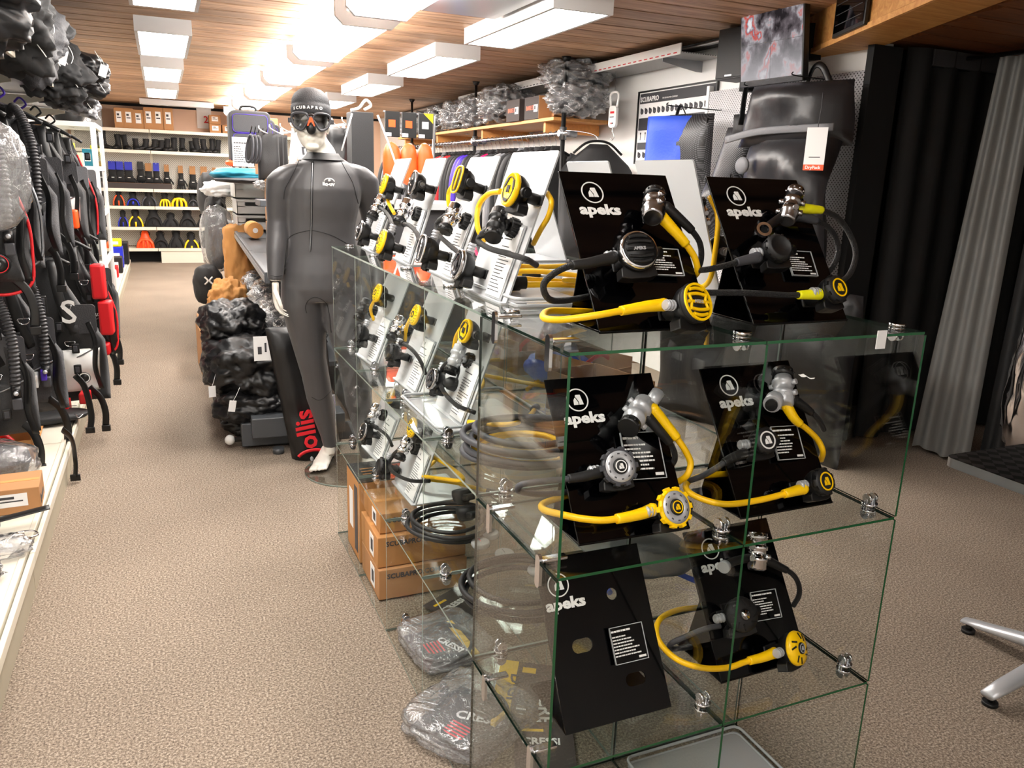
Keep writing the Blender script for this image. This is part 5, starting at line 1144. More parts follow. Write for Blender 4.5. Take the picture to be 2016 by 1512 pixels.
b = MB(); b.box((.0955,-.05,.03),(.0965,.05,.045),'ink'); b.box((.0955,-.08,.025),(.0965,-.065,.06),'ink'); b.build('print', t)
b = MB(); b.tube([(-1.50,2.16,.30),(-1.37,2.18,.29),(-1.29,2.15,.25),(-1.26,2.10,.20),(-1.21,2.08,.2)],.024,'black',n=8,flat=(1,.16)); b.tube([(-1.25,2.06,.205),(-1.15,2.08,.215),(-1.05,2.10,.225)],.026,'black',n=8,flat=(.18,1)); b.tube([(-1.45,2.02,.165),(-1.38,2.04,.25),(-1.31,2.04,.24),(-1.28,2.02,.17)],.026,'black',n=8,flat=(1,.16))
o = b.build('webbing_strap',None,'loose wide black webbing with a square end sticking out over the base edge','strap')
b = MB(); b.tube([(-1.16,1.98,.17),(-1.11,1.95,.175),(-1.08,1.98,.17),(-1.10,2.02,.17),(-1.15,2.02,.17)],.004,'chrome',n=6,closed=True); b.build('d_ring', o)
lump('crumpled_bag',(-1.19,1.87,.185),(.20,.14,.06),'bagclear',None,.3,8,9,4,label='small crumpled clear bag under the black webbing',cat='bag')
lump('crumpled_bag',(-1.28,1.66,.19),(.26,.2,.07),'foil',None,.3,8,12,4,label='crumpled clear bag at the left picture edge on the base',cat='bag')
b = MB(); b.prism([(-.18,-.08),(.10,-.09),(.14,-.06),(.02,.05),(-.16,.09)],0,.02,'softblack'); b.build('weight_belt',None,'folded black weight belt at the left picture edge','belt',loc=(-1.40,1.92,.175))
lump('crumpled_bag',(-1.22,2.55,1.42),(.34,.10,.42),'bagclear',None,.12,5,14,4,label='long clear plastic sleeve over the nearest jacket hose',cat='bag')
# dark bags and hoods piled on the wall shelf
for c, sz, m_, sd, rt, s in (((-1.34,2.55,2.12),(.7,.75,.36),'bagblack',21,(.2,.3,.1),'large black bag drooping from the shelf at the top left corner'),((-1.20,3.05,2.05),(.42,.46,.34),'neoprene',22,(.5,.2,.4),'black hood shape behind the large drooping bag'),((-1.17,3.55,2.06),(.36,.5,.26),'charcoal',23,(.5,.4,.2),'grey-green folded bag on the left shelf'),
        ((-1.15,3.95,2.12),(.3,.36,.30),'neoprene',24,(.2,.6,.3),'black boxy bag with a white cord on the left shelf'),((-1.16,4.4,2.04),(.34,.5,.26),'neoprene',25,(.6,.1,.6),'black bag with a dangling price tag on the left shelf'),((-1.08,4.9,2.06),(.42,.5,.24),'bagblack',26,(.2,.3,.2),'black pointed bag sticking out over the aisle from the shelf'),
        ((-1.15,5.3,1.96),(.34,.5,.2),'charcoal',27,(.2,.2,.2),'crumpled pale grey bag at the end of the left shelf'),((-1.13,5.9,1.94),(.3,.4,.18),'grey',28,(.1,.3,.1),'last crumpled grey bag on the left shelf end')):
    o = lump('storage_bag',c,sz,m_,None,.26,4.0,sd,5,rot=rt,label=s,cat='bag',group='dark bags piled on the left wall shelf',power=4.5)
    c = V(c); r = V((sz[0]*.42, -sz[1]*.3, -sz[2]*.1)); b = MB(); b.tube([r+V((0,-.03,.12)),r+V((.03,-.03,.04)),r+V((.0,-.03,-.04)),r+V((.04,-.03,-.12))],.002,'print',n=6); b.build('cord', o)
for ti, (x,y,z) in enumerate(((-1.03,2.95,1.99),(-1.02,3.02,1.99),(-.98,3.5,1.97),(-.86,4.6,2.03),(-1.0,5.35,1.86))):
    b = MB(); b.box((-.022,-.001,-.035),(.022,.001,.035),'paper'); o = b.build('price_tag',None,('upper-left of the small white tags under the top left bags','small white tag beside the upper-left one under the top left bags','small white tag dangling below the grey-green bag on the left shelf','small white tag on the pointed black bag over the aisle','lowest small white tag, on the crumpled pale bag of the left shelf')[ti],'tag','price tags on the left shelf bags',loc=(x,y,z),rot=(0,.3,.3))
    b = MB(); b.tube([(0,0,.03),(-.02,0,.06),(-.05,.01,.08)],.0012,'print',n=4); b.build('string', o)
# white framed glass cabinet
cb = thing('display_cabinet','white framed glass cabinet at the end of the jackets','cabinet',(-1.27,7.5,0)); co = V((-1.27,7.5,0))
xa, xb, ya, yb, za, zb = -1.44, -1.10, 7.0, 7.95, .16, 1.82
for x, y in ((xa,ya),(xb,ya),(xa,yb),(xb,yb)):
    m = MB(); m.box(*rel((x-.022,y-.022,za),(x+.022,y+.022,zb),co),'white',bev=.004); m.build('post', cb)
for z in (za,.62,1.05,1.45,zb):
    m = MB(); m.box(*rel((xa,ya,z-.015),(xb,yb,z+.01),co),'glass' if z not in (za,zb) else 'white'); m.build('shelf', cb)
    m = MB(); m.box(*rel((xa,ya-.02,z-.02),(xb,ya+.02,z+.02),co),'white'); m.box(*rel((xb-.02,ya,z-.02),(xb+.02,yb,z+.02),co),'white'); m.build('rail', cb)
m = MB(); m.box(*rel((xa,ya-.005,za),(xb,ya,zb),co),'glass'); m.build('door_pane', cb); m = MB(); m.box(*rel((xb,ya,za),(xb+.005,yb,zb),co),'glass'); m.build('side_pane', cb)
rnd = random.Random(4); cols = ['yellow','deepblue','white','black','orange','teal','foam','hosegrey','neonyellow']
for z in (.175,.635,1.065,1.465):
    for k in range(5):
        c = cols[(k*3+int(z*10)) % len(cols)]; w = rnd.uniform(.05,.09); h = rnd.uniform(.08,.22); x = -1.38+.06*k; y = 7.12+.16*k
        b = MB(); b.box((-w/2,-w/2,0),(w/2,w/2,h),c,bev=.006); b.box((-w*.3,-w/2-.002,h*.3),(w*.3,-w/2,h*.7),'paper'); b.build('boxed_accessory',None,'small %s packed accessory, %s on its cabinet shelf, shelf at %s' % ({'yellow':'yellow','deepblue':'blue','white':'white','black':'black','orange':'orange','teal':'teal','foam':'grey','hosegrey':'dark grey','neonyellow':'lemon'}[c], ('first','second','third','fourth','fifth')[k], {.175:'the bottom',.635:'knee height',1.065:'waist height',1.465:'the top'}[z]),'accessory','accessories in the white framed cabinet',loc=(x,y,z))
for i, (y, z, c, s, w, h, lb) in enumerate(((8.5,.16,'hosegrey','black clip box',.16,.14,'dark grey packet on the far left base'),(8.5,.30,'yellow','y',.13,.06,'flat yellow packet on top of the dark grey packet, far left base'),(8.9,.16,'white','w',.2,.18,'white packet beside the yellow one on the far left base'),(9.3,.16,'foam','f',.18,.12,'crumpled grey packet on the far left base'),(9.8,.16,'red','r',.16,.14,'red and white packet on the far left base'),
        (10.3,.16,'black','b',.22,.2,'black packet on the far left base'),(10.9,.16,'deepblue','d',.2,.28,'blue lidded tub on the far left base'),(10.9,.44,'yellow','y',.18,.1,'yellow tub on top of the blue one'),(11.4,.16,'black','b',.3,.3,'black gear box at the end of the far left base'))):
    if c in ('foam',): lump('packet',(-1.25,y,z+.07),(w,w,h),'foil',None,.2,5,i,3,label=lb,cat='packet')
    else:
        b = MB(); b.box((-w/2,-w/2,0),(w/2,w/2,h),c,bev=.01); b.box((-w*.3,-w/2-.002,h*.3),(w*.3,-w/2,h*.7),'paper'); b.build('packet',None,lb,'packet',None,loc=(-1.22,y,z))
carton(-1.35,6.6,1.93,.2,.3,.22,'teal','light blue box on the end of the left shelf behind the jackets',tag=False)
for (x,y,z,sz,m_,s,sd) in ((-1.3,7.3,1.93,(.24,.22,.24),'black','black box shaped pouch on top of the white cabinet',31),(-1.25,7.75,1.95,(.2,.2,.28),'foil','tall crinkled clear bag on top of the white cabinet',32)):
    lump('pouch',(x,y,z),sz,m_,None,.12,4,sd,3,label=s,cat='pouch')

# ================================================================== MIDDLE SHELVING BESIDE THE AISLE
def mx(y): return -.155+.031*(y-3.25)
mid = thing('shelf_unit','dark grey metal shelving with price rails along the right of the aisle','shelf',(.1,5.6,0)); mo = V((.1,5.6,0))
dY = V((.031,1,0)).normalized(); dX = V((1,-.031,0)).normalized()
mm_ = basis(V((-.155,3.25,0))-mo, dX, dY, V((0,0,1)))
ORDS = 'first second third fourth fifth sixth seventh eighth ninth tenth eleventh twelfth thirteenth fourteenth fifteenth sixteenth seventeenth eighteenth nineteenth twentieth'.split()
ORDS += [a+'-'+b for a in ('twenty','thirty','forty') for b in ('first second third fourth fifth sixth seventh eighth ninth'.split() if True else [])]
ORDS.insert(29,'thirtieth'); ORDS.insert(39,'fortieth')
for z, x0, dd in ((.46,0,.5),(.95,.045,.42)):
    for k in range(4):
        y0, y1 = k*1.25+.004, (k+1)*1.25-.004
        if z > 1.2 and k < 1: continue
        m = MB(); m.box((x0+.02,y0,z-.03),(x0+dd,y1,z-.004),'graymetal',mm_); m.build('shelf_board', mid)
        m = MB(); m.box((x0-.006,y0,z-.055),(x0+.02,y1,z+.006),'graymetal',mm_,bev=.004); m.box((x0-.010,y0,z-.045),(x0-.005,y1,z-.012),'steel',mm_); m.build('price_rail', mid)
m = MB(); m.box((.55,0,0),(.6,5.0,1.45),'walnut',mm_); m.build('back_panel', mid)
for k in range(5):
    m = MB(); m.box((.05,k*1.25-.01,0),(.55,k*1.25+.01,.10),'graymetal',mm_); m.build('foot', mid)
for k in (0,1): 
    m = MB(); m.box((-.12+.05*k,-.15+.09*(1-k),.09 if k else .02),(.42,.0+.09*(1-k),.2 if k else .15),'graymetal',mm_,bev=.006); m.build('plinth_box', mid)
m = MB(); m.cyl(V((-.32,3.25,.05))-mo,V((-.1,3.25,.05))-mo,.015,'black'); m.ball(V((-.335,3.25,.05))-mo,.028,'white',10,8); m.cyl(V((-.1,3.1,0))-mo,V((-.1,3.1,.03))-mo,.03,'graymetal'); m.build('levelling_foot', mid)
def ml(n, px_, sz, m_, s, cat, sd, amp=.2, fr=4, group=None, rot=(0,0,0), sub=4, power=2.6, name='bag'):
    return lump(name, px_, sz, m_, None, amp, fr, sd, sub, rot=rot, label=s, cat=cat, group=group, power=power)
# crinkled bags on the lower shelf
G = 'crinkled clear bags on the lower shelf behind the mannequin hand'
for i in range(14):
    y = 3.5+.30*i; x = mx(y)+.24+.05*math.sin(i*2.1); dk = i % 3
    lump('wrapped_item',(x,y,.525),(.17,.17,.08),('black','hosegrey','white')[dk],None,.15,3,40+i,3,label='%s small item inside the %s crinkled bag from the near end' % (('black','dark grey','white')[dk], ORDS[i]),cat='packed item',group='items inside the crinkled bags')
    lump('crinkled_bag',(x,y+.02,.545),(.28,.30,.17),'foil',None,.30,6,60+i,4,label='crinkled clear bag, %s from the near end of the heap on the lower shelf' % ORDS[i],cat='bag',group=G)
# kraft paper and cartons beyond
ml('',(mx(6.6)+.10,6.55,.72),(.30,.30,.56),'kraft','large creased kraft paper bag standing on the far lower shelf','paper bag',81,.12,6,name='paper_bag',power=6,sub=5)
ml('',(mx(5.9)-.06,5.85,.42),(.30,.42,.34),'kraft','crumpled kraft paper spilling from the carton on the floor','paper',82,.22,7,name='crumpled_paper',sub=5)
open_carton(mx(5.2)-.14,5.15,.0,.34,.55,.34,'open brown carton on the floor at the aisle edge beside the shelving',.03)
carton(mx(5.9)-.14,5.85,.0,.34,.5,.28,'card','closed brown carton behind the open one on the aisle floor',tag=False)
lump('clear_bag',(mx(7.2)-.09,7.1,.83),(.30,.30,.62),'bagclear',None,.14,4,84,4,label='long clear bag holding dark gear, hung at the aisle side of the shelving',cat='bag')
lump('packed_gear',(mx(7.2)-.09,7.12,.83),(.22,.24,.56),'charcoal',None,.12,4,85,4,label='dark gear inside the long hanging clear bag at the aisle side',cat='gear')
o = lump('backpack',(mx(7.0)-.20,6.9,.42),(.26,.24,.36),'softblack',None,.14,3,86,4,label='small black bag with a white cross mark, low beside the aisle',cat='bag')
for s in (-1,1):
    b = MB(); b.tube([(-.035*s,-.135,.09),(-.008*s,-.14,.055),(-.035*s,-.135,.02)],.008,'print',n=6); b.build('emblem', o)
lump('gear_bag',(mx(8.0)-.10,7.9,1.22),(.26,.3,.46),'softblack',None,.16,3,87,4,label='black bag hanging left of the dark suitcase',cat='bag')
lump('gear_bag',(mx(7.6)-.08,7.6,.98),(.2,.26,.5),'softblack',None,.2,3,88,4,label='black gear bag hanging under the crumpled white paper by the aisle',cat='bag')
# bins, cartons and the roll on the upper shelf
def crate(x, y, z, w, d, h, s, m_='white'):
    t = thing('plastic_crate', s, 'crate', (x,y,z)); b = MB(); th = .006
    b.box((-w/2,-d/2,0),(w/2,d/2,th),m_)
    for a, c in (((-w/2,-d/2,0),(w/2,-d/2+th,h*.55)),((-w/2,-d/2,h*.82),(w/2,-d/2+th,h)),((-w/2,-d/2,h*.5),(-w*.3,-d/2+th,h*.9)),((w*.3,-d/2,h*.5),(w/2,-d/2+th,h*.9)),((-w/2,d/2-th,0),(w/2,d/2,h)),((-w/2,-d/2,0),(-w/2+th,d/2,h)),((w/2-th,-d/2,0),(w/2,d/2,h))): b.box(a,c,m_)
    b.build('crate_body', t); b = MB(); b.box((-w/2-.008,-d/2-.008,h-.02),(w/2+.008,-d/2,h),m_,bev=.003); b.box((-w/2-.008,-d/2,h-.02),(-w/2,d/2,h),m_); b.box((w/2,-d/2,h-.02),(w/2+.008,d/2,h),m_); b.build('rim', t)
    return t
crate(mx(6.6)+.24,6.7,.96,.34,.5,.13,'lowest pale grey crate of the stack on the upper shelf')
crate(mx(6.6)+.24,6.7,1.10,.34,.5,.13,'pale grey crate stacked second on the upper shelf')
crate(mx(6.6)+.24,6.7,1.24,.36,.52,.14,'top pale grey crate under the teal cloth')
for i, z in enumerate((.96,1.115,1.27)):
    t = carton(mx(5.2)+.34,5.2,z,.22,.3,.148,'card',['lowest of three brown cartons stacked left of the mannequin arm','middle brown carton of the stack left of the mannequin arm','top brown carton with pencilled figures, left of the mannequin arm'][i],'three brown cartons stacked left of the mannequin arm',tag=False)
    if i == 2: text('4610', .045, 'ink', basis((-.08,-.152,.06),(1,0,0),(0,0,1),(0,-1,0)), t)
b = MB(); b.tube([(0,0,0),(0,.28,0)],.062,'kraft',n=20,res=1); b.cyl((0,-.004,0),(0,.0,0),.02,'white'); b.build('packing_roll',None,'shiny brown packing roll lying beside the brown cartons','roll',loc=(mx(5.4)+.16,5.5,1.022))
b = MB(); b.box((-.01,0,0),(.01,.02,.6),'shelfwood'); b.box((.04,0,0),(.055,.02,.6),'shelfwood')
for k in range(9): b.box((-.01,0,.03+.065*k),(.055,.018,.042+.065*k),'shelfwood')
b.build('wooden_rack',None,'narrow light wooden slatted rack beside the mannequin arm','rack',loc=(mx(4.7)+.42,4.75,.96))
# cloth and paper on top
lump('folded_bag',(mx(6.4)+.13,6.45,1.44),(.50,.5,.11),'teal',None,.12,3,91,4,label='teal and grey folded bag on top of the crates',cat='bag')
lump('folded_cloth',(mx(6.3)+.20,6.35,1.395),(.62,.5,.05),'charcoal',None,.1,3,92,4,label='dark folded cloth under the teal bag',cat='cloth')
lump('crumpled_paper',(mx(5.6)+.36,5.4,1.37),(.36,.3,.10),'foil',None,.35,6,93,4,label='crumpled clear wrapping on the shelf left of the mannequin shoulder',cat='wrapping')
lump('crumpled_paper',(mx(7.4)-.05,7.2,1.30),(.30,.30,.14),'paper',None,.35,5,94,4,label='crumpled white paper hanging off the crate top by the aisle',cat='paper')
carton(mx(5.9)+.36,5.8,1.45,.3,.3,.09,'card','flat brown box lying near the mannequin shoulder',tag=False)
lump('orange_pouch',(mx(6.8)+.12,6.8,1.54),(.22,.2,.06),'orange',None,.15,3,95,3,label='small orange pouch above the teal bag',cat='pouch')
t = MB(); t.box((-.085,-.002,-.12),(.085,.002,.12),'paper'); t = t.build('price_list',None,'white printed price list hanging under the suitcase shelf','sign',loc=(mx(6.6)+.13,6.3,1.63))
small_lines(t, basis((-.08,-.0025,-.11),(1,0,0),(0,0,1),(0,-1,0)), .16, .21, 9, 'ink', 5, price=False)
b = MB(); b.box((-.12,-.01,-.02),(.10,.3,.02),'graymetal',bev=.004); b.build('shelf_bracket',None,'short dark grey metal ledge left of the mannequin upper arm','ledge',loc=(.12,4.4,1.27))
hs_ = thing('shelf','narrow cream shelf carrying the suitcases above the aisle shelving','shelf',(.3,7.4,1.50)); m = MB(); m.box((-.34,-.75,-.02),(.30,.75,.0),'cream',bev=.003); m.build('shelf_board', hs_); m = MB(); m.box((.25,.6,-.52),(.28,.63,0),'steel'); m.box((-.2,.6,-.52),(-.17,.63,0),'steel'); m.build('upright', hs_)
def suitcase(x, y, z, w, d, h, s, seed=0):
    t = thing('trolley_case', s, 'suitcase', (x,y,z), group='dark trolley cases on the high shelf'); b = MB(); b.prism(rrect(-w/2,0.03,w/2,h,.05),-d/2,d/2,'charcoal',basis((0,0,0),(1,0,0),(0,0,1),(0,-1,0)),smooth=False); b.build('case_body', t, bevel=.012)
    for z0, z1 in ((.62,.93),(.10,.60)):
        b = MB(); b.prism(rrect(-w*.42,h*z0,w*.42,h*z1,.03),d/2,d/2+.02,'charcoal',basis((0,0,0),(1,0,0),(0,0,1),(0,-1,0))); pc = b.build('pocket', t, bevel=.008)
        b = MB(); b.tube([V((px0,-d/2-.02,pz0)) for px0, pz0 in rrect(-w*.42,h*z0,w*.42,h*z1,.03,2)],.0022,'purple',n=6,closed=True,res=1); b.build('piping', pc)
    b = MB(); b.tube([(-w*.2,0,h-.01),(-w*.17,0,h+.035),(0,0,h+.045),(w*.17,0,h+.035),(w*.2,0,h-.01)],.011,'black',n=8); b.build('handle', t)
    for s_ in (-1,1):
        b = MB(); b.cyl((s_*w*.4-.012,d*.3,.03),(s_*w*.4+.012,d*.3,.03),.03,'black'); b.build('wheel', t)
suitcase(.19,6.85,1.50,.36,.24,.50,'nearer dark trolley case with purple piping above the aisle'); suitcase(.28,7.25,1.50,.36,.24,.46,'second dark trolley case half hidden behind the first'); suitcase(.38,7.65,1.50,.36,.24,.44,'third dark trolley case at the back of the row')
carton(.48,7.95,1.502,.2,.2,.34,'card','tall brown box on the suitcase shelf, under the small labelled one')
carton(.48,7.95,1.845,.2,.2,.17,'card','small labelled brown box peeping out right of the suitcases')
# hook rack with masks and bagged goods in front of the suitcases
rk = thing('hook_rack','white wire hook rack with masks and bagged clothing behind the mannequin head','rack',(.45,5.5,1.75)); ko = V((.45,5.5,1.75))
m = MB(); m.cyl(V((.30,5.5,0.96))-ko,V((.30,5.5,1.80))-ko,.012,'white'); m.cyl(V((.78,5.5,0.96))-ko,V((.78,5.5,1.86))-ko,.012,'white'); m.cyl(V((.28,5.5,1.76))-ko,V((.8,5.5,1.86))-ko,.010,'white')
m.build('wire_frame', rk)
for k in range(9):
    x = .10+.075*k; m = MB(); m.tube([V((x+.12,5.5,1.745+.012*k))-ko,V((x,5.15,1.765+.012*k))-ko,V((x-.01,5.12,1.79+.012*k))-ko],.005,'white',n=6,res=2); m.build('hook', rk)
for k in range(5):
    x = .02+.035*k; y = 5.12+.08*k; t = thing('dive_mask','grey-black diving mask, %s from the left in the bunch before the suitcase' % ORDS[k],'mask',(x,y,1.62),(0,.15,.5),'diving masks hung in a bunch before the suitcase')
    b = MB(); b.tube([(0,.04*math.cos(a),.095*math.sin(a)-.01*math.cos(2*a)) for a in [2*math.pi*i/12 for i in range(12)]],.009,'hosegrey',n=8,closed=True,res=2,flat=(1,1.3)); b.ball((0,0,0),(.006,.036,.088),'hosecorr',12,8); b.build('skirt', t)
    b = MB(); b.tube([(.03,.07,.08),(.02,.03,.16),(0,0,.17)],.004,'black',n=6); b.build('strap', t)
for k in range(3):
    cloth('garment',(.17+.045*k,5.3+.1*k,1.58),.16,.34,.04,'softblack',None,seed=100+k,amp=.02,label='black garment hanging beside the masks, %s from the left' % ORDS[k],cat='garment',group='black garments hanging by the masks')
for k in range(7):
    x = .33+.075*k; y = 5.0+.10*k; ax = (1,.35,0)
    cloth('packed_clothing',(x,y+.01,1.48+.01*k),.13,.56,.03,('white','foam','charcoal','foam','white','charcoal','charcoal')[k],None,ax=ax,upv=(.12,0,1),seed=110+k,amp=.02,label='folded clothing inside the %s tall clear bag from the masks' % ORDS[k],cat='clothing',group='clothing packed in the tall clear bags')
    cloth('clear_bag',(x,y-.02,1.46+.01*k),.17,.64,.05,'bagclear',None,ax=ax,upv=(.12,0,1),seed=120+k,amp=.03,label='tall clear garment bag, %s from the masks, near the mannequin head' % ORDS[k],cat='bag',group='tall clear garment bags behind the mannequin')
text('mares', .11, 'ink', basis((.36,4.93,1.60),(1,.1,.1),(-.1,0,1),(0,-1,0)), None, name='bag_print', bold=.003)
for o in [COL.objects['bag_print']]: meta(o,'large dark letters printed on the clear garment bags','print')
cloth('gear_bag',(.62,4.95,1.62),.16,.36,.08,'bagblack',None,ax=(1,.2,0),seed=140,label='black zipped pouch hanging left of the mannequin neck',cat='bag')
# heap of black bags on the floor by the aisle
for i, (c, sz, sd, s) in enumerate((((-.25,3.75,.60),(.34,.50,.26),151,'topmost black bag of the heap at the shelving foot'),((-.20,3.45,.42),(.46,.50,.30),152,'large wrinkled black bag with drawstring in the heap'),((-.16,3.42,.22),(.44,.46,.24),153,'flat black bag low in the heap'),((-.25,3.9,.36),(.34,.5,.4),154,'black bag at the back of the heap'),((-.16,3.55,.10),(.40,.40,.18),155,'black bag at the bottom of the heap'))):
    lump('equipment_bag',c,sz,'bagblack',None,.24,4.6,sd,5,label=s,cat='bag',group='black equipment bags heaped by the aisle',power=3)
for i, (x, y, z) in enumerate(((-.41,3.24,.33),(-.32,3.14,.27))):
    b = MB(); b.box((-.018,-.001,-.03),(.018,.001,.03),'paper'); o = b.build('price_tag',None,('small white tag tied to the left edge of the black bag heap','small white tag dangling at the front of the black bag heap')[i],'tag',loc=(x,y,z),rot=(0,.2*i,.2)); b = MB(); b.tube([(0,0,.028),(.012,0,.06),(.03,.02,.10)],.0012,'print',n=4); b.build('string', o)
b = MB(); b.box((-.045,-.001,-.065),(.045,.001,.065),'paper'); b.box((-.025,-.002,-.03),(-.005,-.001,.01),'ink'); b.box((.01,-.002,-.02),(.02,-.001,.03),'ink'); b.build('price_tag',None,'large white label with barcode at the front corner of the lower shelf','tag',loc=(-0.154,3.140,0.571))
b = MB(); b.box((-.022,-.001,-.065),(.022,.001,.065),'paper'); b.build('price_tag',None,'narrow white label between the shelf corner and the black bag','tag',loc=(-0.078,3.000,0.601))
# tall black bag with red lettering
HB_ = thing('travel_bag','tall upright black bag with large red lettering behind the mannequin leg','bag',(0.049,3.020,0.328))
ho = V((0.049,3.020,0.328))
def hol(q): a = .42+.06*q; return (-a-.02, .42+.10*q)
cloth('bag_body',(0,0,-.02),.30,.80,.16,'bagblack',HB_,upv=(-.13,0,1),seed=160,amp=.05,fr=5,outline=hol,nx=18,ny=26)
mtb = basis((-.004,-.118,-.315), V((-.13,0,1)).normalized()*1, V((-1,0,-.13)).normalized(), V((0,-1,0)))
b = MB(); b.tube([(.078*math.cos(a)*.55,.075*math.sin(a),0) for a in [R_(120+120*i/8) for i in range(9)]],.010,'redprint',n=6,flat=(.2,1)); b.tube([(.078*math.cos(a)*.55+.01,.075*math.sin(a),0) for a in [R_(-60+120*i/8) for i in range(9)]],.010,'redprint',n=6,flat=(.2,1)); b.ball((.005,0,0),(.014,.009,.004),'satin',12,8)
lg = b.build('emblem', HB_); lg.matrix_local = mtb
text('ollis', .135, 'redprint', mtb @ Matrix.Translation((.062,-.040,0)), HB_, bold=.003, depth=.002)

# ================================================================== RIGHT WALL, GARMENT RAIL, DARK CORNER
rk = thing('clothes_rack','long black and chrome pipe rack full of wetsuits along the right wall','rack',(2.48,7,0)); ko = V((2.48,7,0))
for i, y in enumerate((5.0,7.05,9.4)):
    m = MB(); m.cyl(V((2.48,y,0))-ko,V((2.48,y,2.05))-ko,.019,'black'); m.cyl(V((2.48,y,2.0))-ko,V((2.48,y,2.43))-ko,.014,'black'); m.cyl(V((2.48,y,2.415))-ko,V((2.48,y,2.45))-ko,.022,'black',r2=.04); m.build('pole', rk)
    m = MB(); m.cyl(V((2.48,y,1.81))-ko,V((2.48,y,1.91))-ko,.03,'steel'); m.cyl(V((2.44,y,1.86))-ko,V((2.60,y,1.86))-ko,.028,'steel'); m.cyl(V((2.60,y,1.86))-ko,V((2.60,y,1.862))-ko,.018,'black'); m.build('clamp', rk)
m = MB(); m.cyl(V((2.48,4.9,1.86))-ko,V((2.48,10.3,1.86))-ko,.016,'chrome'); m.build('hanging_rail', rk)
m = MB(); m.cyl(V((2.86,5.0,2.36))-ko,V((2.86,9.4,2.36))-ko,.010,'black'); m.build('upper_bar', rk)
ws = thing('wall_shelf','long light wooden shelf above the wetsuit rail','shelf',(2.65,7.4,1.97))
m = MB(); m.box((-.19,-2.25,-.0),(.36,2.6,.028),'shelfwood',bev=.002); m.build('shelf_board', ws)
for y in (-2.0,-.5,1.0,2.4):
    m = MB(); m.box((-.15,y-.02,-.09),(.38,y+.02,0),'shelfwood'); m.build('bracket', ws)
def suit_outline(q):
    if q > .86: a = .08+(1-q)*1.2
    elif q > .78: a = .248+(.86-q)*.4
    elif q > .45: a = .30 if q > .5 else .28
    else: a = .22
    return (-a/.6*.5*1.0, a/.6*.5*1.0)
cols = ['neoprene','softblack','neoprene','charcoal','neoprene','softblack','grey','neoprene','softblack','neoprene']
acc = {7:'grey',8:'foam',11:'magenta',16:'purple',17:'purple',21:'red',22:'red',24:'red',28:'grey',33:'grey',36:'red'}
names = {'foam':'light grey','purple':'purple','red':'red','magenta':'pink','grey':'pale grey','blue':'blue'}
proto = None
for i in range(46):
    y = 5.12+.111*i; t = thing('wetsuit', ('wetsuit with %s arms, %s from the near end of the pipe rack' % (names[acc[i]], ORDS[i])) if i in acc else '%s wetsuit, %s from the near end of the pipe rack' % ({'charcoal':'charcoal','grey':'grey'}.get(cols[i % 10],'black'), ORDS[i]), 'wetsuit', (2.48,y,1.70), (0,0,random.uniform(-.12,.12)), 'wetsuits hanging on the pipe rack')
    cloth('suit_body',(0,0,-.575),.60,1.28,.075,cols[i % 10],t,seed=200+i,amp=.03,outline=suit_outline,nx=8,ny=16)
    for s in (-1,1):
        b = MB(); b.tube([(s*.12,0,-.02),(s*.20,0,-.07),(s*.26,-.01,-.25),(s*.275,-.02,-.5),(s*.27,-.01,-.68)],.042,acc.get(i, cols[(i+3) % 10]),n=8,flat=(1,.6)); b.build('sleeve', t)
    h = thing('clothes_hanger','chrome hook hanger of the %s wetsuit from the near end' % ORDS[i],'hanger',(2.48,y,1.70),(0,0,t.rotation_euler.z),'hangers on the wetsuit rail')
    if proto is None:
        b = MB(); b.tube([(0,0,.03),(0,0,.10),(-.018,0,.135),(-.024,0,.16),(0,0,.182),(.022,0,.165)],.0035,'chrome',n=6); proto = b.build('hook', h)
        b = MB(); b.tube([(-.2,0,-.06),(-.1,0,.005),(0,0,.035),(.1,0,.005),(.2,0,-.06)],.011,'black',n=8); b.box((-.02,-.013,.0),(.02,.013,.03),'white'); protob = b.build('hanger_bar', h)
    else:
        for q in (proto, protob): c = q.copy(); COL.objects.link(c); c.parent = h
cloth('wetsuit',(2.66,4.72,1.30),.60,.95,.09,'softblack',None,ax=(1,-.2,0),seed=300,amp=.03,outline=lambda q: (-.5,.5) if q < .8 else (-.5+(q-.8)*1.9,.5-(q-.8)*1.9),label='black wetsuit top at the near end of the pipe rack, in front of the post',cat='wetsuit')
b = MB(); b.tube([(2.46,4.76,1.70),(2.56,4.74,1.78),(2.66,4.72,1.80),(2.76,4.70,1.78),(2.86,4.68,1.70)],.010,'black',n=8); b.tube([(2.66,4.72,1.80),(2.64,4.74,1.84),(2.58,4.8,1.865),(2.50,4.92,1.88),(2.48,4.95,1.878)],.0035,'chrome',n=6); b.build('clothes_hanger',None,'black hanger holding the wetsuit top at the near end of the rack','hanger')
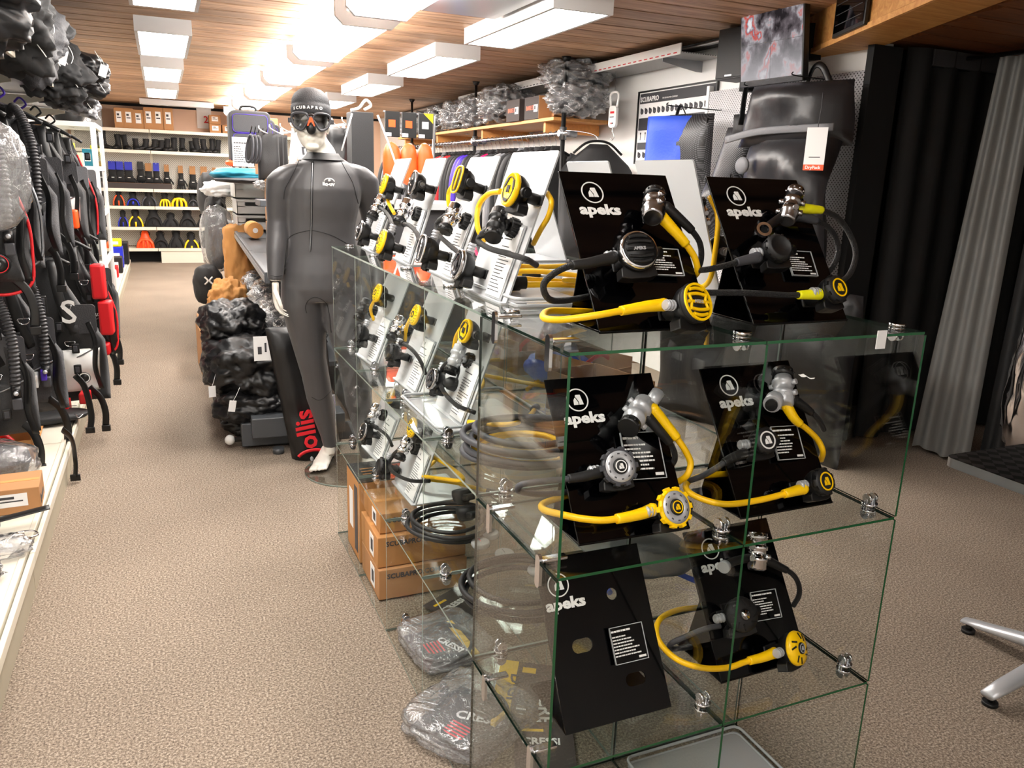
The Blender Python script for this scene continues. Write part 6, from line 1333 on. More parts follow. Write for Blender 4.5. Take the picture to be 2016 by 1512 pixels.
# bagged gear on the wooden shelf
for i, (x, y, z, sz, sd, s) in enumerate(((2.62,5.05,2.13,(.46,.46,.26),1,'grey and black gear in a clear bag at the near end of the wooden shelf'),(2.62,6.55,2.18,(.50,.60,.36),2,'large black gear bundle in a clear bag beside the two shoe boxes'),(2.60,7.2,2.15,(.46,.5,.32),3,'black gear bundle in a clear bag, third on the wooden shelf'),(2.6,7.8,2.15,(.46,.5,.32),4,'black gear bundle in a clear bag, fourth on the wooden shelf'),
        (2.6,8.4,2.14,(.46,.5,.30),5,'black gear bundle in a clear bag, fifth on the wooden shelf'),(2.6,9.05,2.13,(.46,.5,.28),6,'black gear bundle in a clear bag, sixth on the wooden shelf'),(2.6,9.65,2.12,(.46,.5,.26),7,'last black gear bundle in a clear bag on the wooden shelf'))):
    lump('packed_gear',(x,y,z),(sz[0]*.86,sz[1]*.86,sz[2]*.86),('charcoal','bagblack','softblack')[i%3],None,.2,5,310+sd,4,label=s.replace('in a clear bag','inside its bag'),cat='gear',group='dark gear on the wooden shelf')
    lump('clear_bag',(x,y,z+.01),sz,'bagclear',None,.30,8,320+sd,5,label=s.replace('gear','wrapping around the gear').replace(' in a clear bag',''),cat='bag',group='clear bags on the wooden shelf')
for i, (y, x) in enumerate(((5.95,2.60),(5.58,2.62))):
    t = carton(x,y,1.998,.30,.34,.19,'carddark',('left of two dark shoe boxes with orange lettering on the wooden shelf','right of two dark shoe boxes with orange lettering, its end flap open')[i],'dark shoe boxes on the wooden shelf',rz=-R_(90),tag=False)
    text('BARE 30', .05, 'orange', basis((-.11,-.1712,.08),(1,0,0),(0,0,1),(0,-1,0)), t, bold=.001); b = MB(); b.box((.05,-.172,.06),(.13,-.1705,.12),'paper'); b.box((.06,-.1728,.08),(.09,-.1718,.11),'ink'); b.build('shipping_label', t)
    if i: b = MB(); b.box((.15,-.17,0),(.155,.17,.19),'card'); b.box((.155,.0,.02),(.26,.006,.19),'card',basis((0,0,0),(1,-.3,0),(.3,1,0),(0,0,1))); b.build('flap', t)
lump('clear_bag',(2.66,5.18,2.33),(.50,.55,.24),'bagclear',None,.28,8,341,5,label='clear bag bundle lying on top of the dark shoe boxes',cat='bag',rot=(0,.1,.2))
lump('boot_bundle',(2.66,5.18,2.32),(.42,.46,.19),'softblack',None,.14,3,342,4,label='black bundle inside the bag on top of the dark shoe boxes',cat='gear',rot=(0,.1,.2))
# perforated steel shelf high on the wall
ps = thing('wall_shelf','perforated steel shelf with a slotted white edge, high on the right wall','shelf',(2.95,5.8,2.36)); po = V((2.95,5.8,2.36))
m = MB(); m.box(*rel((2.70,3.72,2.345),(3.04,8.2,2.352),po),'meshmetal'); m.build('shelf_board', ps)
m = MB(); m.box(*rel((2.692,3.72,2.335),(2.70,8.2,2.405),po),'white')
for k in range(60): m.box(*rel((2.690,3.76+k*.074,2.345),(2.6925,3.80+k*.074,2.352),po),'red' if k < 18 else 'ink')
m.build('slotted_edge', ps)
for y in (3.95,5.35,6.9):
    m = MB(); m.prism([(0,0),(-.34,0),(-.34,-.03),(-.05,-.075),(0,-.075)],-.003,.003,'steel',basis(V((3.045,y,2.343))-po,(1,0,0),(0,0,1),(0,-1,0))); m.build('bracket', ps)
b = MB(); b.tube([(2.80,4.35,2.36),(2.80,4.2,2.385),(2.82,4.05,2.40),(2.83,3.95,2.38)],.012,'card',n=8); b.tube([(2.83,4.4,2.36),(2.8,4.22,2.41),(2.80,4.1,2.37)],.011,'card',n=8); b.build('coiled_rope',None,'small loop of pale rope lying on the high steel shelf','rope')
# hanging scale
t = thing('hanging_scale','white hanging spring scale with a chrome hook beside the wooden shelf','scale',(2.80,4.75,2.0)); F = basis((0,0,0),(.25,-.97,0),(0,0,1),(-.97,-.25,0))
b = MB(); b.prism(rrect(-.042,-.09,.042,.08,.03),-.014,.014,'white',F); b.build('body', t, bevel=.003)
b = MB(); b.tube([F @ V(q) for q in ((-.035,.07,0),(-.045,.16,0),(0,.185,0),(.045,.16,0),(.035,.07,0))],.009,'white',n=8); b.build('handle', t)
b = MB(); b.tube([F @ V(q) for q in ((0,-.09,0),(0,-.12,0),(.018,-.14,0),(.02,-.165,0),(0,-.185,0),(-.018,-.17,0))],.004,'chrome',n=8); b.build('hook', t)
b = MB(); b.box((-.022,.02,.0145),(.022,.036,.0155),'redprint',F); b.box((-.025,-.01,.0145),(.02,-.004,.0155),'ink',F); b.box((-.012,-.062,.0145),(.0,-.05,.017),'red',F); b.box((.004,-.062,.0145),(.016,-.05,.017),'ink',F); b.build('buttons', t)
b = MB(); b.tube([F @ V((0,.185,0)),F @ V((.004,.25,0)),F @ V((0,.34,0))],.0015,'ink',n=5); b.build('hanging_wire', t)
# poster
t = thing('poster','framed product poster with rows of small regulator pictures on the white wall','poster',(3.04,4.25,1.92)); F = basis((-.0,0,0),(0,-1,0),(0,0,1),(-1,0,0)); wP, hP = .505, .27
b = MB(); b.box((-wP,-hP,-.006),(wP,hP,.0),'paper',F); b.build('sheet', t)
b = MB()
for a, c in (((-wP-.012,-hP-.012,-.006),(-wP,hP+.012,.012)),((wP,-hP-.012,-.006),(wP+.012,hP+.012,.012)),((-wP,hP,-.006),(wP,hP+.012,.012)),((-wP,-hP-.012,-.006),(wP,-hP,.012))): b.box(a,c,'black',F)
b.build('frame', t)
b = MB(); b.box((-wP+.01,hP-.085,.0005),(wP-.01,hP-.008,.0012),'ink',F); b.box((-wP+.01,-.02,.0005),(wP-.01,.075,.0012),'hosegrey',F); b.box((-wP+.01,-.17,.0005),(wP-.01,-.115,.0012),'hosegrey',F); b.build('printed_bands', t)
text('SCUBAPRO', .052, 'print', F @ Matrix.Translation((-wP+.02,hP-.07,.0016)), t, bold=.0012); text('THE REGULATOR COMPANY', .016, 'print', F @ Matrix.Translation((-wP+.33,hP-.065,.0016)), t)
for row, (yy, n, r) in enumerate(((.125,16,.022),(-.065,14,.014),(-.215,14,.022))):
    b = MB()
    for k in range(n):
        x = -wP+.05+k*(2*wP-.1)/(n-1); q = F @ Matrix.Translation((x,yy,.001))
        if row == 1: b.box((-.003,-.03,0),(.003,.03,.001),'ink',q); b.box((-.008,.015,0),(.008,.028,.001),'ink',q)
        else: b.ring(r*.45,r,0,.0012,'ink',q,14); b.box((-.006,-.008,0),(.006,.010,.0014),'hosegrey',q); b.box((-r,r*.4,0),(-r*.2,r*1.2,.001),'ink',q)
    b.build('picture_row', t)
# perforated panels and uprights
pn = thing('perforated_panel','grey perforated metal wall panel behind the hanging bags','panel',(3.02,3.07,1.4)); no = V((3.02,3.07,1.4))
m = MB(); m.box(*rel((3.005,2.38,.75),(3.02,3.78,2.12),no),'perfgrey'); m.build('sheet', pn)
m = MB(); m.box(*rel((3.0,3.78,.3),(3.045,3.81,2.16),no),'white'); m.build('upright', pn)
m = MB(); m.box(*rel((2.99,2.345,.0),(3.045,2.38,2.23),no),'steel')
for k in range(22): m.box(*rel((2.987,2.355,.2+.09*k),(2.992,2.37,.235+.09*k),no),'black')
m.build('upright', pn)
m = MB(); m.box(*rel((2.95,2.30,.0),(3.16,2.345,2.235),no),'walldark'); m.build('dark_post', pn)
def peg(y, z, L, s):
    t = thing('peg_hook',s,'hook',(3.0,y,z)); b = MB(); b.tube([(0,0,0),(-.05,0,-.004),(-L,0,0),(-L-.02,0,.018)],.0035,'black',n=6); b.build('wire', t)
peg(3.62,1.99,.42,'black wire peg hook holding the blue bag'); peg(3.0,2.07,.30,'black wire peg hook holding the tall black pack strap'); peg(2.55,2.08,.34,'black wire peg hook above the tall black pack')
# bags hanging from the panel
B1 = thing('mesh_bag','bright blue bag with a black mesh side hanging on the perforated panel','bag',(2.75,3.75,1.65))
cloth('blue_front',(-.04,0,.04),.42,.50,.07,'blue',B1,ax=(.45,-.9,0),seed=401,amp=.03,outline=lambda q: (-.5+.0*q,.42-.05*q) if q > .3 else (-.46,-.2+.6*(q/.3)*1.0),nx=12,ny=14)
cloth('mesh_side',(.03,-.10,-.06),.36,.72,.09,'mesh',B1,ax=(.35,-.93,0),seed=402,amp=.02,nx=10,ny=14)
b = MB(); b.tube([(-.02,.02,.27),(.0,.0,.36),(.02,-.06,.28)],.014,'black',n=8,flat=(1,.3)); b.tube([(.06,-.24,.27),(.05,-.21,.0),(.06,-.24,-.35)],.008,'black',n=8); b.build('carry_strap', B1)
B2 = thing('backpack','tall grey-black roll-top dry backpack with a hanging white and orange tag','bag',(2.78,2.62,1.55))
ax2 = V((.18,-.98,0)); 
cloth('pack_body',(-.02,0,-.18),.72,.84,.26,'packcloth',B2,ax=ax2,seed=411,amp=.10,fr=5,outline=lambda q: (-.42-.04*q,.45),nx=18,ny=20)
cloth('rolled_top',(-.04,-.0,.33),.76,.34,.20,'packcloth',B2,ax=ax2,upv=(-.06,0,1),seed=412,amp=.09,fr=5,outline=lambda q: (-.54+.20*q,.48-.04*q),nx=18,ny=8)
b = MB(); b.tube([V((-.14,0,.20))+ax2*-.38,V((-.16,0,.24))+ax2*-.1,V((-.14,0,.25))+ax2*.36],.022,'grey',n=8,flat=(1,.25)); b.build('closing_strap', B2)
b = MB(); b.tube([V((.02,0,.46))+ax2*-.0,V((.0,0,.58))+ax2*.06,V((0,0,.58))+ax2*.12,V((.02,0,.46))+ax2*.18],.018,'black',n=8,flat=(1,.3)); b.build('carry_loop', B2); b = MB(); b.tube([V((.04,0,.30))+ax2*-.46,V((.02,0,.54))+ax2*-.42,V((.02,0,.50))+ax2*-.34,V((.0,0,.28))+ax2*-.38],.020,'black',n=8,flat=(1,.3)); b.build('carry_loop', B2)
b = MB(); b.tube([V((-.17,0,.0))+ax2*-.28,V((-.19,0,-.2))+ax2*-.30,V((-.18,0,-.3))+ax2*-.24,V((-.17,0,-.33))+ax2*-.1],.006,'black',n=6); b.ball(V((-.17,0,.05))+ax2*-.2,(.02,.06,.05),'grey',10,8); b.build('pocket_seam', B2)
F = basis(V((2.63,2.30,1.70))-V((2.78,2.62,1.55)), V((.45,-.89,0)).normalized(), (0,0,1), V((-.89,-.45,0)).normalized())
b = MB(); b.box((-.055,-.095,0),(.055,.095,.002),'paper',F); tg = b.build('hang_tag', B2, label='white and orange paper tag'); b = MB(); b.box((-.055,-.125,0),(.055,-.095,.002),'orange',F); b.build('orange_strip', tg); b = MB(); b.tube([F @ V((0,.09,0)),F @ V((.005,.2,0)),F @ V((.0,.27,-.01))],.002,'ink',n=5); b.build('string', tg); b = MB(); b.box((-.03,-.06,.0022),(.03,-.055,.0026),'ink',F); b.build('tag_print', tg)
text('DryPack', .024, 'print', F @ Matrix.Translation((-.044,-.118,.0026)), tg, bold=.0006)
B3 = thing('mesh_bag','black drawstring mesh bag hanging left of the tall grey-black backpack','bag',(2.80,3.22,1.55))
cloth('bag_body',(0,0,0),.26,.62,.10,'mesh',B3,ax=(.3,-.95,0),upv=(.0,-.35,1),seed=421,amp=.04,nx=10,ny=12); cloth('bag_top',(0,-.12,.30),.2,.14,.09,'softblack',B3,ax=(.3,-.95,0),seed=422,amp=.03,nx=6,ny=5)
b = MB(); b.tube([(0,-.12,.30),(0,-.2,.42),(.1,-.3,.52)],.012,'black',n=8,flat=(1,.3)); b.build('drawstring', B3)
B4 = thing('mesh_bag','dark grey honeycomb mesh bag behind the second black stand','bag',(2.55,2.95,1.30)); cloth('bag_body',(0,0,0),.42,.40,.12,'mesh',B4,ax=(.3,-.95,0),seed=431,amp=.05,outline=lambda q: (-.5+.25*q,.5-.05*q)); b = MB(); b.box((-.07,.10,.06),(-.062,.15,.075),'redprint'); b.build('woven_mark', B4)
B5 = thing('travel_bag','black hanging bag with curved white lettering seen through the right glass cubes','bag',(2.62,2.2,.475)); cloth('bag_body',(0,0,0),.6,.95,.2,'bagblack',B5,ax=(.3,-.95,0),seed=441,amp=.06,nx=14,ny=16)
text('mares', .13, 'print', basis((-.16,.12,.02),V((.3,-.95,0)).normalized(),(0,0,1),V((-.95,-.3,0)).normalized()), B5, bold=.004, shear=.3)
B6 = thing('travel_bag','wrinkled black bag low behind the right glass cubes','bag',(2.5,2.9,.45)); cloth('bag_body',(0,0,0),.7,.9,.3,'bagblack',B6,ax=(.4,-.9,0),seed=451,amp=.08,nx=14,ny=16)
# clothing packets behind the case at mid height
for i in range(6):
    cloth('hanging_hose',(3.0,4.0+.16*i,.9),.03,.7,.03,'rubber',None,ax=(0,1,0),seed=460+i,amp=.01,nx=3,ny=6,label='thin black hose hanging low on the right wall, %s from the far end' % ORDS[5-i],cat='hose',group='thin black hoses low on the right wall')
b = MB(); b.cyl((3.0,3.9,1.25),(3.0,4.9,1.25),.008,'steel'); b.cyl((3.0,4.4,1.25),(3.05,4.4,1.25),.008,'steel'); b.build('hose_rail',None,'steel rail on the right wall holding thin black hoses','rail')
# speaker and monitor
t = thing('loudspeaker','black bookshelf loudspeaker on a white wall bracket beside the monitor','speaker',(2.80,3.22,2.28)); F = basis((0,0,0),(.10,-.995,0),(0,0,1),(-.995,-.1,0))
b = MB(); b.box((-.12,-.15,-.10),(.12,.15,.08),'black',F,bev=.004); b.build('cabinet', t); b = MB(); b.box((-.113,-.143,.08),(.113,.143,.088),'rubber',F,bev=.003); gr = b.build('grille', t)
b = MB(); b.box((-.03,-.135,.0882),(.03,-.125,.0892),'satin',F,bev=.001); b.build('badge', gr)
b = MB(); b.box((2.80,3.12,2.06),(3.05,3.20,2.125),'walldark'); b.box((2.74,3.08,2.105),(3.05,3.12,2.118),'white'); b.build('speaker_bracket',None,'white and black wall bracket under the loudspeaker','bracket')
def screen_mat():
    m = bpy.data.materials.new('camera_screen'); m.use_nodes = True; nt = m.node_tree; nt.nodes.clear(); L = nt.links.new
    o = nt.nodes.new('ShaderNodeOutputMaterial'); e = nt.nodes.new('ShaderNodeEmission'); tc = nt.nodes.new('ShaderNodeTexCoord'); mp = nt.nodes.new('ShaderNodeMapping'); mp.inputs['Scale'].default_value = (5,5,4)
    L(tc.outputs['Object'], mp.inputs[0]); n = nt.nodes.new('ShaderNodeTexVoronoi'); n.inputs['Scale'].default_value = 2.2; L(mp.outputs[0], n.inputs['Vector'])
    n2 = nt.nodes.new('ShaderNodeTexNoise'); n2.inputs['Scale'].default_value = 2.0; n2.inputs['Detail'].default_value = 6; L(mp.outputs[0], n2.inputs['Vector'])
    r = nt.nodes.new('ShaderNodeValToRGB'); el = r.color_ramp.elements; el[0].position = .38; el[0].color = hexc(34,30,32); el[1].position = .7; el[1].color = hexc(200,196,198)
    for p, c in ((.48,(92,84,88)),(.55,(150,146,150)),(.615,(176,62,48)),(.64,(120,112,124))): k = el.new(p); k.color = hexc(*c)
    L(n2.outputs[0], r.inputs[0]); sp = nt.nodes.new('ShaderNodeSeparateXYZ'); L(tc.outputs['Object'], sp.inputs[0])
    mx = nt.nodes.new('ShaderNodeMix'); mx.data_type = 'RGBA'; mr = nt.nodes.new('ShaderNodeMapRange'); mr.inputs[1].default_value = .06; mr.inputs[2].default_value = -.16; mr.inputs[4].default_value = .75; L(sp.outputs[2], mr.inputs[0]); L(mr.outputs[0], mx.inputs[0])
    L(r.outputs[0], mx.inputs[6]); mx.inputs[7].default_value = hexc(172,168,170); L(mx.outputs[2], e.inputs[0]); e.inputs[1].default_value = SCREEN; L(e.outputs[0], o.inputs[0]); return m
M['screen'] = screen_mat()
t = thing('monitor','wall monitor showing four security camera pictures beside the timber beam','monitor',(2.70,2.815,2.275)); F = basis((0,0,0),V((.06,-1,0)).normalized(),V((-.12,0,1)).normalized(),V((-1,-.06,-.12)).normalized())
b = MB(); b.box((-.25,-.215,-.03),(.25,.225,.012),'black',F,bev=.005); b.box((-.10,-.10,-.28),(.10,.10,-.03),'walldark',F); b.build('housing', t)
b = MB()
for i in (0,1):
    for j in (0,1): b.box((-.240+.241*i,-.180+.198*j,.0125),(-.240+.241*i+.238,-.180+.198*j+.196,.0135),'screen',F)
b.build('screen', t); b = MB(); b.box((-.245,-.212,.0125),(.245,-.184,.0135),'charcoal',F); b.build('lower_bezel', t)
# dark framed display on the beam face
Fb = basis(BP+BD*.62+V((0,0,.125))-BN*.03, BD, V((0,0,1)), -BN) if BD.cross(V((0,0,1))).dot(-BN) > 0 else basis(BP+BD*.62+V((0,0,.125))-BN*.03, -BD, V((0,0,1)), -BN)
t = thing('monitor','small dark glossy screen fixed to the face of the timber beam','monitor',tuple(Fb.translation)); F = Fb.copy(); F.translation = V((0,0,0))
b = MB(); b.box((-.20,-.105,-.02),(.20,.13,.0),'black',F,bev=.004); b.build('housing', t); b = MB(); b.box((-.185,-.085,.0005),(.185,.118,.002),'acrylic_black',F)
for k in range(3): b.box((-.17,-.05+.05*k,.0022),(.16,-.046+.05*k,.0026),'ink',F)
b.build('screen', t)
# dark fitting corner: curtains
def curtain(name, p0, p1, z0, z1, m_, label, waves=9, amp=.035, top=None, cat='curtain'):
    p0, p1 = V(p0), V(p1); d = p1-p0; n = V((-d.y, d.x)).to_3d() if False else V((-d.y, d.x, 0)).normalized(); q0, q1 = (V(top[0]), V(top[1])) if top else (p0, p1)
    vs, fs = [], []; nx, nz = waves*8, 14
    for off in (0,.006):
        for j in range(nz+1):
            t = j/nz
            for i in range(nx+1):
                s = i/nx; a = p0.lerp(p1, s); b_ = q0.lerp(q1, s); c = a.lerp(b_, t); vs.append((c.x+n.x*(amp*math.sin(s*waves*6.283+t*.8)*(1-.3*t)+off), c.y+n.y*(amp*math.sin(s*waves*6.283+t*.8)*(1-.3*t)+off), z0+(z1-z0)*t+.012*math.sin(s*9)*(1-t)))
    K = (nx+1)*(nz+1)
    for o_ in (0, K):
        for j in range(nz):
            for i in range(nx): a = o_+j*(nx+1)+i; q = (a,a+1,a+nx+2,a+nx+1); fs.append(q if o_ else q[::-1])
    b = MB(); b.faces(vs, fs, m_, True); return b.build(name, None, label, cat)
M['curtblack'] = mat('black_curtain', (5,5,6), .7); M['curtgrey'] = mat('silver_grey_curtain', (112,112,110), .5)
curtain('curtain',(3.17,2.26,0),(6.0,2.26,0),.02,2.24,'curtblack','wide black curtain closing the dark corner on the right',14,.03)
curtain('curtain',(3.38,2.02,0),(3.47,1.72,0),.03,2.2,'curtgrey','grey satin curtain gathered at the right edge of the dark corner',3,.022,top=((3.60,2.06,0),(3.66,1.86,0)))
curtain('curtain',(3.52,1.70,0),(3.62,1.2,0),.05,2.2,'curtblack','black curtain just right of the grey satin one',4,.03,top=((3.72,1.80,0),(3.8,1.2,0)))
rd = thing('curtain_rail','thin dark rail carrying the corner curtains','rail',(3.6,1.9,2.21)); m = MB(); m.cyl((-.02,.5,0),(.05,-.9,0),.012,'black'); m.build('rail_tube', rd)
lump('printed_cloth',(3.40,1.42,.55),(.16,.2,.75),'chrome',None,.2,4,470,4,label='shiny black and silver patterned cloth at the right picture edge',cat='cloth')
# metal cafe table
t = thing('cafe_table','metal table with chequered top and polished four-leg base, cut by the right picture edge','table',(1.885,.2,0))
def tabletop():
    m = bpy.data.materials.new('chequered_steel'); m.use_nodes = True; nt = m.node_tree; b = nt.nodes['Principled BSDF']; L = nt.links.new; b.inputs['Metallic'].default_value = 1; b.inputs['Roughness'].default_value = .3
    tc = nt.nodes.new('ShaderNodeTexCoord'); mp = nt.nodes.new('ShaderNodeMapping'); mp.inputs['Rotation'].default_value = (0,0,.785); mp.inputs['Scale'].default_value = (34,34,34); L(tc.outputs['Object'], mp.inputs[0]); c = nt.nodes.new('ShaderNodeTexChecker'); c.inputs['Scale'].default_value = 1; c.inputs[1].default_value = hexc(120,118,116); c.inputs[2].default_value = hexc(42,40,40); L(mp.outputs[0], c.inputs[0]); L(c.outputs[0], b.inputs['Base Color']); return m
M['tabletop'] = tabletop()
b = MB(); b.prism(rrect(1.43-1.885,-.32-.2,2.18-1.885,.378-.2,.03,6),.715,.742,'tabletop',m_side='steel'); b.build('table_top', t)
b = MB(); b.cyl((0,0,.09),(0,0,.70),.032,'satin'); b.box((-.18,-.18,.70),(.18,.18,.714),'black'); b.build('pedestal', t)
for k in range(4):
    a = k*math.pi/2; d = V((math.cos(a), math.sin(a), 0)); w = V((-d.y, d.x, 0)); b = MB()
    b.loft([(d*.02+V((0,0,.10)), w*.030, V((0,0,.028))),(d*.12+V((0,0,.082)), w*.026, V((0,0,.022))),(d*.26+V((0,0,.050)), w*.027, V((0,0,.014))),(d*.325+V((0,0,.036)), w*.022, V((0,0,.010)))],'satin',14); lg = b.build('leg', t)
    b = MB(); b.cyl(d*.305, d*.305+V((0,0,.012)), .022, 'rubber'); b.cyl(d*.305+V((0,0,.012)), d*.305+V((0,0,.03)), .010, 'rubber'); b.build('rubber_foot', lg)
# tall black box with white rods, orange packs behind the mannequin's shoulder
b = MB(); b.box((-.075,-.08,-.9),(.075,.08,.42),'softblack',bev=.004); b.build('display_column',None,'tall matte black column behind the mannequin shoulder','column',loc=(.685,4.5,1.46))
b = MB(); b.tube([(.60,4.35,1.86),(.52,4.32,1.62)],.006,'white',n=6,res=1); b.tube([(.77,4.35,1.86),(.86,4.32,1.62),(.93,4.30,1.40)],.007,'white',n=6); b.build('support_rod',None,'thin white rods crossing beside the tall black column','rod')
b = MB(); b.tube([(.62,4.48,1.89),(.68,4.5,1.91),(.72,4.47,1.96),(.76,4.5,1.93),(.72,4.52,1.90)],.010,'white',n=8); b.build('cable_loop',None,'white cable loop lying on the tall black column','cable')
for i, (x, y) in enumerate(((1.00,4.86),(1.13,4.87),(1.26,4.88))):
    lump('marker_buoy',(x,y,1.56),(.13,.10,.30),'orange',None,.10,3,480+i,4,label=('orange packed marker bag nearest the black column','middle orange packed marker bag of three','right orange packed marker bag of three')[i],cat='bag',group='orange packed marker bags')
    t = MB(); t.box((-.055,-.01,-.09),(.055,.01,.09),'black',bev=.003); t = t.build('retail_box',None,('black retail box hanging above the left orange bag','black retail box hanging above the middle orange bag','black retail box with a yellow corner above the right orange bag')[i],'box','black boxes above the orange bags',loc=(x,y-.02,1.84))
    b = MB(); b.box((-.03,-.0125,-.02),(.02,-.0105,.03),'orange' if i < 2 else 'white'); b.build('picture_patch', t); b = MB(); b.box((-.055,-.0125,-.085),(-.01,-.0105,-.06),'paper'); 
    if i == 2: b.build('lower_print', t); b = MB(); b.prism([(-.02,.09),(.055,.09),(.055,.02),(.03,.045)],.0105,.0125,'yellow',basis((0,0,0),(1,0,0),(0,0,1),(0,-1,0)))
    b.build('print', t)
b = MB(); b.cyl((.95,4.9,1.93),(1.34,5.05,1.93),.006,'steel'); b.cyl((1.37,5.0,1.93),(1.37,5.0,0),.012,'steel'); b.build('display_rail',None,'thin steel rail above the black boxes and orange bags','rail')
cl_ = thing('display_table','pale counter edge behind the mannequin shoulder','counter',(.95,4.6,1.25)); b = MB(); b.box((-.32,-.3,.0),(.5,.4,.05),'acrylic_grey',bev=.004); b.box((-.28,-.26,-1.25),(.46,.36,0),'charcoal'); b.build('counter_body', cl_)

# ================================================================== OTHER THINGS IN THE CASE
def coil(c, r, n, tr, m_, label, seed=0, rz=0, group=None, sq=1.0, name='hose_coil'):
    rnd = random.Random(seed); t = thing(name, label, 'hose', c, (0,0,rz), group); pts = []
    for i in range(n*10+1):
        a = 2*math.pi*i/10; q = r*(1+.10*math.sin(i*.37+seed)-.06*(i/(n*10))); pts.append((q*math.cos(a), q*sq*math.sin(a), tr+tr*2.05*(i/10)*(.8)+.004*math.sin(i*1.3)))
    b = MB(); b.tube(pts,tr,m_,n=8,res=3); b.build('hose', t); return t
coil((.205,.60,.80),.150,5,.0085,'hosegrey','thick coil of dark grey hose inside the middle shelf beside the left glass sheet',1,sq=.95)
coil((.2,.60,.805),.120,2,.006,'hoseyellow','ochre hose loop lying inside the dark grey coil',2)
coil((.17,1.06,.40),.125,4,.0065,'rubber','black hose coil with two gauges on the lower shelf',3)
coil((.21,.62,.40),.150,4,.0075,'rubber','black hose coil on the lower shelf behind the front glass sheet',4)
def gauge(c, z, label, rz=0):
    t = thing('pressure_gauge',label,'gauge',c,(R_(-18),0,rz)); b = MB(); b.lathe([(.020,-.03),(.030,-.02),(.033,0),(.031,.012),(.027,.014)],'rubber',None,24); b.box((-.016,-.06,-.02),(.016,-.02,.0),'rubber',None,bev=.006); b.build('rubber_housing', t)
    b = MB(); b.lathe([(.0265,.0125),(.0001,.0126)],'dial',None,24,cap=False); b.ring(.0245,.026,.0127,.0132,'ink',None,24); b.box((-.001,-.002,.013),(.001,.018,.0136),'redprint',basis((0,0,0),(.9,.4,0),(-.4,.9,0),(0,0,1))); b.build('dial', t)
gauge((.245,1.16,.475),0,'upper round gauge of the console standing on the black coil',R_(10)); gauge((.235,1.09,.445),0,'lower round gauge of the console standing on the black coil',R_(10))
for i, (x, y, lb) in enumerate(((.26,.83,'cream gauge dial lying nearest the left glass sheet, lower shelf'),(.22,.92,'second small gauge lying on the lower shelf'),(.27,.97,'third small gauge lying on the lower shelf'),(.31,.71,'round gauge lying behind the pill shaped clip'))):
    t = thing('pressure_gauge',lb,'gauge',(x,y,.405)); b = MB(); b.lathe([(.029,0),(.029,.012),(.026,.015)],'tray',None,20); b.build('rim', t); b = MB(); b.lathe([(.0255,.014),(.0001,.0145)],'dial',None,20,cap=False); b.box((-.001,-.003,.0147),(.001,.019,.0152),'redprint' if i else 'ink'); b.build('dial', t)
# stacked cartons on the floor of the case
for i, (x, y, z, w, d, h, s, c_) in enumerate(((.19,1.52,.007,.33,.26,.115,'lowest flat brown box of the stack at the case foot, with a web address','card'),(.19,1.53,.125,.33,.25,.115,'second flat brown box of the stack at the case foot','cardorange'),(.20,1.55,.243,.32,.24,.075,'third flat brown box of the stack at the case foot','cardorange'))):
    t = carton(x,y,z,w,d,h,c_,s,'flat brown boxes stacked at the case foot',tag=False)
    b = MB(); b.box((-w/2-.0012,-.07,h*.15),(-w/2-.0002,-.01,h*.85),'paper'); b.box((-w/2-.0018,-.06,h*.3),(-w/2-.001,-.03,h*.7),'ink'); b.build('shipping_label', t)
    text('SCUBAPRO.COM', .026, 'ink', basis((-w/2+.03,-d/2-.0013,h-.036),(1,0,0),(0,0,1),(0,-1,0)), t, bold=.0006)
t = carton(.16,1.80,.007,.27,.22,.33,'cardorange','upright orange-brown box with a black top behind the stacked ones',tag=False); b = MB(); b.box((-.135,-.11,.3305),(.135,.11,.333),'black'); 
for k in range(4): b.box((-.10,-.06+.03*k,.3332),(.04,-.052+.03*k,.3336),'cardorange')
b.build('printed_lid', t); b = MB(); b.box((-.1362,-.08,.03),(-.1352,-.03,.3),'hosegrey'); b.box((-.1362,.0,.1),(-.1352,.06,.26),'paper'); b.build('side_label', t)
lump('stone_weight',(.12,1.93,.08),(.16,.10,.15),'grey',None,.08,3,500,4,label='grey speckled round stone behind the brown boxes',cat='stone')
# bagged hoses at floor level
def bagged(c, w, d, rz, label, fontsize, seed, big=False):
    t = thing('packaged_hose',label,'package',c,(0,0,rz)); b = MB(); b.box((-w*.40,-d*.42,.004),(w*.36,d*.42,.010),'carddark'); b.build('backing_card', t)
    text('CRESSI', fontsize, 'print', Matrix.Translation((-w*.05,d*.16,.0108)) @ Matrix.Rotation(-1.2,4,'Z'), t, bold=.001)
    b = MB()
    for k in range(5): b.box((-w*.26+.012*k,-d*.1,.0102),(-w*.26+.012*k+.005,d*.14,.0106),'redprint')
    b.build('print', t)
    pts = [(w*.36*math.cos(a),d*.36*math.sin(a),.022+.006*(i%3)) for i, a in enumerate([2*math.pi*i/12+.3 for i in range(22)])]
    b = MB(); b.tube(pts,.0075,'rubber',n=8,res=4); b.build('hose', t)
    if big: b = MB(); b.box((w*.08,-d*.22,.012),(w*.30,.0,.045),'rubber',bev=.01); b.box((w*.05,-d*.26,.012),(w*.30,-d*.20,.03),'yellow',bev=.004); b.build('console', t)
    else: b = MB(); b.box((w*.22,-d*.4,.014),(w*.30,d*.4,.026),'yellow'); b.build('yellow_strip', t)
    lump('clear_bag',(0,0,.034),(w*1.02,d*1.05,.062),'bagclear',t,.10,6,seed,5,power=5)
bagged((.15,1.03,.006),.24,.26,.1,'black hose coil in a clear bag with a dark card on the case floor',.035,511)
bagged((.10,.66,.006),.30,.28,.55,'largest clear bag with hose and yellow-edged console, nearest on the carpet',.045,512,True)
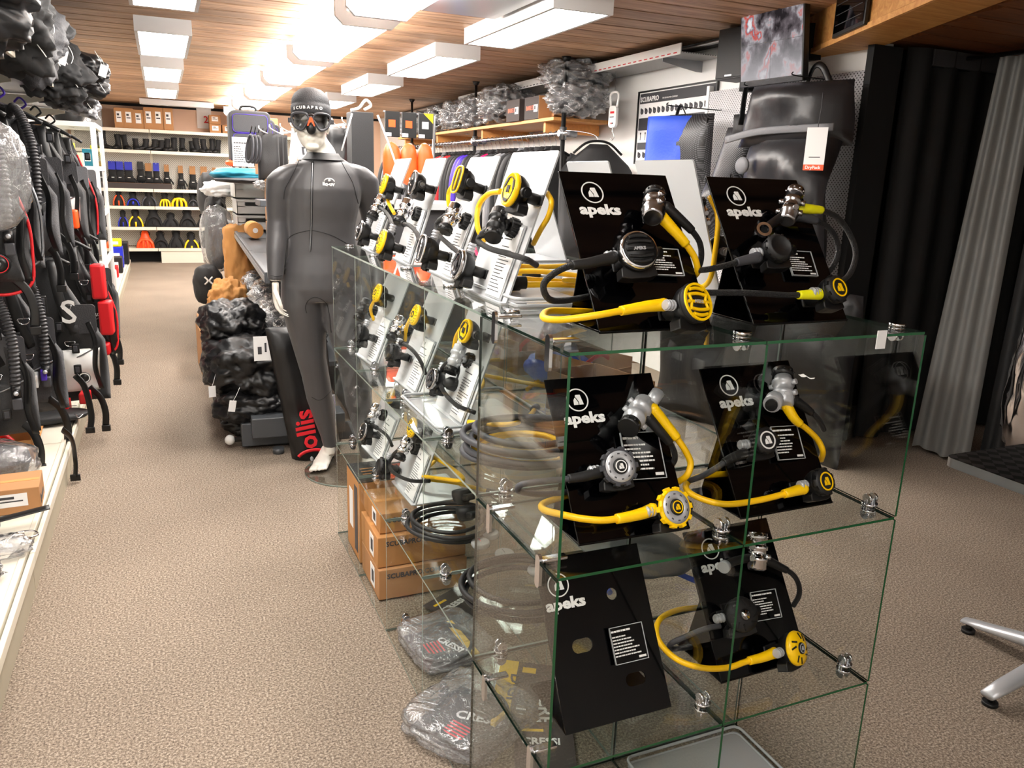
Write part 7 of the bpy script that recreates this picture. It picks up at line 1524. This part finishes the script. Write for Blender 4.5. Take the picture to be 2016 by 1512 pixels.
t = thing('packaged_gauge','dark product card with a yellow stripe and white lettering leaning behind the front glass sheet','package',(.27,.68,.012),(R_(12),0,R_(-32)))
b = MB(); b.box((-.09,-.15,0),(.10,.15,.006),'carddark'); b.build('backing_card', t); b = MB(); b.box((-.09,-.15,.0062),(-.035,.15,.0072),'yellow'); b.box((.04,-.13,.0062),(.08,-.115,.0072),'yellow'); b.box((-.02,.11,.0062),(.02,.13,.0072),'yellow'); b.build('printed_stripe', t)
text('DIGI', .05, 'ink', Matrix.Translation((-.05,.10,.0078)) @ Matrix.Rotation(-1.57,4,'Z'), t, bold=.001); text('CRESSI', .055, 'print', Matrix.Translation((.04,.03,.0068)) @ Matrix.Rotation(-1.45,4,'Z'), t, bold=.001); small_lines(t, Matrix.Translation((-.02,-.13,.0066)), .06, .12, 9, 'print', 3)
for i, (x, y, rz, lb) in enumerate(((.27,1.25,.5,'dark card with pale lettering lying beyond the hose bag'),(.25,.50,-.4,'dark printed card lying flat in the front cube'))):
    t = thing('packaged_gauge',lb,'package',(x,y-.12*i*0,.012+.0),(0,0,rz)); b = MB(); b.box((-.08,-.09,0),(.08,.09,.005),'carddark'); b.build('backing_card', t); text('CRESSI', .035, 'print', Matrix.Translation((-.06,0,.0056)), t, bold=.001); b = MB(); b.box((-.06,.05,.0052),(.0,.06,.006),'yellow'); b.build('printed_stripe', t)
# yellow hoses and spare parts lying on the shelves behind the panels
def yhose(pts, label, r=.0068, m_='hoseyellow', tip=True):
    t = thing('loose_hose',label,'hose',(0,0,0)); b = MB(); b.tube(pts,r,m_,n=10,res=6); h = b.build('hose', t)
    if tip:
        a, c = V(pts[0]), V(pts[1]); d = (a-c).normalized(); b = MB(); b.cyl(a-d*.05,a,r*1.8,'rubber',n=14); b.cyl(a,a+d*.02,r*.9,'satin',n=10); b.build('end_fitting', t)
    return t
z = 1.212
yhose([(.36,.88,z),(.24,.92,z+.012),(.14,.80,z+.02),(.2,.70,z+.02),(.34,.66,z+.012),(.42,.60,z+.01)],'yellow hose curling behind the nearest white stand on the case top')
yhose([(.47,.80,z),(.36,.66,z+.015),(.28,.57,z+.03),(.36,.50,z+.03),(.44,.56,z+.02),(.30,.74,z+.03),(.18,.80,z+.02)],'yellow hose doubled back beside the black looped hose, case top')
yhose([(.52,.9,z+.03),(.42,.86,z+.03),(.3,.8,z+.035),(.18,.78,z+.045),(.12,.86,z+.04)],'yellow hose pointing to the front right behind the white stands')
yhose([(.15,.66,z+.006),(.22,.66,z+.008),(.34,.62,z+.01),(.4,.5,z+.01)],'yellow hose with a thick black foam grip on the case top',.0075)
b = MB(); b.cyl((.13,.665,z+.012),(.215,.655,z+.014),.016,'rubber',n=16); b.build('hose_grip',None,'thick black foam hose grip lying on the clear tray','grip')
yhose([(.62,1.0,z+.02),(.56,.86,z+.02),(.50,.70,z+.02),(.46,.52,z+.03)],'black hose with a chrome end between the stands',.006,'hoseblack')
z = .812
yhose([(.40,.95,z),(.30,.80,z+.02),(.20,.70,z+.04),(.12,.78,z+.03)],'ochre hose with a brass end on the middle shelf')
yhose([(.46,1.15,z),(.6,1.3,z+.02),(.5,1.5,z+.02),(.35,1.35,z+.02),(.5,1.1,z+.02)],'yellow hose loop on the middle shelf behind the white stands',tip=False)
yhose([(.7,.75,z),(.55,.62,z+.02),(.45,.75,z+.02),(.55,.95,z+.02),(.7,.9,z+.02)],'yellow hose loop at the back of the middle shelf',tip=False)
yhose([(.25,1.45,z),(.34,1.3,z+.02),(.30,1.15,z+.02),(.2,1.1,z+.01)],'short yellow hose between the middle shelf stands')
z = .412
yhose([(.42,1.25,z),(.3,1.35,z+.02),(.2,1.45,z+.02),(.3,1.6,z+.02)],'yellow hose lying on the lower shelf beside the stand feet')
yhose([(.7,.5,z),(.6,.62,z+.02),(.45,.6,z+.02),(.42,.5,z+.02)],'dark blue hose arc at the back of the lower shelf',.0075,'blue',False)
# clear trays the parts lie in
def tray(x0, y0, x1, y1, z, label, h=.018):
    t = thing('plastic_tray',label,'tray',((x0+x1)/2,(y0+y1)/2,z)); w, d = (x1-x0)/2, (y1-y0)/2; b = MB(); b.prism(rrect(-w,-d,w,d,.02),0,.003,'tray')
    b.tube([(x,y,h) for x, y in rrect(-w,-d,w,d,.02,3)],.004,'acrylic_grey',n=6,closed=True,res=1); b.tube([(x,y,.003) for x, y in rrect(-w*.97,-d*.97,w*.97,d*.97,.02,3)],.003,'acrylic_grey',n=6,closed=True,res=1); b.build('tray_body', t)
tray(.10,.445,.46,.78,1.2005,'pale clear tray under the yellow hoses on the case top'); tray(.42,.06,.78,.37,.0065,'pale plastic tray on the case floor below the lower stands'); tray(.05,.82,.38,1.18,.8,'pale clear tray on the middle shelf under the white stand')
# brown boxes with red straps in the back row of the middle shelf
for i, (x, y, rz, lb) in enumerate(((.56,.86,.2,'open brown mask box with an orange strap behind the left middle stand'),(.66,1.15,.35,'second open brown mask box behind the middle stands'),(.60,1.5,.1,'third brown box farther back on the middle shelf'))):
    open_carton(x,y,.802,.19,.26,.12,lb,rz,m_='card'); b = MB(); b.tube([(x-.05,y-.10,.84),(x-.06,y-.11,.90),(x,y-.11,.94),(x+.05,y-.08,.92)],.008,('orange','red','orange')[i],n=8,flat=(1,.4)); b.build('mask_strap',None,'bright strap curling out of the %s brown box on the middle shelf' % ('first','second','third')[i],'strap')
    b = MB(); b.box((-.05,-.04,0),(.05,.04,.035),'black',bev=.01); b.build('mask_case',None,'black mask part inside the %s brown box on the middle shelf' % ('first','second','third')[i],'mask',loc=(x,y-.02,.81))
for i, (x, y, z, c_, lb) in enumerate(((.62,1.25,.80,'blue','blue cloth bag at the back of the middle shelf'),(.62,.62,.40,'grey','grey-blue folded cloth at the back of the lower shelf'),(.6,1.35,.40,'white','white packet at the back of the lower shelf'),(.6,1.75,.8,'black','black packet in the far back cube'))):
    lump('packet',(x,y,z+.055),(.22,.2,.10),c_,None,.10,3,520+i,4,label=lb,cat='packet')
# white stands of the back row, facing away
STAND['R'] = (.70,.65,90,.26,.35,20,1.2); STAND['S'] = (.70,1.05,90,.26,.35,20,1.2); STAND['T'] = (.70,1.5,90,.25,.35,20,1.2); STAND['U'] = (.70,1.3,90,.25,.33,20,.8); STAND['X'] = (.70,.9,90,.25,.33,20,.4)
for k, lb in (('R','back of a white stand facing away behind the first black stand'),('S','second white stand facing away on the far side of the case top'),('T','third white stand facing away on the far side of the case top'),('U','white stand facing away in the back row of the middle shelf'),('X','white stand facing away in the back row of the lower shelf')):
    P, st = white_stand(k, lb, sheet=False, m_group='white stands facing away')
for k, lb, dy in (('R','yellow-hosed black regulator hanging on the far side of the first turned white stand',0),('S','black regulator on the far side of the second turned white stand',0)):
    P = Plane(k); R = reg_thing(P, lb, 'diving regulators facing away')
    second_stage(R, fr(P.p(.02,.25,.065),P), 'dots', .034); first_stage(R, P.p(-.03,.18,.055), P.up, -P.n, 'chrome', .07, .019, 'black', wheel=True); second_stage(R, fr(P.p(-.07,.10,.065),P), 'plain', .032)
    hose(R,[P.p(-.09,.24,.05),P.p(-.135,.20,.03),P.p(-.14,.12,.0),P.p(-.11,.04,-.02),P.p(-.04,.02,-.05)],.0066,'hoseyellow')
b = MB(); b.box((-.012,-.001,-.018),(.012,.001,.018),'paper',bev=0); b.build('price_tag',None,'tiny white sticker on the right top sheet of the case','sticker',loc=(.68,.0,1.19))
